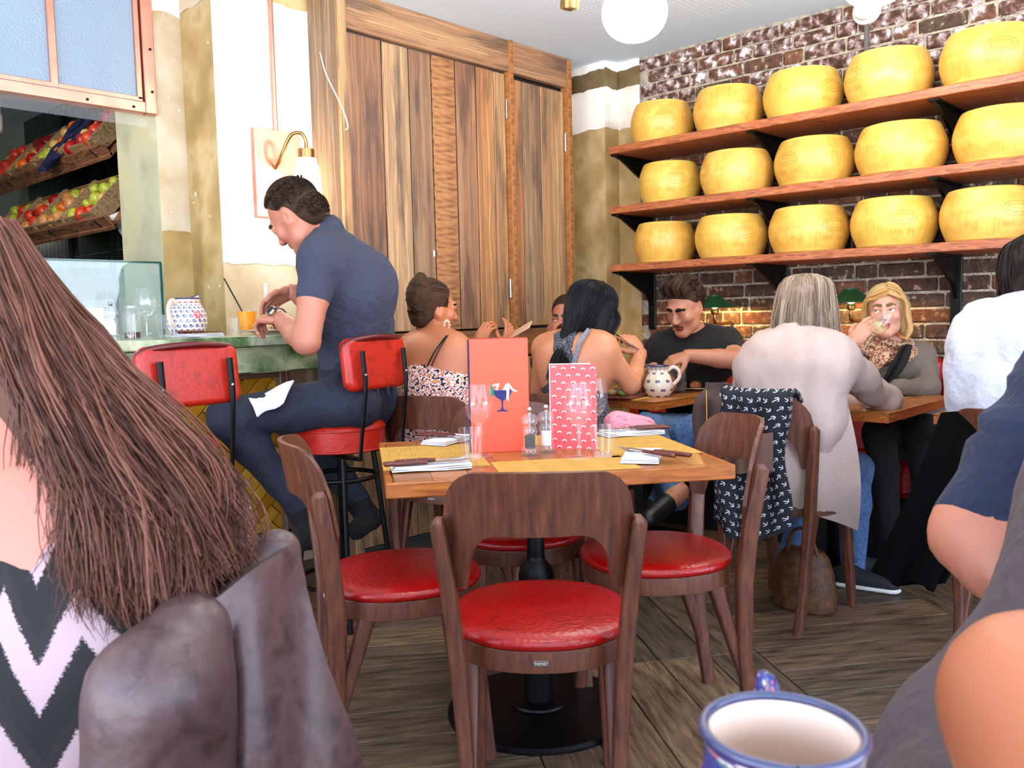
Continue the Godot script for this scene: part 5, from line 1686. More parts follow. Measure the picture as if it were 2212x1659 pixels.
	tumbler(tt(0.42, 0.52), "ribbed tumbler behind the two menus on the laid table", "ribbed tumblers")
	mill(tt(0.413, 0.30), "clear acrylic pepper mill with dark peppercorns beside the orange menu", true)
	mill(tt(0.47, 0.345), "clear acrylic salt mill with white salt between the two menus", false)
	# ---- menus standing on the table
	var om := mat(Color(0.94, 0.33, 0.22), 0.55)
	var navy := mat(Color(0.05, 0.07, 0.28), 0.6)
	var m1 := thing("menu_booklet", "tall orange menu booklet with a blue cocktail glass emblem, standing", "menu", tt(0.343, 0.392), 0, "standing menus")
	m1.rotation.y = atan2(-0.726, 0.688) + 0.12
	var cov := part(m1, "front_cover", gbox(Vector3(0.170, 0.328, 0.004), 0.0015, at(Vector3(0, 0.164, 0.010))), om)
	part(m1, "back_cover", gbox(Vector3(0.170, 0.328, 0.004), 0.0015, at(Vector3(0, 0.164, -0.010))), om)
	part(m1, "spine", gbox(Vector3(0.004, 0.326, 0.024), 0.0015, at(Vector3(-0.086, 0.164, 0))), navy)
	for k in 3: part(m1, "page", gbox(Vector3(0.16, 0.318, 0.0015), 0, at(Vector3(0.002, 0.161, -0.005 + k * 0.005))), M.white)
	part(m1, "top_edge", gbox(Vector3(0.168, 0.003, 0.02), 0.001, at(Vector3(0, 0.3285, 0.0))), mat(Color(0.6, 0.05, 0.07), 0.6))
	# emblem: a bathing figure in a coupe glass
	var E := func(pl: Array, c, nm: String, z := 0.0124) -> void:
		var pv := PackedVector2Array()
		for q in pl: pv.append(Vector2((q[0] - 0.5) * 0.075 + 0.004, q[1] * 0.075 + 0.118))
		var g := Geo.new()
		g.prism(pv, 0.0118, z)
		part(cov, nm, g, mat(c, 0.6))
	E.call([[0.18, 0.83], [0.92, 0.83], [0.9, 0.7], [0.8, 0.56], [0.64, 0.46], [0.585, 0.4], [0.57, 0.2], [0.6, 0.08], [0.78, 0.02], [0.78, 0.0], [0.3, 0.0], [0.3, 0.02], [0.48, 0.08], [0.52, 0.2], [0.51, 0.4], [0.46, 0.46], [0.3, 0.56], [0.2, 0.7]], Color(0.06, 0.09, 0.36), "emblem_glass")
	E.call([[0.56, 0.83], [0.70, 1.06], [0.76, 1.10], [0.82, 1.07], [0.98, 0.86], [1.14, 0.76], [1.1, 0.74], [0.93, 0.80], [0.79, 0.97], [0.72, 0.86], [0.7, 0.83]], Color(0.95, 0.92, 0.9), "emblem_leg", 0.0127)
	E.call([[0.66, 0.95], [0.82, 0.92], [0.82, 0.7], [0.78, 0.5], [0.8, 0.4], [0.76, 0.42], [0.70, 0.52], [0.72, 0.75]], Color(0.95, 0.92, 0.9), "emblem_leg", 0.0128)
	E.call([[0.16, 0.98], [0.22, 1.06], [0.45, 1.09], [0.42, 0.98], [0.36, 0.88], [0.42, 0.83], [0.30, 0.83], [0.30, 0.9], [0.36, 1.02], [0.24, 0.99]], Color(0.95, 0.92, 0.9), "emblem_arm", 0.0127)
	E.call([[0.05, 0.95], [0.14, 1.0], [0.2, 0.98], [0.2, 0.86], [0.24, 0.7], [0.2, 0.6], [0.06, 0.6], [0.03, 0.7], [0.05, 0.82]], Color(0.05, 0.45, 0.33), "emblem_hair", 0.0127)
	var im := Image.create(256, 470, false, Image.FORMAT_RGB8)
	im.fill(Color(0.91, 0.33, 0.34))
	for y in 12:
		for x in 5:
			var c := Vector2i(20 + x * 54 + (27 if y % 2 else 0), 16 + y * 40 + (x * 7) % 11)
			for a in 5: im.fill_rect(Rect2i(c.x + int(cos(PI + a * PI / 4) * 9) - 3, c.y + int(sin(PI + a * PI / 4) * 6) - 2, 7, 5), Color(0.96, 0.93, 0.92))
			if (x + y) % 3: im.fill_rect(Rect2i(c.x - 3, c.y + 1, 6, 6), Color(0.3, 0.1, 0.25))
			im.fill_rect(Rect2i(c.x, c.y + 6, 2, 9), Color(0.55, 0.14, 0.2))
	var pm := mat(Color.WHITE, 0.5)
	pm.albedo_texture = ImageTexture.create_from_image(im)
	var m2 := thing("menu_card", "pink menu card with small white print, standing beside the salt mill", "menu", tt(0.56, 0.378), 0, "standing menus")
	m2.rotation.y = atan2(-0.726, 0.688) - 0.10
	for k in [[0.0, 0.008, -0.10], [0.0, -0.008, 0.10]]:
		part(m2, "leaf", gbox(Vector3(0.135, 0.248, 0.0015), 0, Transform3D(ry(k[2]), Vector3(k[0], 0.124, k[1]))), mat(Color(0.91, 0.33, 0.34), 0.5))
	var fg := Geo.new()
	fg.quad(Vector3(-0.0675, 0, 0.001), Vector3(0.0675, 0, 0.001), Vector3(0.0675, 0.248, 0.001), Vector3(-0.0675, 0.248, 0.001))
	part(m2, "print", fg, pm, Transform3D(ry(-0.10), Vector3(0, 0, 0.0082)))
	part(m2, "insert", gbox(Vector3(0.12, 0.25, 0.001), 0, at(Vector3(-0.01, 0.1255, 0.0))), M.white)

func square_table(nm_label: String, c: Vector3, sx: float, sz: float) -> Node3D:
	var o := thing("dining_table", nm_label, "table", c, 0, "oak restaurant tables")
	part(o, "top_core", gbox(Vector3(sx - 0.004, 0.034, sz - 0.004), 0.002, at(Vector3(0, 0.729, 0))), M.oak_edge)
	var k := int(sx / 0.09)
	for i in k: part(o, "top_board", gbox(Vector3(sx / k - 0.001, 0.005, sz), 0.0008, at(Vector3(-sx / 2 + sx * (i + 0.5) / k, 0.7475, 0))), M.oak if i % 2 else M.oak2)
	round_base(o, Vector3.ZERO, 0.24, 0.71)
	return o
func build_back_tables() -> void:
	# red banquette along the brick wall
	var bq := thing("banquette", "long red vinyl banquette along the brick wall", "banquette", Vector3(4.11, 0, -1.0))
	var L := 4.1
	part(bq, "plinth", gbox(Vector3(0.45, 0.3, L), 0.004, at(Vector3(0.02, 0.15, 0))), M.black)
	for i in 7:
		var z := -L / 2 + L * (i + 0.5) / 7
		part(bq, "seat_cushion", gbox(Vector3(0.50, 0.14, L / 7 - 0.006), 0.03, at(Vector3(-0.0, 0.37, z))), M.red_vinyl)
		var g := Geo.new()
		g.box(Vector3(0.12, 0.48, L / 7 - 0.003), at(Vector3(0.17, 0.66, z), rz(-0.10)), 0.028)
		part(bq, "back_cushion", g, M.red_vinyl)
	part(bq, "back_board", gbox(Vector3(0.03, 0.9, L), 0, at(Vector3(0.235, 0.45, 0))), M.black)
	square_table("oak table before the man in black with jug and oil bottle on it", Vector3(3.54, 0, -2.46), 0.80, 0.68)
	square_table("oak table between the grey-haired and the blonde woman", Vector3(3.63, 0, -1.52), 0.76, 0.70)
	square_table("oak table at the right picture edge beyond the white shirt", Vector3(3.70, 0, -0.70), 0.76, 0.68)
	square_table("oak table by the plank wall before the woman with the hair bun", Vector3(3.30, 0, -3.06), 0.74, 0.42)
	chair(Vector3(3.05, 0, -1.46), Vector2(1, 0.02), "dark wooden chair of the grey-haired woman, anchor print jacket over its back")
	chair(Vector3(2.72, 0, -2.22), Vector2(1, -0.1), "dark wooden chair of the woman with long black hair")
	chair(Vector3(2.40, 0, -2.62), Vector2(0.93, -0.36), "dark wooden chair of the woman with the hair bun, behind the laid table")
	chair(Vector3(3.02, 0, -0.62), Vector2(1, 0.1), "dark wooden chair of the person in white, under a black coat")
	var y := 0.75
	jug("pottery_jug", "cream pottery jug with small dark blue dots on the back table", Vector3(3.36, y, -2.25), -0.76 + PI, [Vector2(0.045, 0.0), Vector2(0.062, 0.02), Vector2(0.068, 0.05), Vector2(0.06, 0.085), Vector2(0.047, 0.112), Vector2(0.045, 0.125), Vector2(0.047, 0.135), Vector2(0.05, 0.142)], M.jug_b, M.cobalt, M.cream, [Vector3(-0.045, 0.12, 0), Vector3(-0.07, 0.135, 0), Vector3(-0.097, 0.115, 0), Vector3(-0.095, 0.08, 0), Vector3(-0.06, 0.045, 0)], 0.009, 0.6)
	var ob := thing("oil_bottle", "square glass oil bottle with cork and dark oil beside the dotted jug", "bottle", Vector3(3.56, y, -2.27), 0.4)
	part(ob, "bottle_glass", gbox(Vector3(0.07, 0.12, 0.07), 0.008, at(Vector3(0, 0.062, 0))), M.thick_glass)
	part(ob, "oil", gbox(Vector3(0.06, 0.062, 0.06), 0.005, at(Vector3(0, 0.037, 0))), mat(Color(0.16, 0.07, 0.01), 0.1))
	var cg := Geo.new()
	cg.lathe([Vector2(0.012, 0.12), Vector2(0.012, 0.14), Vector2(0.016, 0.142), Vector2(0.016, 0.155), Vector2(0, 0.155)], 14)
	part(ob, "cork", cg, mat("c8a26a", 0.8))
	# dishes
	var pl := thing("side_plate", "small white plate with a bread roll at the back table's edge", "plate", Vector3(3.72, y, -2.26))
	var pg := Geo.new()
	pg.lathe([Vector2(0, 0.003), Vector2(0.05, 0.003), Vector2(0.085, 0.014), Vector2(0.086, 0.017), Vector2(0.05, 0.008), Vector2(0, 0.007)], 32)
	part(pl, "dish", pg, M.cream)
	var br := thing("bread_roll", "small browned bread roll on the side plate", "bread", Vector3(3.69, y + 0.008, -2.255))
	var bg := Geo.new()
	bg.ball(Vector3(0, 0.02, 0), Vector3(0.034, 0.022, 0.028), 16)
	part(br, "crust", bg, tri_mat(mat("c98a50", 0.7), ntex(noise(120, 0.03, 3), ["a05a30", "ffffff"]), Vector3(9, 9, 9)))
	for q in [[Vector3(3.24, y, -2.36), "wooden board of food before the woman with long black hair"], [Vector3(3.52, y, -2.5), "wooden board of food before the man in black"]]:
		var wb := thing("serving_board", q[1], "board", q[0], 0.2, "wooden serving boards")
		part(wb, "board", gbox(Vector3(0.24, 0.014, 0.17), 0.004, at(Vector3(0, 0.007, 0))), M.handle)
		for k in 6:
			var fg := Geo.new()
			fg.ball(Vector3(-0.07 + (k % 3) * 0.06, 0.026, -0.03 + int(k / 3.0) * 0.06), Vector3(0.03, 0.018, 0.026), 10)
			part(wb, "morsel", fg, mat(["8a6a3a", "2c2a18", "c8a060", "5d6b2a", "d09a50", "3a2418"][k], 0.6))
	tumbler(Vector3(3.20, y, -2.54), "tumbler of amber drink beside the woman with long black hair", "ribbed tumblers", 0.6, mat(Color(0.5, 0.35, 0.05), 0.1))
	tumbler(Vector3(3.34, y, -2.60), "empty tumbler beside the amber drink on the back table", "ribbed tumblers")
	wine_glass(Vector3(3.40, y, -2.70), "wine glass at the far side of the back table", "wine glasses")
	placemat(Vector3(3.30, y, -2.36), 0.1, "yellow paper placemat under the food board, before the woman with long black hair", 0.3, 0.22)
	placemat(Vector3(3.78, y, -1.48), 1.5, "yellow paper placemat before the blonde woman", 0.34, 0.24)
	napkin(Vector3(3.42, y + 0.002, -1.27), 0.2, "folded white napkin by the grey-haired woman's arm", 0.12, 0.08)
	var sg := thing("sunglasses", "black sunglasses lying on the table before the blonde woman", "sunglasses", Vector3(3.60, y + 0.012, -1.29), 0.5)
	for s in [-1, 1]:
		var lg := Geo.new()
		lg.ball(Vector3(s * 0.034, 0.018, 0), Vector3(0.028, 0.022, 0.004), 14)
		part(sg, "lens", lg, mat(Color(0.02, 0.02, 0.02), 0.05))
		var ag := Geo.new()
		ag.tube([Vector3(s * 0.062, 0.025, 0), Vector3(s * 0.06, 0.024, -0.07), Vector3(s * 0.05, 0.006, -0.12)], 0.003, 6)
		part(sg, "temple", ag, M.black)
	var bgx := Geo.new()
	bgx.tube([Vector3(-0.01, 0.024, 0), Vector3(0.01, 0.024, 0)], 0.003, 6)
	part(sg, "bridge", bgx, M.black)
	# ---- bags on the floor and on the seats
	var hb := thing("shoulder_bag", "tan brown leather bag on the floor under the grey-haired woman's chair", "bag", Vector3(3.09, 0, -1.42))
	var hbg := Geo.new()
	hbg.lathe([Vector2(0, 0), Vector2(0.11, 0.0), Vector2(0.122, 0.012), Vector2(0.125, 0.06), Vector2(0.112, 0.15), Vector2(0.09, 0.21), Vector2(0.07, 0.232), Vector2(0, 0.225)], 40, Transform3D(), 0.6, 1.0)
	for i in hbg.v.size():
		var q := hbg.v[i]
		hbg.v[i] += Vector3(q.x, 0, q.z) * (0.10 * sin(atan2(q.z, q.x) * 9.0) * clampf(q.y / 0.2, 0.0, 1.0))
	part(hb, "leather_body", hbg, tri_mat(mat("6e4720", 0.55), ntex(noise(131, 0.02, 4), ["8a6a50", "ffffff"]), Vector3(4, 4, 4)))
	var hg := Geo.new()
	hg.tube(spline([Vector3(-0.02, 0.2, -0.06), Vector3(-0.03, 0.30, -0.03), Vector3(-0.03, 0.31, 0.03), Vector3(-0.02, 0.2, 0.07)]), 0.007, 8)
	part(hb, "strap", hg, mat("5a3414", 0.5))
	var pb := thing("pink_bag", "pink striped shoulder bag on the seat behind the pink menu", "bag", Vector3(2.692, 0.717, -1.957))
	var PB := Body.new()
	PB.cap(Vector3(-0.05, 0.0, 0), Vector3(0.06, -0.02, 0.05), 0.055, 0.045, "cloth", 0.05)
	part(pb, "cloth_body", PB.build(0.01, Vector3(-0.13, -0.1, -0.1), Vector3(0.13, 0.09, 0.13))["cloth"], tri_mat(mat("d98a98", 0.7), ntex(noise(133, 0.01, 2), ["ffffff", "ffffff", "b03848", "ffffff"], [0.0, 0.55, 0.6, 0.66]), Vector3(4, 12, 4)))
	# anchor print jacket over the chair back
	var aj := thing("anchor_jacket", "navy jacket with white anchor print hung over a chair back", "jacket", Vector3(2.805, 0, -1.46))
	var im := Image.create(256, 256, false, Image.FORMAT_RGB8)
	im.fill(Color(0.03, 0.04, 0.10))
	var wt := Color(0.85, 0.83, 0.85)
	for gy in 6:
		for gx in 6:
			var c := Vector2(20 + gx * 43 + (21 if gy % 2 else 0), 20 + gy * 43)
			var flip := 1 if (gx + gy) % 2 else -1
			for k in 26:
				var t := k / 25.0
				im.fill_rect(Rect2i(posmod(int(c.x + (t - 0.5) * 20), 254), posmod(int(c.y + (t - 0.5) * 14 * flip), 254), 3, 3), wt)
				var a := t * PI - PI / 2
				var q := Vector2(cos(a) * 9, sin(a) * 9).rotated(0.6 * flip) + Vector2(2, flip * 1.5)
				im.fill_rect(Rect2i(posmod(int(c.x + q.x), 254), posmod(int(c.y + q.y), 254), 3, 3), wt)
	var am := mat(Color.WHITE, 0.85)
	am.albedo_texture = ImageTexture.create_from_image(im)
	am.uv1_scale = Vector3(1.6, 3.2, 1)
	var rows := []
	for i in 25:
		var r := PackedVector3Array()
		var v := i / 24.0
		for j in 21:
			var u := j / 20.0
			# from the hem up the outside of the back, over its top and a little down inside
			var z := -0.12 + 0.27 * u + 0.012 * sin(v * 9 + u * 7)
			var h: float = 0.40 + 0.47 * min(1.0, v * 1.15)
			var x := -0.075 - 0.03 * sin(v * 5 + u * 4) * (1.0 - v) - 0.03 * (1.0 - v) + 0.012 * sin(u * 19 + v * 3)
			if v > 0.87:
				x = -0.06 + (v - 0.87) / 0.13 * 0.10
				h = 0.872 - pow((v - 0.87) / 0.13, 2.0) * 0.05
			r.append(Vector3(x, h - 0.06 * sin(u * PI) * (1.0 - v), z))
		rows.append(r)
	var jg := Geo.new()
	jg.sheet(rows, 0.012)
	part(aj, "print_cloth", jg, am)
	var lr := []
	for i in 13:
		var r := PackedVector3Array()
		var v := i / 12.0
		for j in 7:
			var u := j / 6.0
			r.append(Vector3(-0.07 - 0.02 * sin(u * 9) + (0.06 if v > 0.9 else 0.0), 0.56 + 0.32 * v, -0.21 + 0.11 * u + 0.01 * sin(v * 8)))
		lr.append(r)
	var lg2 := Geo.new()
	lg2.sheet(lr, 0.014)
	part(aj, "lining", lg2, mat(Color(0.27, 0.19, 0.17), 0.9))
	var fr := []
	for i in 9:
		var r := PackedVector3Array()
		for j in 13:
			var u := j / 12.0; var v := i / 8.0
			r.append(Vector3(-0.135 - 0.025 * sin(u * 17), 0.57 + 0.13 * v + 0.03 * u, -0.08 + 0.19 * u))
		fr.append(r)
	var fg2 := Geo.new()
	fg2.sheet(fr, 0.008)
	part(aj, "turned_facing", fg2, mat(Color(0.36, 0.25, 0.21), 0.9))
	var zg := Geo.new()
	zg.tube([Vector3(-0.092, 0.86, -0.155), Vector3(-0.094, 0.60, -0.15)], 0.004, 5)
	part(aj, "zip", zg, M.brass)
	# black coat over the chair of the person in white
	var bc := thing("black_coat", "long black coat hanging over the chair of the person in white", "coat", Vector3(2.8, 0, -0.66))
	var cl := [Vector3(2.541, 0.351, -0.954), Vector3(2.615, 0.531, -0.904), Vector3(2.708, 0.696, -0.865), Vector3(2.805, 0.811, -0.850)]
	var cR := [Vector3(2.596, 0.345, -0.779), Vector3(2.705, 0.527, -0.722), Vector3(2.807, 0.678, -0.702), Vector3(2.893, 0.824, -0.727)]
	var cr := []
	for i in 25:
		var r := PackedVector3Array()
		var v := i / 24.0 * 3.0
		var k: int = min(2, int(v))
		var a: Vector3 = cl[k].lerp(cl[k + 1], v - k)
		var b: Vector3 = cR[k].lerp(cR[k + 1], v - k)
		for j in 21:
			var u := j / 20.0
			var fo := (1.0 - v / 3.2)
			r.append(a.lerp(b, u) - Vector3(2.8, 0, -0.66) - CF * (0.06 * sin(u * PI) + 0.022 * fo * sin(u * 13 + v)) + Vector3.UP * 0.012 * sin(u * PI) * (v / 3.0) + Vector3.UP * 0.012 * fo * sin(u * 13 + 1.0))
		cr.append(r)
	var cgx := Geo.new()
	cgx.sheet(cr, 0.02)
	var bcm := mat(Color(0.012, 0.012, 0.014), 0.9)
	bcm.metallic_specular = 0.15
	part(bc, "cloth", cgx, bcm)

# ------------------------------------------------------------------ people
const CF := Vector3(0.726, 0, -0.688)
const CR := Vector3(0.688, 0, 0.726)
func dir(r: float, u: float, f: float) -> Vector3:
	return (CR * r + Vector3.UP * u + CF * f).normalized()
func frame(fw: Vector3, up: Vector3) -> Basis:
	var z := fw.normalized()
	var x := up.cross(z).normalized()
	return Basis(x, z.cross(x), z)
func trunk(B: Body, fw: Vector3, hip: Vector3, waist: Vector3, chest: Vector3, neck: Vector3, sl: Vector3, sr: Vector3, w: float, lower: String, mid: String, upper: String) -> void:
	var side := (sl - sr).normalized()
	B.cap(hip - side * 0.075 * w, hip + side * 0.075 * w, 0.115 * w, 0.115 * w, lower, 0.05)
	B.cap(hip, hip.lerp(waist, 0.5), 0.14 * w, 0.135 * w, lower, 0.05, fw, 0.8)
	B.cap(hip.lerp(waist, 0.5), waist, 0.135 * w, 0.13 * w, mid, 0.05, fw, 0.78)
	B.cap(waist, chest, 0.13 * w, 0.145 * w, mid, 0.05, fw, 0.74)
	B.cap(chest, chest.lerp(neck, 0.55), 0.145 * w, 0.10 * w, upper, 0.05, fw, 0.72)
	B.cap(sl.lerp(chest, 0.35), sr.lerp(chest, 0.35), 0.085 * w, 0.085 * w, upper, 0.06)
	B.cap(sl.lerp(neck, 0.1), sr.lerp(neck, 0.1), 0.055 * w, 0.055 * w, upper, 0.05)
	B.cap(neck, sl, 0.05 * w, 0.052 * w, upper, 0.05)
	B.cap(neck, sr, 0.05 * w, 0.052 * w, upper, 0.05)
func arm(B: Body, s: Vector3, e: Vector3, w: Vector3, k: float, cloth: String, hem: float, skin := "skin") -> void:
	# hem 0..1 along the upper arm, 1..2 along the forearm
	var m := s.lerp(e, clampf(hem, 0.0, 1.0))
	var r0 := 0.053 * k; var r1 := 0.041 * k; var r2 := 0.029 * k
	if hem > 0.02: B.cap(s, m, r0 * 1.08, lerpf(r0, r1, clampf(hem, 0, 1)) * 1.10, cloth, 0.03)
	if hem < 0.98: B.cap(m, e, lerpf(r0, r1, hem), r1, skin, 0.02)
	if hem > 1.0:
		var q := e.lerp(w, hem - 1.0)
		B.cap(e, q, r1 * 1.12, lerpf(r1, r2, hem - 1.0) * 1.15, cloth, 0.03)
		if hem < 1.98: B.cap(q, w, lerpf(r1, r2, hem - 1.0), r2, skin, 0.015)
	else:
		var q := e.lerp(w, 0.35)
		B.cap(e, q, r1, r1 * 0.98, skin, 0.02)
		B.cap(q, w, r1 * 0.98, r2, skin, 0.02)
func leg(B: Body, h: Vector3, k: Vector3, a: Vector3, w: float, cloth: String) -> void:
	B.cap(h, k, 0.088 * w, 0.062 * w, cloth, 0.05)
	B.cap(k, k.lerp(a, 0.35), 0.06 * w, 0.058 * w, cloth, 0.03)
	B.cap(k.lerp(a, 0.35), a, 0.058 * w, 0.045 * w, cloth, 0.03)
func shoe(B: Body, a: Vector3, fw: Vector3, m: String, sole := "") -> void:
	var f := Vector3(fw.x, 0, fw.z).normalized()
	var g := Vector3(a.x, 0.0, a.z)
	B.cap(a, g + Vector3(0, 0.055, 0), 0.04, 0.042, m, 0.02)
	B.cap(g + Vector3(0, 0.045, 0) - f * 0.035, g + f * 0.15 + Vector3(0, 0.035, 0), 0.042, 0.036, m, 0.02, Vector3.UP, 0.95)
	if sole: B.cap(g + Vector3(0, 0.012, 0) - f * 0.035, g + f * 0.15 + Vector3(0, 0.012, 0), 0.045, 0.043, sole, 0.003, Vector3.UP, 0.3)
func head(B: Body, c: Vector3, fw: Vector3, up: Vector3, k := 1.0, fem := false, shut := false) -> Basis:
	var b := frame(fw, up)
	var P := func(x: float, y: float, z: float) -> Vector3: return c + b * (Vector3(x, y, z) * k)
	B.ell(P.call(0, 0.035, -0.012), Vector3(0.072, 0.083, 0.092) * k, b, "skin", 0.02)
	B.ell(P.call(0, -0.035, 0.032), Vector3(0.056 if not fem else 0.053, 0.075, 0.055) * k, b, "skin", 0.03)
	var jw := 0.050 if not fem else 0.043
	for s in [-1, 1]:
		B.cap(P.call(s * 0.057, -0.02, 0.0), P.call(s * jw * 0.85, -0.075, 0.02), 0.02 * k, 0.018 * k, "skin", 0.03)
		B.cap(P.call(s * jw * 0.85, -0.075, 0.02), P.call(s * 0.012, -0.1, 0.064), 0.018 * k, 0.017 * k, "skin", 0.025)
		B.ell(P.call(s * 0.037, -0.022, 0.062), Vector3(0.024, 0.022, 0.022) * k, b, "skin", 0.025)
		B.ell(P.call(s * 0.031, 0.006, 0.101), Vector3(0.018, 0.011, 0.017) * k, b, "skin", 0.012, -1)
		B.ell(P.call(s * 0.031, 0.0125 if not shut else 0.006, 0.0795), Vector3(0.0155, 0.0075 if not shut else 0.0125, 0.0125) * k, b, "skin", 0.004)
		B.ell(P.call(s * 0.031, -0.0075, 0.079), Vector3(0.015, 0.0055, 0.011) * k, b, "skin", 0.005)
		var bq := (0.0017 if fem else 0.0026) * k
		B.cap(P.call(s * 0.016, 0.0275, 0.0945), P.call(s * 0.031, 0.0305, 0.0915), bq, bq, "brow", 0.002, b.z, 0.8)
		B.cap(P.call(s * 0.031, 0.0305, 0.0915), P.call(s * 0.048, 0.025, 0.0775), bq, bq * 0.6, "brow", 0.002)
		B.ell(P.call(s * 0.0735, -0.006, -0.012), Vector3(0.008, 0.030, 0.018) * k, b * Basis(Vector3.UP, s * 0.35), "skin", 0.008)
		B.ell(P.call(s * 0.079, -0.002, -0.006), Vector3(0.006, 0.018, 0.009) * k, b, "skin", 0.006, -1)
		B.ell(P.call(s * 0.009, -0.033, 0.099), Vector3(0.0085, 0.0075, 0.010) * k, b, "skin", 0.008)
	B.cap(P.call(0, 0.012, 0.087), P.call(0, -0.026, 0.109), 0.0085 * k, 0.0105 * k, "skin", 0.014)
	B.ell(P.call(0, -0.098, 0.066), Vector3(0.024 if not fem else 0.019, 0.018, 0.018) * k, b, "skin", 0.025)
	B.cap(P.call(-0.03, 0.026, 0.078), P.call(0.03, 0.026, 0.078), 0.012 * k, 0.012 * k, "skin", 0.02)
	B.ell(P.call(0, -0.058, 0.0865), Vector3(0.021, 0.0052, 0.0085) * k, b, "lips", 0.005)
	B.ell(P.call(0, -0.067, 0.085), Vector3(0.018, 0.0062, 0.0085) * k, b, "lips", 0.004)
	B.ell(P.call(0, -0.0625, 0.097), Vector3(0.022, 0.0011, 0.008) * k, b, "lips", 0.002, -1)
	return b
func eyes(o: Node3D, base: Vector3, c: Vector3, b: Basis, k: float, iris: String, look := Vector3(0, 0, 1)) -> void:
	for s in [-1, 1]:
		var g := Geo.new()
		var p := c + b * (Vector3(s * 0.031, 0.004, 0.0785) * k) - base
		g.ball(p, Vector3.ONE * 0.0118 * k, 16)
		var e := part(o, "eye", g, mat(Color(0.86, 0.84, 0.82), 0.15))
		var d := (b * look).normalized()
		var q := Geo.new()
		q.ball(p + d * 0.0072 * k, Vector3(0.0058, 0.0058, 0.0058) * k, 12)
		part(e, "iris", q, mat(iris, 0.1))
		var u := Geo.new()
		u.ball(p + d * 0.0108 * k, Vector3(0.0026, 0.0026, 0.0026) * k, 10)
		part(e, "pupil", u, mat(Color(0.01, 0.01, 0.01), 0.05))
# wrist w, d to the knuckles, n out of the palm, t the thumb's side; curl of thumb and four fingers
func hand(B: Body, w: Vector3, d: Vector3, n: Vector3, t: Vector3, curl: Array, k := 1.0, spread := 0.06, m := "skin") -> void:
	d = d.normalized()
	n = (n - d * n.dot(d)).normalized()
	var y := d.cross(n)
	if y.dot(t) < 0: y = -y
	var root := [0.03, 0.0095, -0.0105, -0.029]
	var len := [0.082, 0.084, 0.080, 0.074]
	var fl := [[0.040, 0.025, 0.020], [0.045, 0.028, 0.021], [0.041, 0.026, 0.020], [0.032, 0.020, 0.018]]
	B.cap(w - d * 0.01, w + d * 0.03 * k, 0.026 * k, 0.030 * k, m, 0.015, n, 0.62)
	B.cap(w + (d * 0.03 + y * 0.012) * k, w + (d * 0.065 + y * 0.016) * k, 0.026 * k, 0.022 * k, m, 0.012, n, 0.55)
	B.cap(w + (d * 0.03 - y * 0.012) * k, w + (d * 0.062 - y * 0.016) * k, 0.025 * k, 0.021 * k, m, 0.012, n, 0.55)
	for i in 4:
		var p: Vector3 = w + (d * len[i] + y * root[i]) * k
		B.cap(w + (d * 0.03 + y * root[i] * 0.6) * k, p, 0.012 * k, 0.0105 * k, m, 0.01)
		var a := 0.0
		var r := 0.0098 * (0.88 if i == 3 else 1.0)
		for j in 3:
			a += curl[i + 1] * [0.9, 1.15, 0.8][j]
			var q: Vector3 = p + (d * cos(a) + n * sin(a) + y * (1.5 - i) * spread * cos(a)).normalized() * fl[i][j] * k
			B.cap(p, q, r * k, r * 0.9 * k, m, 0.004)
			p = q
			r *= 0.9
	var tp := w + (d * 0.022 + y * 0.024 + n * 0.006) * k
	var ta: float = curl[0]
	var td := (d * 0.62 + y * 0.72 + n * 0.25).normalized()
	B.cap(w + d * 0.01, tp, 0.016 * k, 0.0155 * k, m, 0.012)
	for j in 3:
		var q: Vector3 = tp + td * [0.040, 0.030, 0.024][j] * k
		B.cap(tp, q, [0.0145, 0.0118, 0.0108][j] * k, [0.0118, 0.0108, 0.009][j] * k, m, 0.006)
		tp = q
		td = (td + (d * 0.45 + n * 0.6 - y * 0.5) * ta).normalized()
# soft strands of hair between guide curves
func strands(guides: Array, n: int, rad: float, spread: float, wave: float, sd: int, vary := 0.15) -> Geo:
	var g := Geo.new()
	var r := RandomNumberGenerator.new()
	r.seed = sd
	var gs := []
	for q in guides: gs.append(spline(q, 3))
	var locks := []
	for k in max(8, n / 28): locks.append([r.randf() * (guides.size() - 1), Vector3(r.randfn(), r.randfn(), r.randfn()), r.randf() * TAU, Vector3(r.randfn(), r.randfn() * 0.4, r.randfn()).normalized(), r.randf()])
	var L: int = gs[0].size()
	for s in n:
		var lk: Array = locks[r.randi() % locks.size()]
		var t: float = clampf(lk[0] + r.randfn() * 0.10, 0.0, gs.size() - 1.001)
		var i := int(t)
		var f := t - i
		var off: Vector3 = (Vector3(r.randfn(), r.randfn(), r.randfn()) * 0.55 + lk[1] * 0.8) * spread
		var ph: float = lk[2] + r.randfn() * 0.35
		var e := L - int(r.randf() * L * vary)
		var pts := []; var rr := []
		var wd: Vector3 = lk[3]
		for j in e:
			var v := float(j) / L
			var p: Vector3 = gs[i][j].lerp(gs[min(i + 1, gs.size() - 1)][j], f)
			pts.append(p + off * (0.35 + 0.9 * v) + wd * wave * v * sin(v * 9.0 + ph))
			rr.append(rad * (1.0 - 0.75 * pow(float(j) / e, 3.0)))
		var s0 := g.t.size()
		g.tube(pts, rr, 4, 0.6, Vector3.ZERO, false)
		var cu := Vector2(clampf(lk[4] * 0.6 + r.randf() * 0.4, 0.01, 0.99), 0.5)
		for q in range(s0, g.t.size()): g.t[q] = cu
	return g
func skin_mat(c: Color) -> StandardMaterial3D:
	var m := mat(c, 0.5)
	return m
func hair_mat(_a, _b, c) -> StandardMaterial3D:
	var m := mat(Color(c).darkened(0.25), 0.75)
	m.metallic_specular = 0.25
	return m
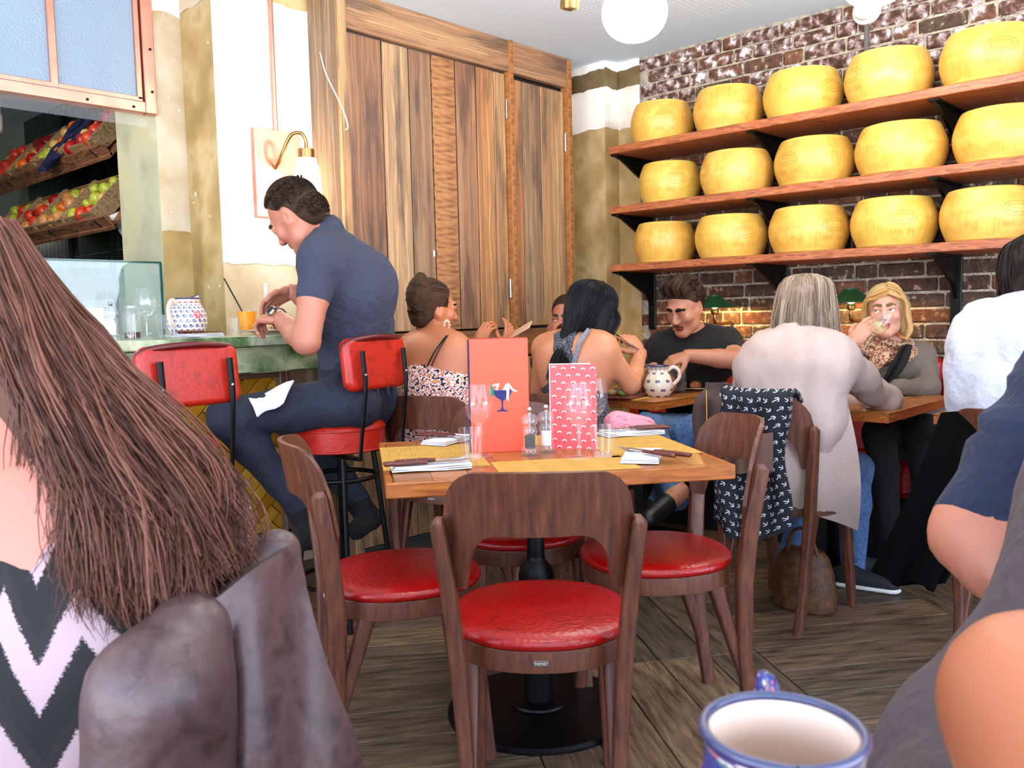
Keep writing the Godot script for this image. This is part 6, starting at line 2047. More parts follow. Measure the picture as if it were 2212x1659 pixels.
# colour varies from strand to strand: u picks the tone
func strand_mat(a, b, c, rough := 0.38) -> StandardMaterial3D:
	var im := Image.create(32, 2, false, Image.FORMAT_RGB8)
	for x in 32:
		var t := x / 31.0
		var k := Color(a).lerp(Color(b), t * 2.0) if t < 0.5 else Color(b).lerp(Color(c), t * 2.0 - 1.0)
		im.set_pixel(x, 0, k); im.set_pixel(x, 1, k)
	var m := mat(Color.WHITE, rough)
	m.albedo_texture = ImageTexture.create_from_image(im)
	m.metallic_specular = 0.28
	return m
# short hairs standing on an ellipsoid of the scalp, off the face
func crop(c: Vector3, b: Basis, r: Vector3, n: int, L: float, rad: float, sd: int) -> Geo:
	var g := Geo.new()
	var q := RandomNumberGenerator.new()
	q.seed = sd
	var done := 0
	while done < n:
		var d := Vector3(q.randfn(), q.randfn(), q.randfn()).normalized()
		if d.y < -0.75 or (d.z > 0.35 and d.y < 0.45) or (d.y < -0.1 and d.z > -0.25): continue
		done += 1
		var p := c + b * (d * r)
		var w := (b * (d * 0.45 + Vector3(q.randfn() * 0.25, 0.25 if d.y > 0.4 else -0.8, 0.75 if d.y > 0.5 else -0.35))).normalized()
		var s0 := g.t.size()
		g.tube([p, p + w * L * 0.5 + b * d * L * 0.2, p + w * L], [rad, rad * 0.8, rad * 0.3], 3, 1.0, Vector3.ZERO, false)
		var cu := Vector2(q.randf(), 0.5)
		for k in range(s0, g.t.size()): g.t[k] = cu
	return g
func cloth_mat(c, rough := 0.9) -> StandardMaterial3D:
	var m := tri_mat(mat(c, rough), null, Vector3(2.6, 2.6, 2.6), true, M.wrinkle, 0.55)
	m.rim_enabled = true; m.rim = 0.15
	return m
# merge the fields' surfaces, move them to the person's base and make them parts
var later := []
func dress(o: Node3D, base: Vector3, fields: Array, mats: Dictionary) -> void:
	later.append(func(): dress_now(o, base, fields, mats))
func dress_now(o: Node3D, base: Vector3, fields: Array, mats: Dictionary) -> void:
	var all := {}
	for f in fields:
		for k in f:
			if not all.has(k): all[k] = Geo.new()
			all[k].add(f[k], Transform3D(Basis(), -base))
	for k in all:
		if all[k].v.size() == 0: continue
		var gs: Array = pieces(all[k]) if k in ["boots", "shoes", "sneakers", "soles", "brow"] else [all[k]]
		for g in gs: part(o, {"skin": "body", "brow": "eyebrow", "boots": "boot", "shoes": "shoe", "sneakers": "sneaker", "soles": "sole"}.get(k, k), g, mats.get(k, M.white))
# the separate pieces of a mesh: each shoe, each eyebrow
func pieces(g: Geo) -> Array:
	var key := {}
	var root := []
	for i in g.v.size():
		var s := g.v[i].snapped(Vector3.ONE * 0.0004)
		if not key.has(s): key[s] = i
		root.append(key[s])
	var find := func(a: int) -> int:
		while root[a] != a:
			root[a] = root[root[a]]
			a = root[a]
		return a
	for i in range(0, g.x.size(), 3):
		var a: int = find.call(g.x[i])
		for k in 2:
			var b: int = find.call(g.x[i + 1 + k])
			if a != b: root[b] = a
	var out := {}
	for i in range(0, g.x.size(), 3):
		var r: int = find.call(g.x[i])
		if not out.has(r): out[r] = Geo.new()
		var q: Geo = out[r]
		for k in 3:
			q.x.append(q.v.size())
			q.v.append(g.v[g.x[i + k]]); q.n.append(g.n[g.x[i + k]]); q.t.append(Vector2.ZERO)
	return out.values().filter(func(q): return q.v.size() > 90)
func lay(o: Node3D, nm: String, g: Geo, base: Vector3, m: Material) -> void:
	later.append(func(): lay_now(o, nm, g, base, m))
func lay_now(o: Node3D, nm: String, g: Geo, base: Vector3, m: Material) -> void:
	var q := Geo.new()
	q.add(g, Transform3D(Basis(), -base))
	if q.v.size(): part(o, nm, q, m)
func folds(sd: int, amp := 0.012) -> Array:
	return [noise(sd, 5.0, 2), amp, Vector3(1.5, 0.8, 1.5)]

func build_people() -> void:
	M.weave = ntex(noise(401, 0.15, 2), [], [], 256, 2.0)
	var rf := noise(404, 0.011, 3, FastNoiseLite.TYPE_SIMPLEX_SMOOTH, 20.0)
	rf.fractal_type = FastNoiseLite.FRACTAL_RIDGED
	M.wrinkle = ntex(rf, [], [], 512, 9.0)
	M.denim = tri_mat(mat(Color(0.10, 0.12, 0.19), 0.85), ntex(noise(402, 0.05, 4), ["9098a8", "ffffff", "c8ccd8"]), Vector3(3, 3, 3), true, M.wrinkle, 0.55)
	M.blue_denim = tint(M.denim, Color(0.30, 0.42, 0.58))
	M.dark_cloth = cloth_mat(Color(0.02, 0.02, 0.022))
	M.knit = tri_mat(mat(Color(0.74, 0.66, 0.63), 0.95), ntex(noise(405, 0.2, 2), ["e4dcd8", "ffffff"]), Vector3(6, 6, 6), true, ntex(noise(406, 0.2, 2), [], [], 256, 4.0), 0.5)
	man_at_bar()
	bun_woman()
	hidden_woman()
	black_hair_woman()
	black_shirt_man()
	grey_woman()
	blonde_woman()
	white_shirt()
	near_woman()
	near_right()
	Body.run_jobs()
	for c in later: c.call()

func man_at_bar() -> void:
	var base := Vector3(1.88, 0.772, -2.72)
	var o := thing("person", "short-haired man in navy polo shirt and dark jeans eating at the bar", "person", base)
	var fw := dir(-0.86, 0.0, 0.5)
	var B := Body.new()
	var hip := Vector3(1.994, 0.854, -2.723); var waist := Vector3(2.008, 1.041, -2.736); var chest := Vector3(1.945, 1.278, -2.687); var neck := Vector3(1.882, 1.444, -2.753)
	var sl := Vector3(1.774, 1.351, -2.606); var sr := Vector3(2.051, 1.385, -2.837)
	trunk(B, fw, hip, waist, chest, neck, sl, sr, 1.05, "jeans", "polo_shirt", "polo_shirt")
	B.cap(Vector3(1.988, 1.243, -2.642), Vector3(2.014, 1.059, -2.716), 0.14, 0.125, "polo_shirt", 0.06, fw, 0.8)
	B.cap(Vector3(1.896, 1.469, -2.738), Vector3(1.862, 1.435, -2.760), 0.064, 0.066, "polo_shirt", 0.012)
	B.cap(neck, Vector3(1.829, 1.501, -2.766), 0.062, 0.06, "skin", 0.02)
	arm(B, sl, Vector3(1.684, 1.067, -2.570), Vector3(1.728, 1.146, -2.800), 1.12, "polo_shirt", 0.42)
	arm(B, sr, Vector3(2.022, 1.141, -2.954), Vector3(1.894, 1.257, -2.973), 1.05, "polo_shirt", 0.45)
	leg(B, Vector3(1.881, 0.840, -2.579), Vector3(1.513, 0.807, -2.823), Vector3(1.714, 0.477, -2.727), 1.06, "jeans")
	leg(B, Vector3(2.033, 0.835, -2.682), Vector3(1.908, 0.750, -3.075), Vector3(2.046, 0.426, -2.813), 1.06, "jeans")
	var ank := Vector3(1.728, 0.440, -2.727)
	B.cap(ank, Vector3(1.786, 0.338, -2.695), 0.05, 0.045, "boots", 0.02)
	B.cap(Vector3(1.786, 0.338, -2.695), Vector3(1.672, 0.352, -2.670), 0.045, 0.04, "boots", 0.02)
	B.cap(Vector3(2.048, 0.407, -2.811), Vector3(2.094, 0.335, -2.791), 0.05, 0.045, "boots", 0.02)
	B.cap(Vector3(2.094, 0.335, -2.791), Vector3(1.995, 0.313, -2.751), 0.045, 0.04, "boots", 0.02)
	var f1 := B.auto(0.015, {"polo_shirt": folds(1, 0.014), "jeans": folds(2, 0.010)})
	var Hd := Body.new()
	var hc := Vector3(1.789, 1.519, -2.764)
	var hf := (CR * -0.72 + CF * 0.32 + Vector3.DOWN * 0.62).normalized()
	var hu := (Vector3.UP * 0.78 + CR * -0.62 + CF * 0.1).normalized()
	var hb := head(Hd, hc, hf, hu, 1.04, false, true)
	Hd.cap(hc - hu * 0.03, Vector3(1.844, 1.482, -2.765), 0.055, 0.06, "skin", 0.03)
	var f2 := Hd.auto(0.006)
	var Hn := Body.new()
	hand(Hn, Vector3(1.728, 1.146, -2.800), dir(-0.8, 0.05, 0.4), dir(-0.2, -0.9, 0.3), dir(0.1, 0.8, 0.5), [0.7, 0.75, 0.8, 0.8, 0.8])
	hand(Hn, Vector3(1.894, 1.257, -2.973), dir(-0.75, -0.35, 0.0), dir(0.1, -0.8, -0.5), dir(-0.3, -0.2, -0.9), [0.5, 0.5, 0.55, 0.6, 0.65])
	var f3 := Hn.auto(0.005)
	dress(o, base, [f1, f2, f3], {"skin": skin_mat(Color(0.677, 0.426, 0.338)), "polo_shirt": cloth_mat(Color(0.185, 0.195, 0.265)), "jeans": M.denim, "boots": M.dark_cloth, "lips": skin_mat(Color(0.524, 0.259, 0.215)), "brow": hair_mat("2a1e16", "33261c", "3a2c20")})
	var Hr := Body.new()
	var hp := func(x, y, z): return hc + hb * (Vector3(x, y, z) * 1.04)
	Hr.ell(hp.call(0, 0.046, -0.022), Vector3(0.078, 0.085, 0.095), hb, "h", 0.02)
	Hr.ell(hp.call(0, -0.01, -0.06), Vector3(0.068, 0.07, 0.058), hb, "h", 0.03)
	Hr.ell(hp.call(0, -0.055, 0.085), Vector3(0.1, 0.118, 0.09), hb, "h", 0.02, -1)
	Hr.ell(hp.call(0.0, -0.05, -0.0), Vector3(0.12, 0.045, 0.03), hb, "h", 0.01, -1)
	var hm := hair_mat("241a14", "3a2a20", "4c382a")
	lay(o, "hair", Hr.auto(0.006, {})["h"], base, hm)
	var s1 := strand_mat("1c140f", "33261d", "4a382b")
	lay(o, "cropped_hair", crop(hp.call(0, 0.046, -0.022), hb, Vector3(0.079, 0.086, 0.096), 3600, 0.013, 0.0013, 5), base, s1)
	lay(o, "nape_hair", crop(hp.call(0, -0.012, -0.06), hb, Vector3(0.069, 0.071, 0.060), 1500, 0.012, 0.0013, 6), base, s1)
	# belt, watch and napkin
	var wt := Geo.new()
	var wc := Vector3(1.729, 1.154, -2.820); var wa := (Vector3(1.727, 1.147, -2.888) - Vector3(1.676, 1.072, -2.593)).normalized()
	var wr := []
	var wu := wa.cross(Vector3.UP).normalized(); var wv := wa.cross(wu)
	for k in 25: wr.append(wc + (wu * cos(k * TAU / 24) + wv * sin(k * TAU / 24)) * 0.034)
	wt.tube(wr, 0.008, 6, 0.35, wu, false)
	var wn := thing("wristwatch", "steel wristwatch with dark dial on the bar man's wrist", "watch", wc)
	lay(wn, "strap", wt, wc, mat("3a2a20", 0.5))
	var wd := Geo.new()
	var toc := (-CF * 0.8 + Vector3.UP * 0.45 + CR * -0.2).normalized()
	toc = (toc - wa * toc.dot(wa)).normalized()
	wd.lathe([Vector2(0, 0), Vector2(0.02, 0), Vector2(0.021, 0.004), Vector2(0.018, 0.009), Vector2(0, 0.009)], 24, Transform3D(frame(wa, toc), toc * 0.034))
	part(wn, "case", wd, M.steel)
	var wf := Geo.new()
	wf.lathe([Vector2(0.015, 0.0095), Vector2(0, 0.0098)], 20, Transform3D(frame(wa, toc), toc * 0.034))
	part(wn, "dial", wf, mat(Color(0.03, 0.03, 0.04), 0.1))
	var nb := Vector3(1.598, 0.873, -2.675)
	var nk := thing("lap_napkin", "white cloth napkin lying over the bar man's thigh", "napkin", nb)
	var rows := []
	for i in 7:
		var r := PackedVector3Array()
		for j in 7:
			var u := j / 6.0; var v := i / 6.0
			var p0: Vector3 = (Vector3(1.527, 0.817, -2.648)).lerp(Vector3(1.595, 0.865, -2.591), u)
			var p1: Vector3 = (Vector3(1.555, 0.870, -2.749)).lerp(Vector3(1.694, 0.925, -2.675), u)
			r.append(p0.lerp(p1, v) - nb + Vector3(0, 0.006 * sin(u * 6 + v * 3), 0))
		rows.append(r)
	var ng := Geo.new()
	ng.sheet(rows, 0.006)
	part(nk, "linen", ng, M.linen)
	# belt loops, back pocket and rivets show as stitching on the jeans
	for k in 3:
		var bl := Geo.new()
		bl.box(Vector3(0.012, 0.05, 0.012), at(([Vector3(1.928, 0.884, -2.501), Vector3(1.980, 0.883, -2.505), Vector3(1.899, 0.881, -2.503)][k] as Vector3) - base), 0.003)
		part(o, "belt_loop", bl, M.denim)

func bun_woman() -> void:
	var base := Vector3(2.275, 0.658, -2.615)
	var o := thing("person", "woman with brown hair bun in floral camisole dress, back turned", "person", base)
	var fw := dir(0.62, 0.0, 0.78)
	var B := Body.new()
	var hip := Vector3(2.296, 0.690, -2.666); var waist := Vector3(2.331, 0.813, -2.686); var chest := Vector3(2.352, 0.880, -2.679); var neck := Vector3(2.406, 1.058, -2.694)
	var sl := Vector3(2.365, 1.012, -2.825); var sr := Vector3(2.386, 1.008, -2.570)
	trunk(B, fw, hip, waist, chest, neck, sl, sr, 0.86, "floral_dress", "floral_dress", "skin")
	B.cap(Vector3(2.305, 0.830, -2.685), Vector3(2.357, 0.830, -2.601), 0.115, 0.115, "floral_dress", 0.05, fw, 0.8)
	B.cap(Vector3(2.335, 0.970, -2.741), Vector3(2.380, 0.964, -2.606), 0.105, 0.105, "skin", 0.05, fw, 0.8)
	B.cap(neck, Vector3(2.408, 1.131, -2.722), 0.045, 0.045, "skin", 0.02)
	arm(B, sr, Vector3(2.514, 0.832, -2.609), Vector3(2.703, 1.001, -2.759), 0.85, "skin", 0.0)
	arm(B, sl, Vector3(2.555, 0.817, -2.974), Vector3(2.701, 1.011, -2.892), 0.85, "skin", 0.0)
	leg(B, Vector3(2.269, 0.671, -2.693), Vector3(2.617, 0.567, -2.836), Vector3(2.574, 0.209, -2.881), 0.9, "floral_dress")
	var f1 := B.auto(0.015, {"floral_dress": folds(11, 0.012)})
	var Hd := Body.new()
	var hc := Vector3(2.414, 1.173, -2.730)
	var hf := (CR * 0.86 + CF * 0.5 + Vector3.DOWN * 0.1).normalized()
	var hb := head(Hd, hc, hf, Vector3.UP, 0.95, true)
	var f2 := Hd.auto(0.006)
	var Hn := Body.new()
	hand(Hn, Vector3(2.703, 1.001, -2.759), dir(0.3, 0.9, 0.1), dir(0.6, 0.2, 0.6), dir(-0.6, 0.2, -0.5), [0.5, 0.5, 0.5, 0.5, 0.5], 0.9)
	hand(Hn, Vector3(2.810, 0.987, -2.705), dir(0.35, 0.9, 0.1), dir(-0.5, 0.1, 0.6), dir(0.5, 0.4, -0.4), [0.5, 0.4, 0.5, 0.5, 0.5], 0.9)
	Hn.cap(Vector3(2.765, 0.894, -2.752), Vector3(2.810, 0.987, -2.705), 0.034, 0.027, "skin", 0.02)
	var f3 := Hn.auto(0.005)
	var fl := tri_mat(mat(Color.WHITE, 0.85), ntex(noise(420, 0.035, 2, FastNoiseLite.TYPE_SIMPLEX_SMOOTH, 10.0), ["0c0c16", "0c0c16", "e6c3b8", "e9cdc4", "b83a28", "e6c3b8", "7a2a20", "c9a24a"], [0.0, 0.33, 0.37, 0.56, 0.6, 0.66, 0.78, 0.9]), Vector3(5.5, 5.5, 5.5))
	dress(o, base, [f1, f2, f3], {"skin": skin_mat(Color(0.677, 0.403, 0.266)), "floral_dress": fl, "lips": skin_mat(Color(0.550, 0.251, 0.215)), "brow": hair_mat("241610", "2e1d15", "38261b")})
	var hm := hair_mat("1d120c", "36231a", "523826")
	var hp := func(x, y, z): return hc + hb * (Vector3(x, y, z) * 0.95)
	var Hr := Body.new()
	Hr.ell(hp.call(0, 0.042, -0.022), Vector3(0.075, 0.082, 0.088), hb, "h", 0.02)
	Hr.ell(hp.call(0, -0.02, -0.06), Vector3(0.062, 0.06, 0.045), hb, "h", 0.03)
	Hr.ell(hp.call(0, -0.05, 0.08), Vector3(0.1, 0.115, 0.085), hb, "h", 0.02, -1)
	var bc := Vector3(2.327, 1.227, -2.720)
	Hr.ell(bc, Vector3(0.052, 0.065, 0.05), Basis(), "h", 0.02)
	Hr.cap(bc + Vector3(0, 0.05, 0), bc + Vector3(0.01, 0.075, 0), 0.028, 0.02, "h", 0.02)
	lay(o, "hair", Hr.auto(0.006, {"h": [noise(19, 40.0, 2), 0.004, Vector3(1, 1, 1)]})["h"], base, hm)
	var gd := []
	for i in 10:
		var a := i * TAU / 9
		var q := []
		for k in 7: q.append(bc + Vector3(cos(a + k * 0.7) * 0.05, -0.06 + k * 0.02, sin(a + k * 0.7) * 0.05) * (1.0 - 0.03 * k))
		gd.append(q)
	var s2 := strand_mat("1d120c", "38251b", "5a3f2c")
	lay(o, "hair_bun", strands(gd, 420, 0.0018, 0.005, 0.006, 6), base, s2)
	gd = []
	for i in 13:
		var a := i * TAU / 12
		var d := Vector3(cos(a), sin(a), 0)
		gd.append([hp.call(d.x * 0.072, 0.045 + d.y * 0.075, 0.035), hp.call(d.x * 0.084, 0.045 + d.y * 0.09, -0.02), hp.call(d.x * 0.074, 0.04 + d.y * 0.078, -0.07), bc + hb * Vector3(d.x * 0.03, d.y * 0.03, 0.02)])
	lay(o, "combed_hair", strands(gd, 700, 0.0018, 0.004, 0.003, 7, 0.05), base, s2)
	for q in [[Vector3(2.338, 1.068, -2.562), Vector3(2.288, 1.018, -2.558), Vector3(2.264, 0.949, -2.583)], [Vector3(2.333, 1.064, -2.568), Vector3(2.278, 1.013, -2.569), Vector3(2.251, 0.946, -2.597)], [Vector3(2.319, 1.068, -2.786), Vector3(2.315, 1.018, -2.790), Vector3(2.293, 0.943, -2.756)]]:
		var st := Geo.new()
		st.tube(spline(q), 0.005, 6, 0.4)
		lay(o, "strap", st, base, M.black)
	var er := thing("earring", "pearl hoop earring of the woman with the hair bun", "earring", Vector3(2.396, 1.111, -2.632))
	for k in 10:
		var g := Geo.new()
		g.ball(Vector3(0, -0.005, 0) + (CR * cos(k * TAU / 10) * 0.011 + Vector3.UP * sin(k * TAU / 10) * 0.02), Vector3.ONE * 0.005, 8)
		part(er, "bead", g, M.cream)
	var ph := thing("smartphone", "smartphone held up behind the orange menu", "phone", Vector3(2.854, 1.067, -2.658))
	part(ph, "case", gbox(Vector3(0.07, 0.008, 0.14), 0.003, Transform3D(Basis(CF, 0.0) * Basis(Vector3.UP, 0.4) * Basis(CF, -0.65), Vector3.ZERO)), mat(Color(0.75, 0.6, 0.5), 0.3))

func hidden_woman() -> void:
	var base := Vector3(4.0, 0.45, -2.95)
	var o := thing("person", "woman resting her chin on her fist, half hidden behind black hair", "person", base)
	var B := Body.new()
	var hc := Vector3(3.425, 1.111, -2.856)
	var n := hc + Vector3(0.03, -0.17, 0.0)
	var fw := (-CF * 0.75 + CR * -0.3).normalized()
	var sd := fw.cross(Vector3.UP)
	trunk(B, fw, n + Vector3(0.05, -0.52, 0), n + Vector3(0.04, -0.38, 0), n + Vector3(0.02, -0.2, 0), n, n - sd * 0.17 + Vector3(0, -0.05, 0), n + sd * 0.17 + Vector3(0, -0.05, 0), 0.85, "grey_top", "grey_top", "grey_top")
	B.cap(n, hc, 0.045, 0.045, "skin", 0.02)
	var w := Vector3(3.254, 1.004, -2.818)
	arm(B, n - sd * 0.17 + Vector3(0, -0.05, 0), Vector3(3.177, 0.797, -2.826), w, 0.85, "grey_top", 0.4)
	var f1 := B.auto(0.016)
	var Hd := Body.new()
	var hb := head(Hd, hc, (-CF * 0.85 + CR * -0.35 + Vector3.UP * -0.05).normalized(), Vector3.UP, 0.95, true)
	hand(Hd, w, dir(0.15, 0.95, 0.0), dir(0.6, 0, 0.3), dir(0.3, 0, -0.7), [0.6, 0.95, 0.95, 0.95, 0.95], 0.95)
	var f2 := Hd.auto(0.006)
	dress(o, base, [f1, f2], {"skin": skin_mat(Color(0.609, 0.358, 0.266)), "grey_top": cloth_mat(Color(0.25, 0.24, 0.26)), "lips": skin_mat(Color(0.508, 0.213, 0.201)), "brow": M.black})
	eyes(o, base, hc, hb, 0.95, "2a1a12", Vector3(-0.3, 0, 1))
	var Hr := Body.new()
	Hr.ell(hc + hb * Vector3(0, 0.045, -0.022), Vector3(0.076, 0.085, 0.09), hb, "h", 0.02)
	Hr.ell(hc + hb * Vector3(0, -0.04, 0.075), Vector3(0.1, 0.11, 0.085), hb, "h", 0.02, -1)
	lay(o, "hair", Hr.auto(0.007)["h"], base, hair_mat("160e0a", "2a1c15", "3a281e"))

func black_hair_woman() -> void:
	var base := Vector3(2.72, 0.488, -2.22)
	var o := thing("person", "woman with long straight black hair in strappy top, eating with a fork", "person", base)
	var fw := dir(0.7, 0.0, 0.7)
	var B := Body.new()
	var hip := Vector3(2.703, 0.679, -2.207); var waist := Vector3(2.713, 0.796, -2.225); var chest := Vector3(2.709, 0.922, -2.229); var neck := Vector3(2.776, 1.046, -2.218)
	var sl := Vector3(2.753, 0.999, -2.416); var sr := Vector3(2.719, 1.004, -2.074)
	trunk(B, fw, hip, waist, chest, neck, sl, sr, 0.88, "camisole", "camisole", "skin")
	B.cap(Vector3(2.691, 0.932, -2.278), Vector3(2.728, 0.933, -2.151), 0.10, 0.10, "skin", 0.05, fw, 0.8)
	B.cap(neck, Vector3(2.802, 1.117, -2.204), 0.045, 0.045, "skin", 0.02)
	arm(B, sr, Vector3(2.855, 0.849, -2.046), Vector3(3.034, 0.970, -2.120), 0.92, "skin", 0.0)
	arm(B, sl, Vector3(2.781, 0.811, -2.474), Vector3(3.053, 0.822, -2.449), 0.9, "skin", 0.0)
	leg(B, Vector3(2.683, 0.660, -2.228), Vector3(3.071, 0.621, -2.284), Vector3(3.068, 0.225, -2.287), 0.9, "trousers")
	leg(B, Vector3(2.659, 0.670, -2.137), Vector3(3.015, 0.626, -2.169), Vector3(3.059, 0.222, -2.181), 0.9, "trousers")
	var f1 := B.auto(0.015, {"camisole": folds(21, 0.008)})
	var Hd := Body.new()
	var hc := Vector3(2.805, 1.151, -2.201)
	var hf := (CR * 0.74 + CF * 0.5 + Vector3.DOWN * 0.42).normalized()
	var hb := head(Hd, hc, hf, Vector3.UP, 0.96, true, true)
	hand(Hd, Vector3(3.034, 0.970, -2.120), dir(-0.55, 0.75, 0.1), dir(-0.5, -0.2, 0.6), dir(-0.4, -0.3, -0.7), [0.7, 0.6, 0.8, 0.85, 0.9], 0.92)
	var f2 := Hd.auto(0.006)
	dress(o, base, [f1, f2], {"skin": skin_mat(Color(0.711, 0.457, 0.323)), "camisole": tri_mat(mat(Color.WHITE, 0.85), ntex(noise(430, 0.06, 2), ["101018", "2a2a34", "8a8a92", "15151c"], [0.0, 0.45, 0.55, 0.7]), Vector3(5, 5, 5)), "trousers": M.dark_cloth, "lips": skin_mat(Color(0.558, 0.259, 0.230)), "brow": M.black})
	var hm := hair_mat("08070a", "121014", "1d191e")
	var s4 := strand_mat("070608", "121014", "221c20", 0.32)
	var hp := func(x, y, z): return hc + hb * (Vector3(x, y, z) * 0.96)
	var Hr := Body.new()
	Hr.ell(hp.call(0, 0.045, -0.018), Vector3(0.078, 0.083, 0.090), hb, "h", 0.02)
	Hr.cap(hp.call(0.0, 0.0, -0.05), Vector3(2.732, 1.062, -2.235), 0.066, 0.042, "h", 0.04)
	Hr.cap(Vector3(2.710, 1.063, -2.229), Vector3(2.587, 0.921, -2.214), 0.045, 0.025, "h", 0.03)
	Hr.cap(hp.call(-0.06, 0.0, 0.0), Vector3(2.735, 1.035, -2.115), 0.045, 0.03, "h", 0.03)
	Hr.ell(hp.call(0, -0.06, 0.10), Vector3(0.075, 0.12, 0.075), hb, "h", 0.02, -1)
	lay(o, "hair", Hr.auto(0.0065)["h"], base, hm)
	var gd := []
	for i in 7:
		var a := -1.2 + i * 0.55
		gd.append([hp.call(0, 0.135, 0.01), hp.call(-sin(a) * 0.088, 0.09, -cos(a) * 0.092 - 0.01), hp.call(-sin(a) * 0.098, 0.0, -cos(a) * 0.108 - 0.01), (Vector3(2.678, 1.031, -2.204)) + CR * (i - 3) * 0.012, (Vector3(2.602, 0.966, -2.197)) + CR * (i - 3) * 0.009, (Vector3(2.558, 0.896, -2.200)) + CR * (i - 3) * 0.006])
	lay(o, "long_hair", strands(gd, 1300, 0.0022, 0.007, 0.003, 8), base, s4)
	gd = []
	for i in 6:
		var a := 0.35 + i * 0.22
		gd.append([hp.call(0, 0.135, 0.02), hp.call(-sin(a) * 0.088, 0.085, cos(a) * 0.06 - 0.04), hp.call(-0.09, 0.0, 0.075 - i * 0.028), hp.call(-0.085, -0.075, 0.07 - i * 0.03), hp.call(-0.08, -0.12, 0.055 - i * 0.03)])
	lay(o, "side_hair", strands(gd, 700, 0.0022, 0.006, 0.003, 9), base, s4)
	var stm := tri_mat(mat(Color.WHITE, 0.8), ntex(noise(431, 0.08, 2), ["101014", "8a8a90", "101014"]), Vector3(9, 9, 9))
	for q in [[Vector3(2.679, 1.079, -2.116), Vector3(2.622, 1.030, -2.118), Vector3(2.606, 0.949, -2.135), Vector3(2.608, 0.885, -2.147)], [Vector3(2.719, 1.047, -2.364), Vector3(2.673, 0.998, -2.340), Vector3(2.637, 0.915, -2.306), Vector3(2.626, 0.860, -2.288)]]:
		var st := Geo.new()
		st.tube(spline(q), 0.011, 6, 0.3, -CF)
		lay(o, "strap", st, base, stm)
	var fk := fork(Vector3(2.958, 1.012, -2.141), 0.0, "steel fork raised in the black-haired woman's hand", false)
	fk.transform.basis = frame((Vector3(2.897, 1.057, -2.177) - Vector3(2.992, 0.986, -2.135)).normalized(), Vector3.UP) * Basis(Vector3.UP, -PI / 2)

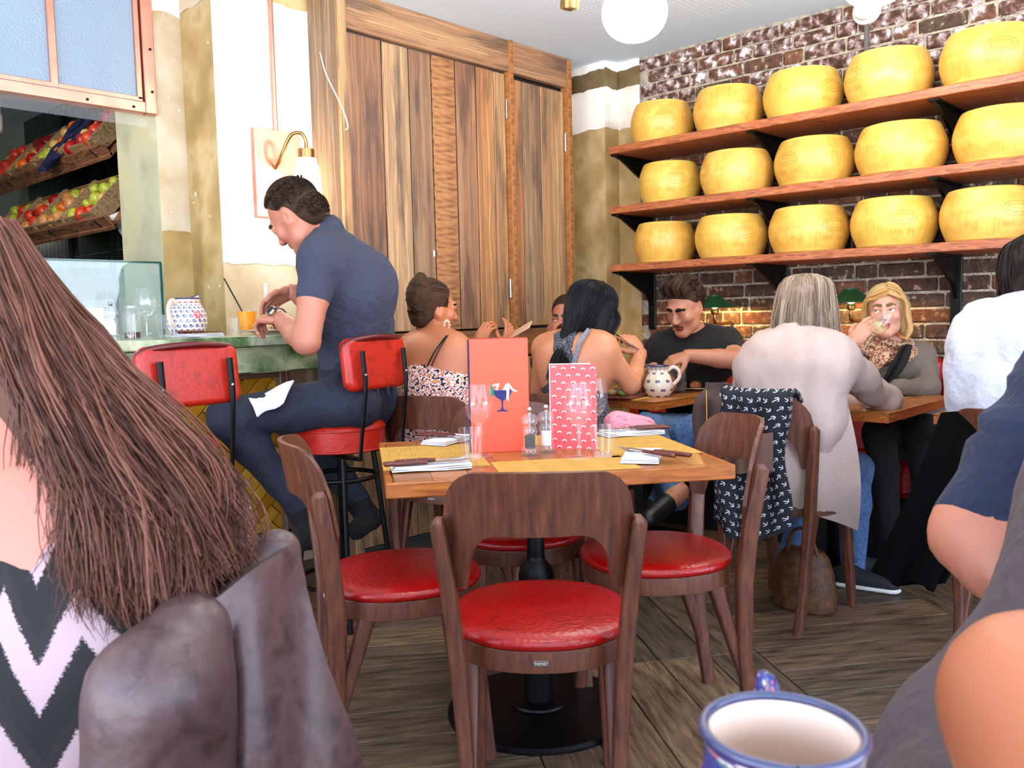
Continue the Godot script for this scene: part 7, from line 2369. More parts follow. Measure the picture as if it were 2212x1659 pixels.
func black_shirt_man() -> void:
	var base := Vector3(4.0, 0.44, -2.33)
	var o := thing("person", "dark-haired young man in black T-shirt looking down at his plate", "person", base)
	var fw := (-CF * 0.7 + CR * -0.5).normalized()
	var B := Body.new()
	var neck := Vector3(3.739, 1.035, -2.306); var chest := Vector3(3.800, 0.864, -2.329); var waist := Vector3(3.852, 0.646, -2.361); var hip := Vector3(3.894, 0.496, -2.361)
	var sl := Vector3(3.826, 0.977, -2.156); var sr := Vector3(3.685, 0.957, -2.450)
	trunk(B, fw, hip, waist, chest, neck, sl, sr, 1.0, "jeans", "t_shirt", "t_shirt")
	B.cap(Vector3(3.669, 0.917, -2.380), Vector3(3.774, 0.927, -2.182), 0.12, 0.12, "t_shirt", 0.06)
	B.cap(neck, Vector3(3.645, 1.101, -2.289), 0.058, 0.056, "skin", 0.02)
	arm(B, sl, Vector3(3.692, 0.905, -2.036), Vector3(3.516, 0.933, -2.192), 1.08, "t_shirt", 0.55)
	arm(B, sr, Vector3(3.550, 0.789, -2.433), Vector3(3.457, 0.873, -2.342), 1.05, "t_shirt", 0.6)
	leg(B, Vector3(3.847, 0.522, -2.265), Vector3(3.160, 0.631, -2.161), Vector3(3.085, 0.347, -1.979), 1.05, "jeans")
	leg(B, Vector3(3.843, 0.528, -2.197), Vector3(3.355, 0.606, -2.057), Vector3(3.280, 0.261, -2.208), 1.05, "jeans")
	B.cap(Vector3(3.096, 0.382, -1.967), Vector3(2.976, 0.337, -1.977), 0.038, 0.035, "skin", 0.02)
	B.cap(Vector3(3.004, 0.346, -1.977), Vector3(2.876, 0.307, -1.981), 0.04, 0.036, "shoes", 0.02)
	B.cap(Vector3(3.280, 0.261, -2.208), Vector3(3.195, 0.214, -2.226), 0.045, 0.04, "shoes", 0.02)
	var f1 := B.auto(0.015, {"t_shirt": folds(31, 0.012), "jeans": folds(32, 0.01)})
	var Hd := Body.new()
	var hc := Vector3(3.596, 1.159, -2.253)
	var hf := (-CF * 0.64 + CR * -0.60 + Vector3.DOWN * 0.40).normalized()
	var hb := head(Hd, hc, hf, (Vector3.UP + CR * 0.05).normalized(), 1.04, false, true)
	var f2 := Hd.auto(0.006)
	var Hn := Body.new()
	hand(Hn, Vector3(3.516, 0.933, -2.192), dir(-0.85, -0.25, -0.2), dir(-0.3, -0.8, 0.2), dir(-0.2, 0.2, -0.8), [0.5, 0.55, 0.6, 0.6, 0.6])
	hand(Hn, Vector3(3.457, 0.873, -2.342), dir(0.4, -0.3, -0.5), dir(0, -0.9, 0.2), dir(0.8, 0.1, 0.1), [0.5, 0.6, 0.6, 0.6, 0.6])
	var f3 := Hn.auto(0.005)
	dress(o, base, [f1, f2, f3], {"skin": skin_mat(Color(0.680, 0.450, 0.340)), "t_shirt": M.dark_cloth, "jeans": M.blue_denim, "shoes": M.black, "lips": skin_mat(Color(0.474, 0.213, 0.179)), "brow": hair_mat("120c08", "1c140f", "241a14")})
	var hm := hair_mat("1c130e", "33231a", "4e3828")
	var hp := func(x, y, z): return hc + hb * (Vector3(x, y, z) * 1.04)
	var Hr := Body.new()
	Hr.ell(hp.call(0, 0.048, -0.022), Vector3(0.080, 0.086, 0.096), hb, "h", 0.02)
	Hr.cap(hp.call(-0.035, 0.115, 0.045), hp.call(0.035, 0.115, 0.045), 0.035, 0.035, "h", 0.03)
	Hr.ell(hp.call(0, -0.065, 0.085), Vector3(0.1, 0.118, 0.088), hb, "h", 0.02, -1)
	lay(o, "hair", Hr.auto(0.006, {})["h"], base, hm)
	var gd := []
	for i in 8:
		var x := -0.055 + i * 0.0157
		gd.append([hp.call(x, 0.09, 0.075), hp.call(x * 1.05, 0.135, 0.085), hp.call(x * 1.1 + 0.01, 0.155, 0.05), hp.call(x * 1.1 + 0.015, 0.15, 0.0)])
	var s5 := strand_mat("1a110c", "38271d", "6a4e38")
	lay(o, "quiff", strands(gd, 600, 0.0018, 0.009, 0.008, 14), base, s5)
	lay(o, "cropped_hair", crop(hp.call(0, 0.046, -0.022), hb, Vector3(0.08, 0.086, 0.096), 2600, 0.015, 0.0014, 15), base, s5)
	# moustache and goatee
	var bd := Geo.new()
	var br := RandomNumberGenerator.new(); br.seed = 2
	for k in 260:
		var side := br.randf_range(-1, 1)
		var p: Vector3 = hp.call(side * 0.022, -0.049 - absf(side) * 0.008, 0.093 - absf(side) * 0.008) if k % 2 else hp.call(side * 0.016, -0.088 - br.randf() * 0.02, 0.084 - absf(side) * 0.006)
		bd.tube([p, p + hb * Vector3(side * 0.003, -0.006, 0.0015)], [0.0009, 0.0004], 3, 1.0, Vector3.ZERO, false)
	lay(o, "beard", bd, base, hm)

func grey_woman() -> void:
	var base := Vector3(3.05, 0.488, -1.46)
	var o := thing("person", "grey-haired woman in long pale pink cardigan, back turned", "person", base)
	var fw := dir(0.66, 0.0, 0.75)
	var B := Body.new()
	var hip := Vector3(3.050, 0.567, -1.433); var waist := Vector3(3.013, 0.745, -1.444); var chest := Vector3(3.033, 0.915, -1.452); var neck := Vector3(3.118, 1.032, -1.449)
	var sl := Vector3(3.139, 0.967, -1.630); var sr := Vector3(3.074, 0.959, -1.292)
	trunk(B, fw, hip, waist, chest, neck, sl, sr, 1.06, "cardigan", "cardigan", "cardigan")
	B.cap(Vector3(3.016, 0.914, -1.528), Vector3(3.031, 0.919, -1.338), 0.115, 0.115, "cardigan", 0.06)
	B.cap(Vector3(3.002, 0.743, -1.484), Vector3(2.997, 0.734, -1.374), 0.14, 0.14, "cardigan", 0.06, fw, 0.85)
	B.cap(neck, Vector3(3.166, 1.101, -1.457), 0.05, 0.05, "skin", 0.02)
	arm(B, sr, Vector3(3.416, 0.774, -1.251), Vector3(3.566, 0.738, -1.442), 1.18, "cardigan", 1.98)
	arm(B, sl, Vector3(3.180, 0.769, -1.733), Vector3(3.504, 0.717, -1.711), 1.1, "cardigan", 1.9)
	leg(B, Vector3(3.098, 0.548, -1.383), Vector3(3.521, 0.484, -1.402), Vector3(3.499, 0.051, -1.396), 1.0, "jeans")
	leg(B, Vector3(3.109, 0.532, -1.517), Vector3(3.518, 0.468, -1.550), Vector3(3.317, 0.116, -1.589), 1.0, "jeans")
	var f1 := B.auto(0.015, {"cardigan": folds(41, 0.017), "jeans": folds(42, 0.01)})
	var S := Body.new()
	shoe(S, Vector3(3.454, 0.054, -1.386), dir(0.75, 0, -0.5), "sneakers", "soles")
	shoe(S, Vector3(3.330, 0.071, -1.603), dir(-0.1, 0, -0.9), "sneakers", "soles")
	shoe(S, Vector3(3.629, 0.054, -1.433), dir(0.9, 0, -0.2), "sneakers", "soles")
	var f4 := S.auto(0.008)
	var Hd := Body.new()
	var hc := Vector3(3.171, 1.133, -1.452)
	var hf := (CR * 0.72 + CF * 0.66 + Vector3.DOWN * 0.12).normalized()
	var hb := head(Hd, hc, hf, Vector3.UP, 0.98, true)
	var f2 := Hd.auto(0.007)
	dress(o, base, [f1, f2, f4], {"skin": skin_mat(Color(0.677, 0.442, 0.359)), "cardigan": M.knit, "jeans": M.blue_denim, "sneakers": mat(Color(0.10, 0.10, 0.12), 0.8), "soles": mat(Color(0.85, 0.83, 0.8), 0.6), "lips": skin_mat(Color(0.550, 0.289, 0.258)), "brow": M.white})
	var hm := mat("7d6a5a", 0.8)
	var hp := func(x, y, z): return hc + hb * (Vector3(x, y, z) * 0.98)
	var Hr := Body.new()
	Hr.ell(hp.call(0, 0.042, -0.02), Vector3(0.092, 0.092, 0.105), hb, "h", 0.02)
	Hr.ell(hp.call(0, -0.05, -0.05), Vector3(0.098, 0.07, 0.075), hb, "h", 0.05)
	Hr.ell(hp.call(0, -0.06, 0.10), Vector3(0.07, 0.12, 0.09), hb, "h", 0.02, -1)
	lay(o, "hair", Hr.auto(0.008, {"h": [noise(49, 30.0, 2), 0.008, Vector3(1.4, 0.4, 1.4)]})["h"], base, hm)
	var gd := []
	for i in 14:
		var a := -1.9 + i * 0.29
		var d := Vector3(-sin(a), 0, -cos(a))
		gd.append([hp.call(0, 0.135, -0.01), hp.call(d.x * 0.075, 0.115, d.z * 0.085 - 0.01), hp.call(d.x * 0.1, 0.04, d.z * 0.11 - 0.015), hp.call(d.x * 0.108, -0.045, d.z * 0.118 - 0.012), hp.call(d.x * 0.112, -0.09, d.z * 0.118 - 0.008), hp.call(d.x * 0.12, -0.115, d.z * 0.122)])
	lay(o, "bob_hair", strands(gd, 2600, 0.0018, 0.008, 0.012, 16), base, strand_mat("5a463a", "8d7866", "c2ae98"))
	# glasses pushed up into the hair
	var sg := thing("hair_sunglasses", "dark glasses pushed up in the grey-haired woman's hair", "glasses", hc)
	var g := Geo.new()
	g.tube(spline([hp.call(-0.098, 0.0, -0.02) - hc, hp.call(-0.10, 0.06, 0.02) - hc, hp.call(-0.07, 0.115, 0.055) - hc, hp.call(0.0, 0.135, 0.07) - hc, hp.call(0.07, 0.115, 0.055) - hc]), 0.005, 6)
	part(sg, "glasses_frame", g, M.black)
	# the cardigan's long skirt hanging beside the chair
	var rows := []
	for i in 15:
		var r := PackedVector3Array()
		var v := i / 14.0
		for j in 13:
			var u := j / 12.0
			var p0: Vector3 = (Vector3(2.808, 0.469, -1.370)).lerp(Vector3(3.132, 0.327, -1.231), u)
			var p1: Vector3 = (Vector3(2.844, 0.793, -1.477)).lerp(Vector3(3.034, 0.790, -1.233), u)
			var p := p0.lerp(p1, v) + CF * (0.015 * sin(u * 8 + 1.0) * (1.0 - v) - 0.06 * sin(PI * v))
			r.append(p - base)
		rows.append(r)
	var cg := Geo.new()
	cg.sheet(rows, 0.012)
	part(o, "cardigan_skirt", cg, M.knit)
	for q in [[Vector3(2.981, 1.030, -1.303), Vector3(2.939, 0.975, -1.271), Vector3(2.947, 0.902, -1.256), Vector3(2.960, 0.861, -1.256)]]:
		var sg2 := Geo.new()
		sg2.tube(spline(q), 0.0035, 6)
		lay(o, "armhole_seam", sg2, base, M.knit)

func blonde_woman() -> void:
	var base := Vector3(4.05, 0.44, -1.62)
	var o := thing("person", "blonde woman in taupe top and patterned scarf drinking white wine", "person", base)
	var fw := (-CF * 0.9 + CR * -0.25).normalized()
	var B := Body.new()
	var neck := Vector3(4.083, 0.959, -1.478); var chest := Vector3(4.143, 0.812, -1.472); var waist := Vector3(4.167, 0.648, -1.447); var hip := Vector3(4.162, 0.541, -1.423)
	var sr := Vector3(4.087, 0.898, -1.619); var sl := Vector3(4.189, 0.904, -1.366)
	trunk(B, fw, hip, waist, chest, neck, sl, sr, 0.86, "trousers", "top", "top")
	B.cap(Vector3(4.096, 0.834, -1.551), Vector3(4.167, 0.833, -1.419), 0.105, 0.105, "top", 0.05)
	B.cap(Vector3(4.073, 0.636, -1.445), Vector3(4.161, 0.622, -1.352), 0.12, 0.12, "top", 0.05)
	B.cap(neck, Vector3(4.044, 1.052, -1.475), 0.046, 0.046, "skin", 0.02)
	arm(B, sl, Vector3(4.042, 0.778, -1.288), Vector3(3.841, 0.790, -1.355), 0.92, "top", 1.98)
	arm(B, sr, Vector3(3.814, 0.852, -1.573), Vector3(3.692, 0.988, -1.483), 1.0, "top", 1.55)
	leg(B, Vector3(4.162, 0.525, -1.351), Vector3(3.753, 0.627, -1.201), Vector3(3.758, 0.217, -1.196), 1.05, "trousers")
	leg(B, Vector3(4.059, 0.529, -1.459), Vector3(3.621, 0.621, -1.340), Vector3(3.703, 0.187, -1.326), 1.05, "trousers")
	var f1 := B.auto(0.016, {"top": folds(51, 0.012)})
	var Hd := Body.new()
	var hc := Vector3(4.011, 1.119, -1.466)
	var hf := (-CF * 0.88 + CR * -0.42 + Vector3.UP * 0.02).normalized()
	var hb := head(Hd, hc, hf, (Vector3.UP + CR * -0.06).normalized(), 0.97, true)
	var f2 := Hd.auto(0.005)
	var Hn := Body.new()
	hand(Hn, Vector3(3.692, 0.988, -1.483), dir(0.62, 0.78, -0.05), dir(0.5, -0.2, 0.5), dir(-0.2, 0.4, 0.8), [0.5, 0.35, 0.4, 0.45, 0.5], 0.95, 0.03)
	hand(Hn, Vector3(3.841, 0.790, -1.355), dir(-0.9, -0.1, -0.1), dir(0, -0.9, 0.2), dir(0, 0, -0.9), [0.4, 0.4, 0.4, 0.4, 0.4], 0.95)
	var f3 := Hn.auto(0.005)
	dress(o, base, [f1, f2, f3], {"skin": skin_mat(Color(0.770, 0.550, 0.455)), "top": cloth_mat(Color(0.42, 0.37, 0.33)), "trousers": M.dark_cloth, "lips": skin_mat(Color(0.609, 0.274, 0.258)), "brow": hair_mat("6a4a30", "7a5a3c", "8a6a48")})
	eyes(o, base, hc, hb, 0.97, "3a5264", Vector3(-0.35, 0.12, 1))
	var hm := hair_mat("9a7042", "c79a5c", "e6c487")
	var hp := func(x, y, z): return hc + hb * (Vector3(x, y, z) * 0.97)
	var Hr := Body.new()
	Hr.ell(hp.call(0, 0.045, -0.022), Vector3(0.084, 0.088, 0.098), hb, "h", 0.02)
	Hr.cap(hp.call(0.075, 0.02, -0.02), hp.call(0.085, -0.09, -0.01), 0.032, 0.03, "h", 0.03)
	Hr.cap(hp.call(-0.075, 0.02, -0.02), hp.call(-0.08, -0.08, -0.01), 0.028, 0.026, "h", 0.03)
	Hr.ell(hp.call(0, -0.04, 0.09), Vector3(0.072, 0.13, 0.095), hb, "h", 0.02, -1)
	lay(o, "hair", Hr.auto(0.006)["h"], base, hm)
	var s7 := strand_mat("8a6238", "c2935a", "ecca92")
	for s in [1, -1]:
		var gd := []
		for i in 8:
			var z := 0.06 - i * 0.022
			var zf := 0.080 - i * 0.022
			var yf := 0.035 + 0.097 * sqrt(max(0.0, 1.0 - pow((zf + 0.012) / 0.104, 2.0)))
			gd.append([hp.call(0.018, yf, zf), hp.call(0.012 + s * 0.042, yf - 0.018, zf - 0.006), hp.call(s * 0.083, 0.05, z * 0.95), hp.call(s * 0.088, -0.03, z * 0.8 - 0.005), hp.call(s * 0.095, -0.085, z * 0.7), hp.call(s * 0.078, -0.115, z * 0.7 + 0.01)])
		lay(o, "bob_hair", strands(gd, 750, 0.0018, 0.005, 0.006, 26 + s), base, s7)
	# scarf
	var sm := tri_mat(mat(Color.WHITE, 0.85), ntex(noise(440, 0.05, 3, FastNoiseLite.TYPE_CELLULAR), ["3a1814", "7a3a2a", "c29a78", "d8bd9a", "5a2a22"], [0.0, 0.3, 0.5, 0.75, 1.0]), Vector3(6, 6, 6))
	var sc := thing("scarf", "red and beige patterned scarf round the blonde woman's neck", "scarf", neck)
	for k in 3:
		var ring := []
		for i in 25:
			var a := i * TAU / 24
			ring.append(CR * cos(a) * (0.078 + k * 0.014) + Vector3.UP * (0.035 - k * 0.028 + 0.012 * sin(a * 2 + k) - 0.03 * max(0.0, -sin(a))) + CF * sin(a) * (0.07 + k * 0.016))
		var g := Geo.new()
		g.tube(ring, 0.026, 8, 0.8, Vector3.ZERO, false)
		part(sc, "fold", g, sm)
	for k in 2:
		var rows := []
		for i in 13:
			var r := PackedVector3Array()
			var v := i / 12.0
			for j in 7:
				var u := j / 6.0
				var p0: Vector3 = [Vector3(3.886, 0.860, -1.482), Vector3(3.912, 0.798, -1.426)][k]
				var p1: Vector3 = [Vector3(3.941, 0.951, -1.453), Vector3(4.017, 0.969, -1.373)][k]
				r.append(p0.lerp(p1, v) - neck + CR * (u - 0.5) * 0.075 * (0.6 + 0.4 * sin(v * 3.0)) + CF * (-0.016 * sin(u * 9 + k) - 0.02 * sin(v * PI)))
			rows.append(r)
		var g := Geo.new()
		g.sheet(rows, 0.008)
		part(sc, "tail", g, sm if k == 0 else M.dark_cloth)
	# the glass she drinks from
	var wg := wine_glass(Vector3(3.679, 0.957, -1.439), "white wine glass raised to the blonde woman's mouth", "wine glasses", 0.95)
	wg.transform.basis = frame(CF, (Vector3(3.791, 1.088, -1.422) - Vector3(3.679, 0.957, -1.439)).normalized())
	var wl := Geo.new()
	wl.lathe([Vector2(0.0, 0.09), Vector2(0.021, 0.098), Vector2(0.034, 0.118), Vector2(0.036, 0.135), Vector2(0, 0.137)], 20)
	part(wg, "wine", wl, glass(Color(0.95, 0.9, 0.6, 0.22)))

func white_shirt() -> void:
	var base := Vector3(3.02, 0.49, -0.62)
	var o := thing("person", "dark-haired person in white long-sleeved shirt, back turned, at picture edge", "person", base)
	var fw := dir(0.6, 0.0, 0.8)
	var B := Body.new()
	var hip := Vector3(3.136, 0.711, -0.732); var waist := Vector3(3.101, 0.857, -0.741); var chest := Vector3(3.143, 0.996, -0.754); var neck := Vector3(3.282, 1.124, -0.724)
	var sl := Vector3(3.258, 1.069, -0.851); var sr := Vector3(3.150, 1.049, -0.602)
	trunk(B, fw, hip, waist, chest, neck, sl, sr, 1.08, "trousers", "shirt", "shirt")
	B.cap(Vector3(3.135, 0.989, -0.792), Vector3(3.137, 0.990, -0.673), 0.13, 0.13, "shirt", 0.06)
	B.cap(Vector3(3.103, 0.856, -0.768), Vector3(3.119, 0.858, -0.692), 0.14, 0.13, "shirt", 0.06, fw, 0.9)
	B.cap(neck, Vector3(3.334, 1.183, -0.727), 0.055, 0.055, "skin", 0.02)
	arm(B, sl, Vector3(3.400, 0.841, -0.919), Vector3(3.706, 0.889, -0.887), 1.1, "shirt", 1.95)
	arm(B, sr, Vector3(3.333, 0.832, -0.554), Vector3(3.678, 0.815, -0.626), 1.1, "shirt", 1.95)
	leg(B, hip, Vector3(3.694, 0.616, -0.754), Vector3(3.702, 0.227, -0.746), 1.05, "trousers")
	var f1 := B.auto(0.015, {"shirt": folds(61, 0.022)})
	var Hd := Body.new()
	var hc := Vector3(3.334, 1.229, -0.727)
	var hf := (CR * 0.55 + CF * 0.8 + Vector3.DOWN * 0.15).normalized()
	var hb := head(Hd, hc, hf, Vector3.UP, 1.02)
	var f2 := Hd.auto(0.008)
	dress(o, base, [f1, f2], {"skin": skin_mat(Color(0.643, 0.396, 0.302)), "shirt": cloth_mat(Color(0.72, 0.72, 0.76)), "trousers": M.dark_cloth, "lips": skin_mat(Color(0.55, 0.28, 0.25)), "brow": M.black})
	var hm := hair_mat("140f0e", "261d1a", "382c27")
	var Hr := Body.new()
	Hr.ell(hc + hb * Vector3(0, 0.045, -0.024), Vector3(0.092, 0.098, 0.108), hb, "h", 0.02)
	Hr.ell(hc + hb * Vector3(0, -0.04, -0.065), Vector3(0.07, 0.06, 0.05), hb, "h", 0.03)
	Hr.ell(hc + hb * Vector3(0, -0.06, 0.09), Vector3(0.1, 0.115, 0.085), hb, "h", 0.02, -1)
	lay(o, "hair", Hr.auto(0.008, {"h": [noise(69, 30.0, 2), 0.010, Vector3(1, 0.6, 1)]})["h"], base, hm)
	var gd := []
	for i in 10:
		var a := -1.8 + i * 0.4
		var d := Vector3(-sin(a), 0, -cos(a))
		gd.append([hc + hb * Vector3(0, 0.145, -0.02), hc + hb * Vector3(d.x * 0.085, 0.10, d.z * 0.10 - 0.02), hc + hb * Vector3(d.x * 0.1, 0.02, d.z * 0.115 - 0.02), hc + hb * Vector3(d.x * 0.085, -0.06, d.z * 0.11), hc + hb * Vector3(d.x * 0.07, -0.10, d.z * 0.115)])
	lay(o, "wavy_hair", strands(gd, 900, 0.002, 0.009, 0.014, 33), base, strand_mat("120d0c", "261c19", "3e302a"))

func near_woman() -> void:
	var base := Vector3(0.296, 0.510, -1.069)
	base.y = 0.46
	var o := thing("person", "woman with very long brown hair in black and white zigzag dress, foreground", "person", base)
	var fw := dir(-0.45, 0.0, 0.9)
	var B := Body.new()
	var neck := Vector3(0.344, 1.040, -1.119); var chest := Vector3(0.356, 0.798, -1.078); var waist := Vector3(0.346, 0.649, -1.059); var hip := Vector3(0.329, 0.523, -1.077)
	var sl := Vector3(0.237, 0.882, -1.494); var sr := Vector3(0.450, 0.923, -0.950)
	trunk(B, fw, hip, waist, chest, neck, sl, sr, 0.98, "zigzag_dress", "zigzag_dress", "skin")
	B.cap(Vector3(0.338, 0.728, -1.068), Vector3(0.403, 0.774, -0.985), 0.12, 0.11, "zigzag_dress", 0.06, fw, 0.8)
	B.cap(Vector3(0.325, 0.922, -1.111), Vector3(0.373, 0.917, -1.046), 0.105, 0.09, "skin", 0.06, fw, 0.8)
	B.cap(Vector3(0.393, 0.881, -1.010), Vector3(0.454, 0.904, -0.960), 0.075, 0.066, "zigzag_dress", 0.04)
	B.cap(neck, Vector3(0.329, 1.118, -1.151), 0.048, 0.048, "skin", 0.02)
	arm(B, sr, Vector3(0.474, 0.613, -1.128), Vector3(0.426, 0.531, -1.440), 1.0, "zigzag_dress", 0.9)
	arm(B, sl, Vector3(0.194, 0.620, -1.612), Vector3(0.296, 0.516, -1.795), 1.0, "skin", 0.0)
	leg(B, hip + CR * 0.08, Vector3(0.439, 0.289, -1.572), Vector3(0.420, -0.132, -1.592), 1.1, "zigzag_dress")
	var f1 := B.auto(0.015, {"zigzag_dress": folds(71, 0.006)})
	var Hd := Body.new()
	var hc := Vector3(0.315, 1.143, -1.165)
	var hf := dir(-0.55, -0.1, 0.8)
	var hb := head(Hd, hc, hf, Vector3.UP, 0.97, true)
	var f2 := Hd.auto(0.008)
	# print wound round the body like the dress itself
	later.append(func():
		var g: Geo = f1["zigzag_dress"]
		for i in g.v.size():
			var q := g.v[i] - chest
			var a := atan2(q.dot(CR), -q.dot(CF))
			g.t[i] = Vector2(a * 0.16 / 0.19, -q.y / 0.26))
	var im := Image.create(256, 256, false, Image.FORMAT_RGB8)
	var nz := noise(450, 0.25, 2)
	for y in 256:
		for x in 256:
			var zig := absf(fposmod(x / 256.0 * 2.0, 1.0) - 0.5) * 2.0
			var t := fposmod(y / 256.0 * 2.0 + zig * 0.6 + nz.get_noise_2d(x * 0.4, y * 3.0) * 0.05, 1.0)
			im.set_pixel(x, y, Color(0.66, 0.56, 0.58) if t < 0.40 else (Color(0.05, 0.04, 0.05) if t < 0.8 else Color(0.10, 0.08, 0.09)))
	var zm := mat(Color.WHITE, 0.85)
	zm.albedo_texture = ImageTexture.create_from_image(im)
	dress(o, base, [f1, f2], {"skin": skin_mat(Color(0.711, 0.426, 0.345)), "zigzag_dress": zm, "lips": skin_mat(Color(0.55, 0.28, 0.25)), "brow": M.black})
	var hm := hair_mat("1c100c", "3a221a", "5e3a2c")
	var s9 := strand_mat("2e1912", "5c372a", "88594a", 0.45)
	var Hr := Body.new()
	Hr.ell(hc + hb * Vector3(0, 0.025, -0.025), Vector3(0.088, 0.082, 0.10), hb, "h", 0.03)
	Hr.cap(Vector3(0.328, 1.129, -1.079), Vector3(0.375, 1.005, -0.985), 0.05, 0.035, "h", 0.05, CF, 0.7)
	Hr.cap(Vector3(0.379, 1.015, -0.981), Vector3(0.410, 0.955, -0.919), 0.045, 0.045, "h", 0.05, CF, 0.5)
	Hr.cap(Vector3(0.334, 1.108, -1.072), Vector3(0.402, 0.973, -0.957), 0.045, 0.045, "h", 0.05, CF, 0.6)
	lay(o, "hair", Hr.auto(0.010)["h"], base, mat("50301f", 0.75))
	var gd := []
	gd = [
		[Vector3(0.310, 1.264, -1.155), Vector3(0.296, 1.181, -1.069), Vector3(0.320, 1.100, -1.015), Vector3(0.336, 1.026, -0.968), Vector3(0.343, 0.958, -0.946), Vector3(0.337, 0.884, -0.953)],
		[Vector3(0.318, 1.266, -1.147), Vector3(0.305, 1.185, -1.045), Vector3(0.321, 1.096, -0.984), Vector3(0.344, 1.018, -0.945), Vector3(0.356, 0.950, -0.919), Vector3(0.359, 0.871, -0.915)],
		[Vector3(0.325, 1.266, -1.140), Vector3(0.317, 1.185, -1.032), Vector3(0.319, 1.096, -0.972), Vector3(0.342, 1.014, -0.933), Vector3(0.358, 0.942, -0.902), Vector3(0.361, 0.859, -0.898)],
		[Vector3(0.333, 1.265, -1.132), Vector3(0.334, 1.180, -1.029), Vector3(0.343, 1.100, -0.961), Vector3(0.365, 1.023, -0.908), Vector3(0.384, 0.951, -0.874), Vector3(0.398, 0.872, -0.859)],
		[Vector3(0.336, 1.263, -1.128), Vector3(0.350, 1.175, -1.041), Vector3(0.365, 1.104, -0.967), Vector3(0.391, 1.030, -0.911), Vector3(0.417, 0.961, -0.868), Vector3(0.435, 0.890, -0.849)],
		[Vector3(0.343, 1.263, -1.135), Vector3(0.365, 1.170, -1.069), Vector3(0.389, 1.106, -0.999), Vector3(0.421, 1.037, -0.937), Vector3(0.450, 0.968, -0.891), Vector3(0.462, 0.902, -0.864)]]
	lay(o, "long_hair", strands(gd, 7000, 0.0013, 0.013, 0.032, 41, 0.3), base, s9)
	gd = [
		[Vector3(0.314, 1.120, -1.050), Vector3(0.319, 1.074, -1.030), Vector3(0.325, 1.029, -1.016), Vector3(0.323, 0.979, -1.011), Vector3(0.319, 0.943, -1.015)],
		[Vector3(0.323, 1.099, -1.040), Vector3(0.338, 1.049, -0.995), Vector3(0.353, 1.000, -0.965), Vector3(0.359, 0.945, -0.952), Vector3(0.349, 0.874, -0.962)]]
	lay(o, "side_locks", strands([[Vector3(0.293, 1.223, -1.101), Vector3(0.293, 1.156, -1.057), Vector3(0.304, 1.096, -1.031), Vector3(0.314, 1.040, -1.021), Vector3(0.320, 0.984, -1.015)], [Vector3(0.301, 1.222, -1.078), Vector3(0.309, 1.155, -1.026), Vector3(0.318, 1.101, -1.002), Vector3(0.331, 1.040, -0.989), Vector3(0.338, 0.970, -0.981)]], 700, 0.0013, 0.010, 0.016, 44, 0.5), base, s9)
	lay(o, "loose_locks", strands(gd, 60, 0.0009, 0.012, 0.014, 43, 0.3), base, s9)

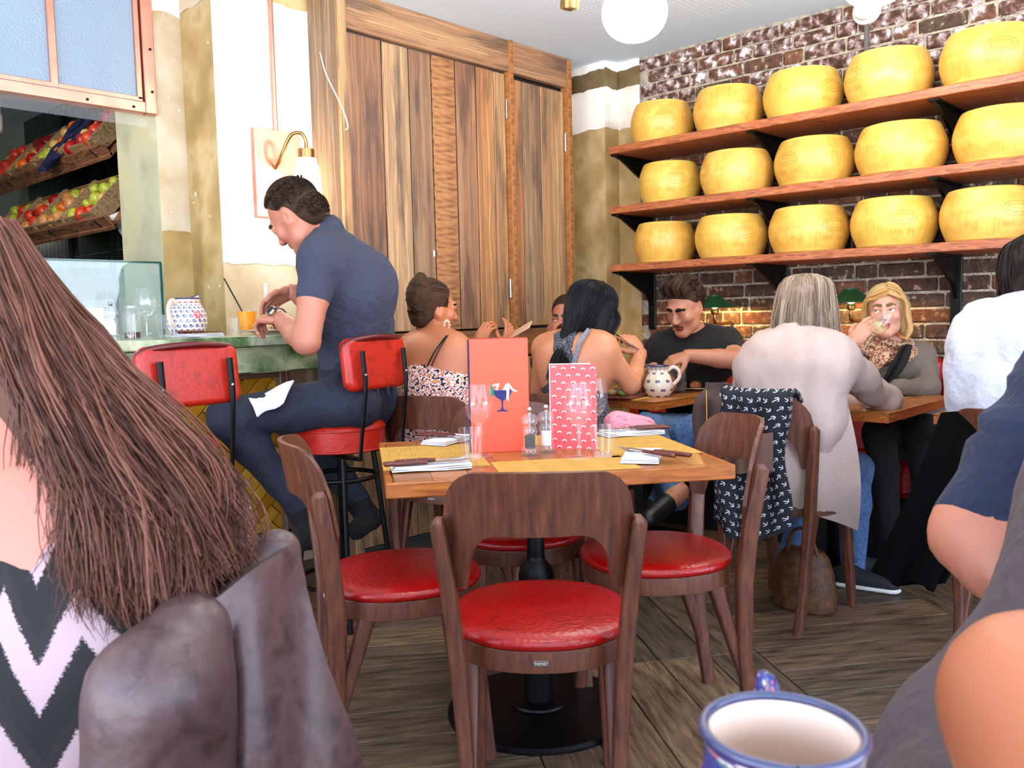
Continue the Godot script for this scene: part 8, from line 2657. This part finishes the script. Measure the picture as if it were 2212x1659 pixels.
func near_right() -> void:
	# arm in a navy sleeve at the right picture edge
	var base := Vector3(1.530, 0.582, -0.130)
	base.y = 0.46
	var o := thing("person", "person in navy top with sleeve pushed up to the elbow, right edge", "person", base)
	var B := Body.new()
	var neck := Vector3(1.640, 1.153, -0.160); var chest := Vector3(1.624, 0.973, -0.147); var waist := Vector3(1.598, 0.736, -0.131); var hip := Vector3(1.539, 0.582, -0.121)
	var sl := Vector3(1.414, 1.053, -0.252); var sr := Vector3(1.827, 0.997, -0.035)
	trunk(B, dir(-0.4, 0, -0.9), hip, waist, chest, neck, sl, sr, 1.0, "jeans", "navy_top", "navy_top")
	arm(B, sl, Vector3(1.226, 0.843, -0.335), Vector3(1.170, 0.769, -0.219), 1.16, "navy_top", 0.88)
	arm(B, sr, Vector3(1.818, 0.750, 0.028), Vector3(1.459, 0.690, -0.060), 1.1, "navy_top", 1.2)
	B.cap(neck, neck + Vector3(0, 0.1, 0), 0.055, 0.055, "skin", 0.02)
	var f1 := B.auto(0.014, {"navy_top": [noise(81, 9.0, 2), 0.016, Vector3(0.6, 2.0, 0.6)]})
	var Hd := Body.new()
	var hc := neck + Vector3(0, 0.16, 0)
	var hb := head(Hd, hc, dir(-0.5, -0.1, -0.8), Vector3.UP, 1.0, false, true)
	hand(Hd, Vector3(1.170, 0.769, -0.219), dir(0.6, -0.5, -0.4), dir(0, -0.8, 0.4), dir(0.4, 0.3, 0.7), [0.4, 0.4, 0.4, 0.4, 0.4])
	dress(o, base, [f1, Hd.auto(0.009)], {"skin": skin_mat(Color(0.677, 0.418, 0.323)), "navy_top": cloth_mat(Color(0.07, 0.10, 0.20)), "jeans": M.denim, "lips": skin_mat(Color(0.55, 0.28, 0.25)), "brow": M.black})
	var Hr := Body.new()
	Hr.ell(hc + hb * Vector3(0, 0.045, -0.022), Vector3(0.08, 0.088, 0.097), hb, "h", 0.02)
	Hr.ell(hc + hb * Vector3(0, -0.06, 0.085), Vector3(0.1, 0.115, 0.085), hb, "h", 0.02, -1)
	lay(o, "hair", Hr.auto(0.010)["h"], base, hair_mat("241a14", "3a2a20", "4c382a"))
	# bare arm and mauve top of a diner close to the lens
	var b2 := Vector3(0.909, 0.613, -0.058)
	b2.y = 0.46
	var o2 := thing("person", "diner in mauve top close by, bare arm at the bottom right corner", "person", b2)
	var C := Body.new()
	C.cap(Vector3(1.091, 0.947, -0.100), Vector3(0.909, 0.666, -0.204), 0.105, 0.105, "mauve_top", 0.04)
	C.cap(Vector3(1.091, 0.947, -0.100), Vector3(0.989, 0.625, -0.033), 0.13, 0.14, "mauve_top", 0.08)
	C.cap(Vector3(0.909, 0.666, -0.204), Vector3(0.813, 0.645, -0.188), 0.105, 0.12, "mauve_top", 0.08)
	C.cap(Vector3(0.694, 0.858, -0.140), Vector3(0.636, 0.851, -0.084), 0.062, 0.055, "skin", 0.02)
	C.cap(Vector3(0.694, 0.858, -0.140), Vector3(0.612, 0.784, -0.110), 0.062, 0.050, "skin", 0.03)
	C.cap(Vector3(1.090, 0.961, -0.100), Vector3(1.133, 1.028, -0.084), 0.055, 0.05, "skin", 0.02)
	var h2 := Body.new()
	var c2 := Vector3(1.176, 1.112, -0.067)
	var hb2 := head(h2, c2, dir(-0.9, -0.1, 0.1), Vector3.UP, 1.0, false, true)
	dress(o2, b2, [C.auto(0.011, {"mauve_top": folds(91, 0.008)}), h2.auto(0.009)], {"skin": skin_mat(Color(0.643, 0.365, 0.237)), "mauve_top": cloth_mat(Color(0.27, 0.21, 0.22)), "lips": skin_mat(Color(0.55, 0.28, 0.25)), "brow": M.black})
	var Hq := Body.new()
	Hq.ell(c2 + hb2 * Vector3(0, 0.045, -0.022), Vector3(0.08, 0.088, 0.097), hb2, "h", 0.02)
	Hq.ell(c2 + hb2 * Vector3(0, -0.06, 0.085), Vector3(0.1, 0.115, 0.085), hb2, "h", 0.02, -1)
	lay(o2, "hair", Hq.auto(0.010)["h"], b2, hair_mat("241a14", "3a2a20", "4c382a"))
# ------------------------------------------------------------------ closest things
func build_foreground() -> void:
	# the photographer's own table with a jug, below the frame
	var o := thing("dining_table", "the photographer's oak table under the foreground jug, below the picture", "table", Vector3(0.40, 0, -0.05), TYAW, "oak restaurant tables")
	part(o, "top_core", gbox(Vector3(0.80, 0.04, 0.42), 0.003, at(Vector3(0.03, 0.73, -0.05))), M.oak_edge)
	round_base(o, Vector3(0, 0, -0.03), 0.22, 0.71)
	var jc := Vector3(0.471, 0.897, -0.229)
	jug("pottery_jug", "blue floral pottery jug rim close to the lens, bottom right", Vector3(jc.x, 0.75, jc.z), -2.55, [Vector2(0.042, 0.0), Vector2(0.06, 0.03), Vector2(0.066, 0.07), Vector2(0.058, 0.11), Vector2(0.047, 0.135), Vector2(0.0455, 0.15), Vector2(0.047, 0.158), Vector2(0.049, 0.165)].map(func(q): return Vector2(q.x, q.y * (jc.y - 0.75) / 0.165)), M.jug_c, M.cobalt, M.floret, [Vector3(-0.056, 0.112, 0), Vector3(-0.066, 0.138, 0), Vector3(-0.08, 0.135, 0), Vector3(-0.088, 0.09, 0), Vector3(-0.06, 0.04, 0)], 0.012, 0.14)
	# chair of the near woman with a leather jacket over its back
	var ch := chair(Vector3(0.318, 0.398, -0.711) * Vector3(1, 0, 1), Vector2(0.30, -0.95), "dark wooden chair of the foreground woman under the leather jacket")
	var base := Vector3(0.431, 0.757, -0.825)
	var lj := thing("leather_jacket", "mauve-brown leather jacket draped over the foreground chair back", "jacket", base)
	M.leather = tri_mat(mat(Color(0.31, 0.22, 0.215), 0.42), ntex(noise(460, 0.02, 4), ["b0a4a4", "ffffff", "d8cccc"]), Vector3(4, 4, 4), true, ntex(noise(461, 0.05, 4), [], [], 256, 2.0), 0.2)
	var L1 := [Vector3(0.399, 0.842, -0.829), Vector3(0.393, 0.804, -0.807), Vector3(0.391, 0.761, -0.794), Vector3(0.388, 0.718, -0.783), Vector3(0.387, 0.651, -0.783)]
	var R1 := [Vector3(0.522, 0.894, -0.845), Vector3(0.524, 0.847, -0.828), Vector3(0.527, 0.774, -0.796), Vector3(0.533, 0.704, -0.761), Vector3(0.540, 0.619, -0.738)]
	var rows := []
	for i in 21:
		var r := PackedVector3Array()
		var v := (20 - i) / 20.0 * 4.0
		var k: int = min(3, int(v))
		var a: Vector3 = L1[k].lerp(L1[k + 1], v - k)
		var b: Vector3 = R1[k].lerp(R1[k + 1], v - k)
		for j in 25:
			var u := j / 24.0
			var p := a.lerp(b, u)
			# leans towards the viewer in soft vertical folds; the top edge dips between collar and shoulder
			p += -CF * (0.035 * sin(u * PI) + 0.010 * sin(u * 11 + v * 1.3) * min(1.0, v)) + Vector3.UP * (0.012 * sin(u * PI) * max(0.0, 1.0 - v))
			r.append(p - base)
		rows.append(r)
	var g := Geo.new()
	g.sheet(rows, 0.014)
	part(lj, "front_panel", g, M.leather)
	# the panel falling on the far side and the turned collar
	var rb := []
	for i in 13:
		var r := PackedVector3Array()
		var v := (12 - i) / 12.0
		for j in 13:
			var u := j / 12.0
			var p: Vector3 = (Vector3(0.491, 0.867, -0.863)).lerp(Vector3(0.538, 0.886, -0.871), u).lerp((Vector3(0.423, 0.835, -0.862)), 0.0)
			r.append(p - base + Vector3.DOWN * v * 0.35 + CF * (0.02 + 0.05 * v))
		rb.append(r)
	var gb := Geo.new()
	gb.sheet(rb, 0.012)
	part(lj, "far_panel", gb, M.leather)
	var col := Body.new()
	col.cap(Vector3(0.488, 0.866, -0.873), Vector3(0.519, 0.882, -0.869), 0.016, 0.022, "leather", 0.02)
	col.cap(Vector3(0.519, 0.882, -0.869), Vector3(0.525, 0.859, -0.849), 0.022, 0.012, "leather", 0.02)
	col.cap(Vector3(0.408, 0.845, -0.827), Vector3(0.487, 0.866, -0.867), 0.012, 0.014, "leather", 0.02)
	lay(lj, "collar", col.auto(0.006)["leather"], base, M.leather)
	# sleeve bulging at the near left
	var sl := Body.new()
	sl.cap(Vector3(0.384, 0.837, -0.815), Vector3(0.344, 0.794, -0.800), 0.030, 0.052, "leather", 0.04)
	sl.cap(Vector3(0.344, 0.794, -0.800), Vector3(0.320, 0.668, -0.796), 0.052, 0.062, "leather", 0.04)
	sl.cap(Vector3(0.394, 0.839, -0.820), Vector3(0.356, 0.664, -0.787), 0.022, 0.045, "leather", 0.04)
	lay(lj, "sleeve", sl.auto(0.008, {"leather": [noise(463, 5.0, 1), 0.004, Vector3(1.6, 0.3, 1.6)]})["leather"], base, M.leather)
	for q in [[Vector3(0.394, 0.830, -0.779), Vector3(0.380, 0.793, -0.762), Vector3(0.370, 0.752, -0.758), Vector3(0.365, 0.697, -0.763)]]:
		var sg := Geo.new()
		sg.tube(spline(q), 0.004, 6)
		lay(lj, "seam", sg, base, M.leather)
	var rv := Geo.new()
	rv.ball(Vector3(0.397, 0.854, -0.805), Vector3.ONE * 0.005, 10)
	lay(lj, "rivet", rv, base, M.brass)
	# white plate at the edge of the photographer's table
	var pl := thing("side_plate", "white plate at the bottom picture edge beside the foreground jug", "plate", Vector3(0.62, 0.75, -0.20))
	var pg := Geo.new()
	pg.lathe([Vector2(0, 0.004), Vector2(0.05, 0.004), Vector2(0.085, 0.014), Vector2(0.086, 0.017), Vector2(0.05, 0.009), Vector2(0, 0.008)], 32)
	part(pl, "dish", pg, M.white)
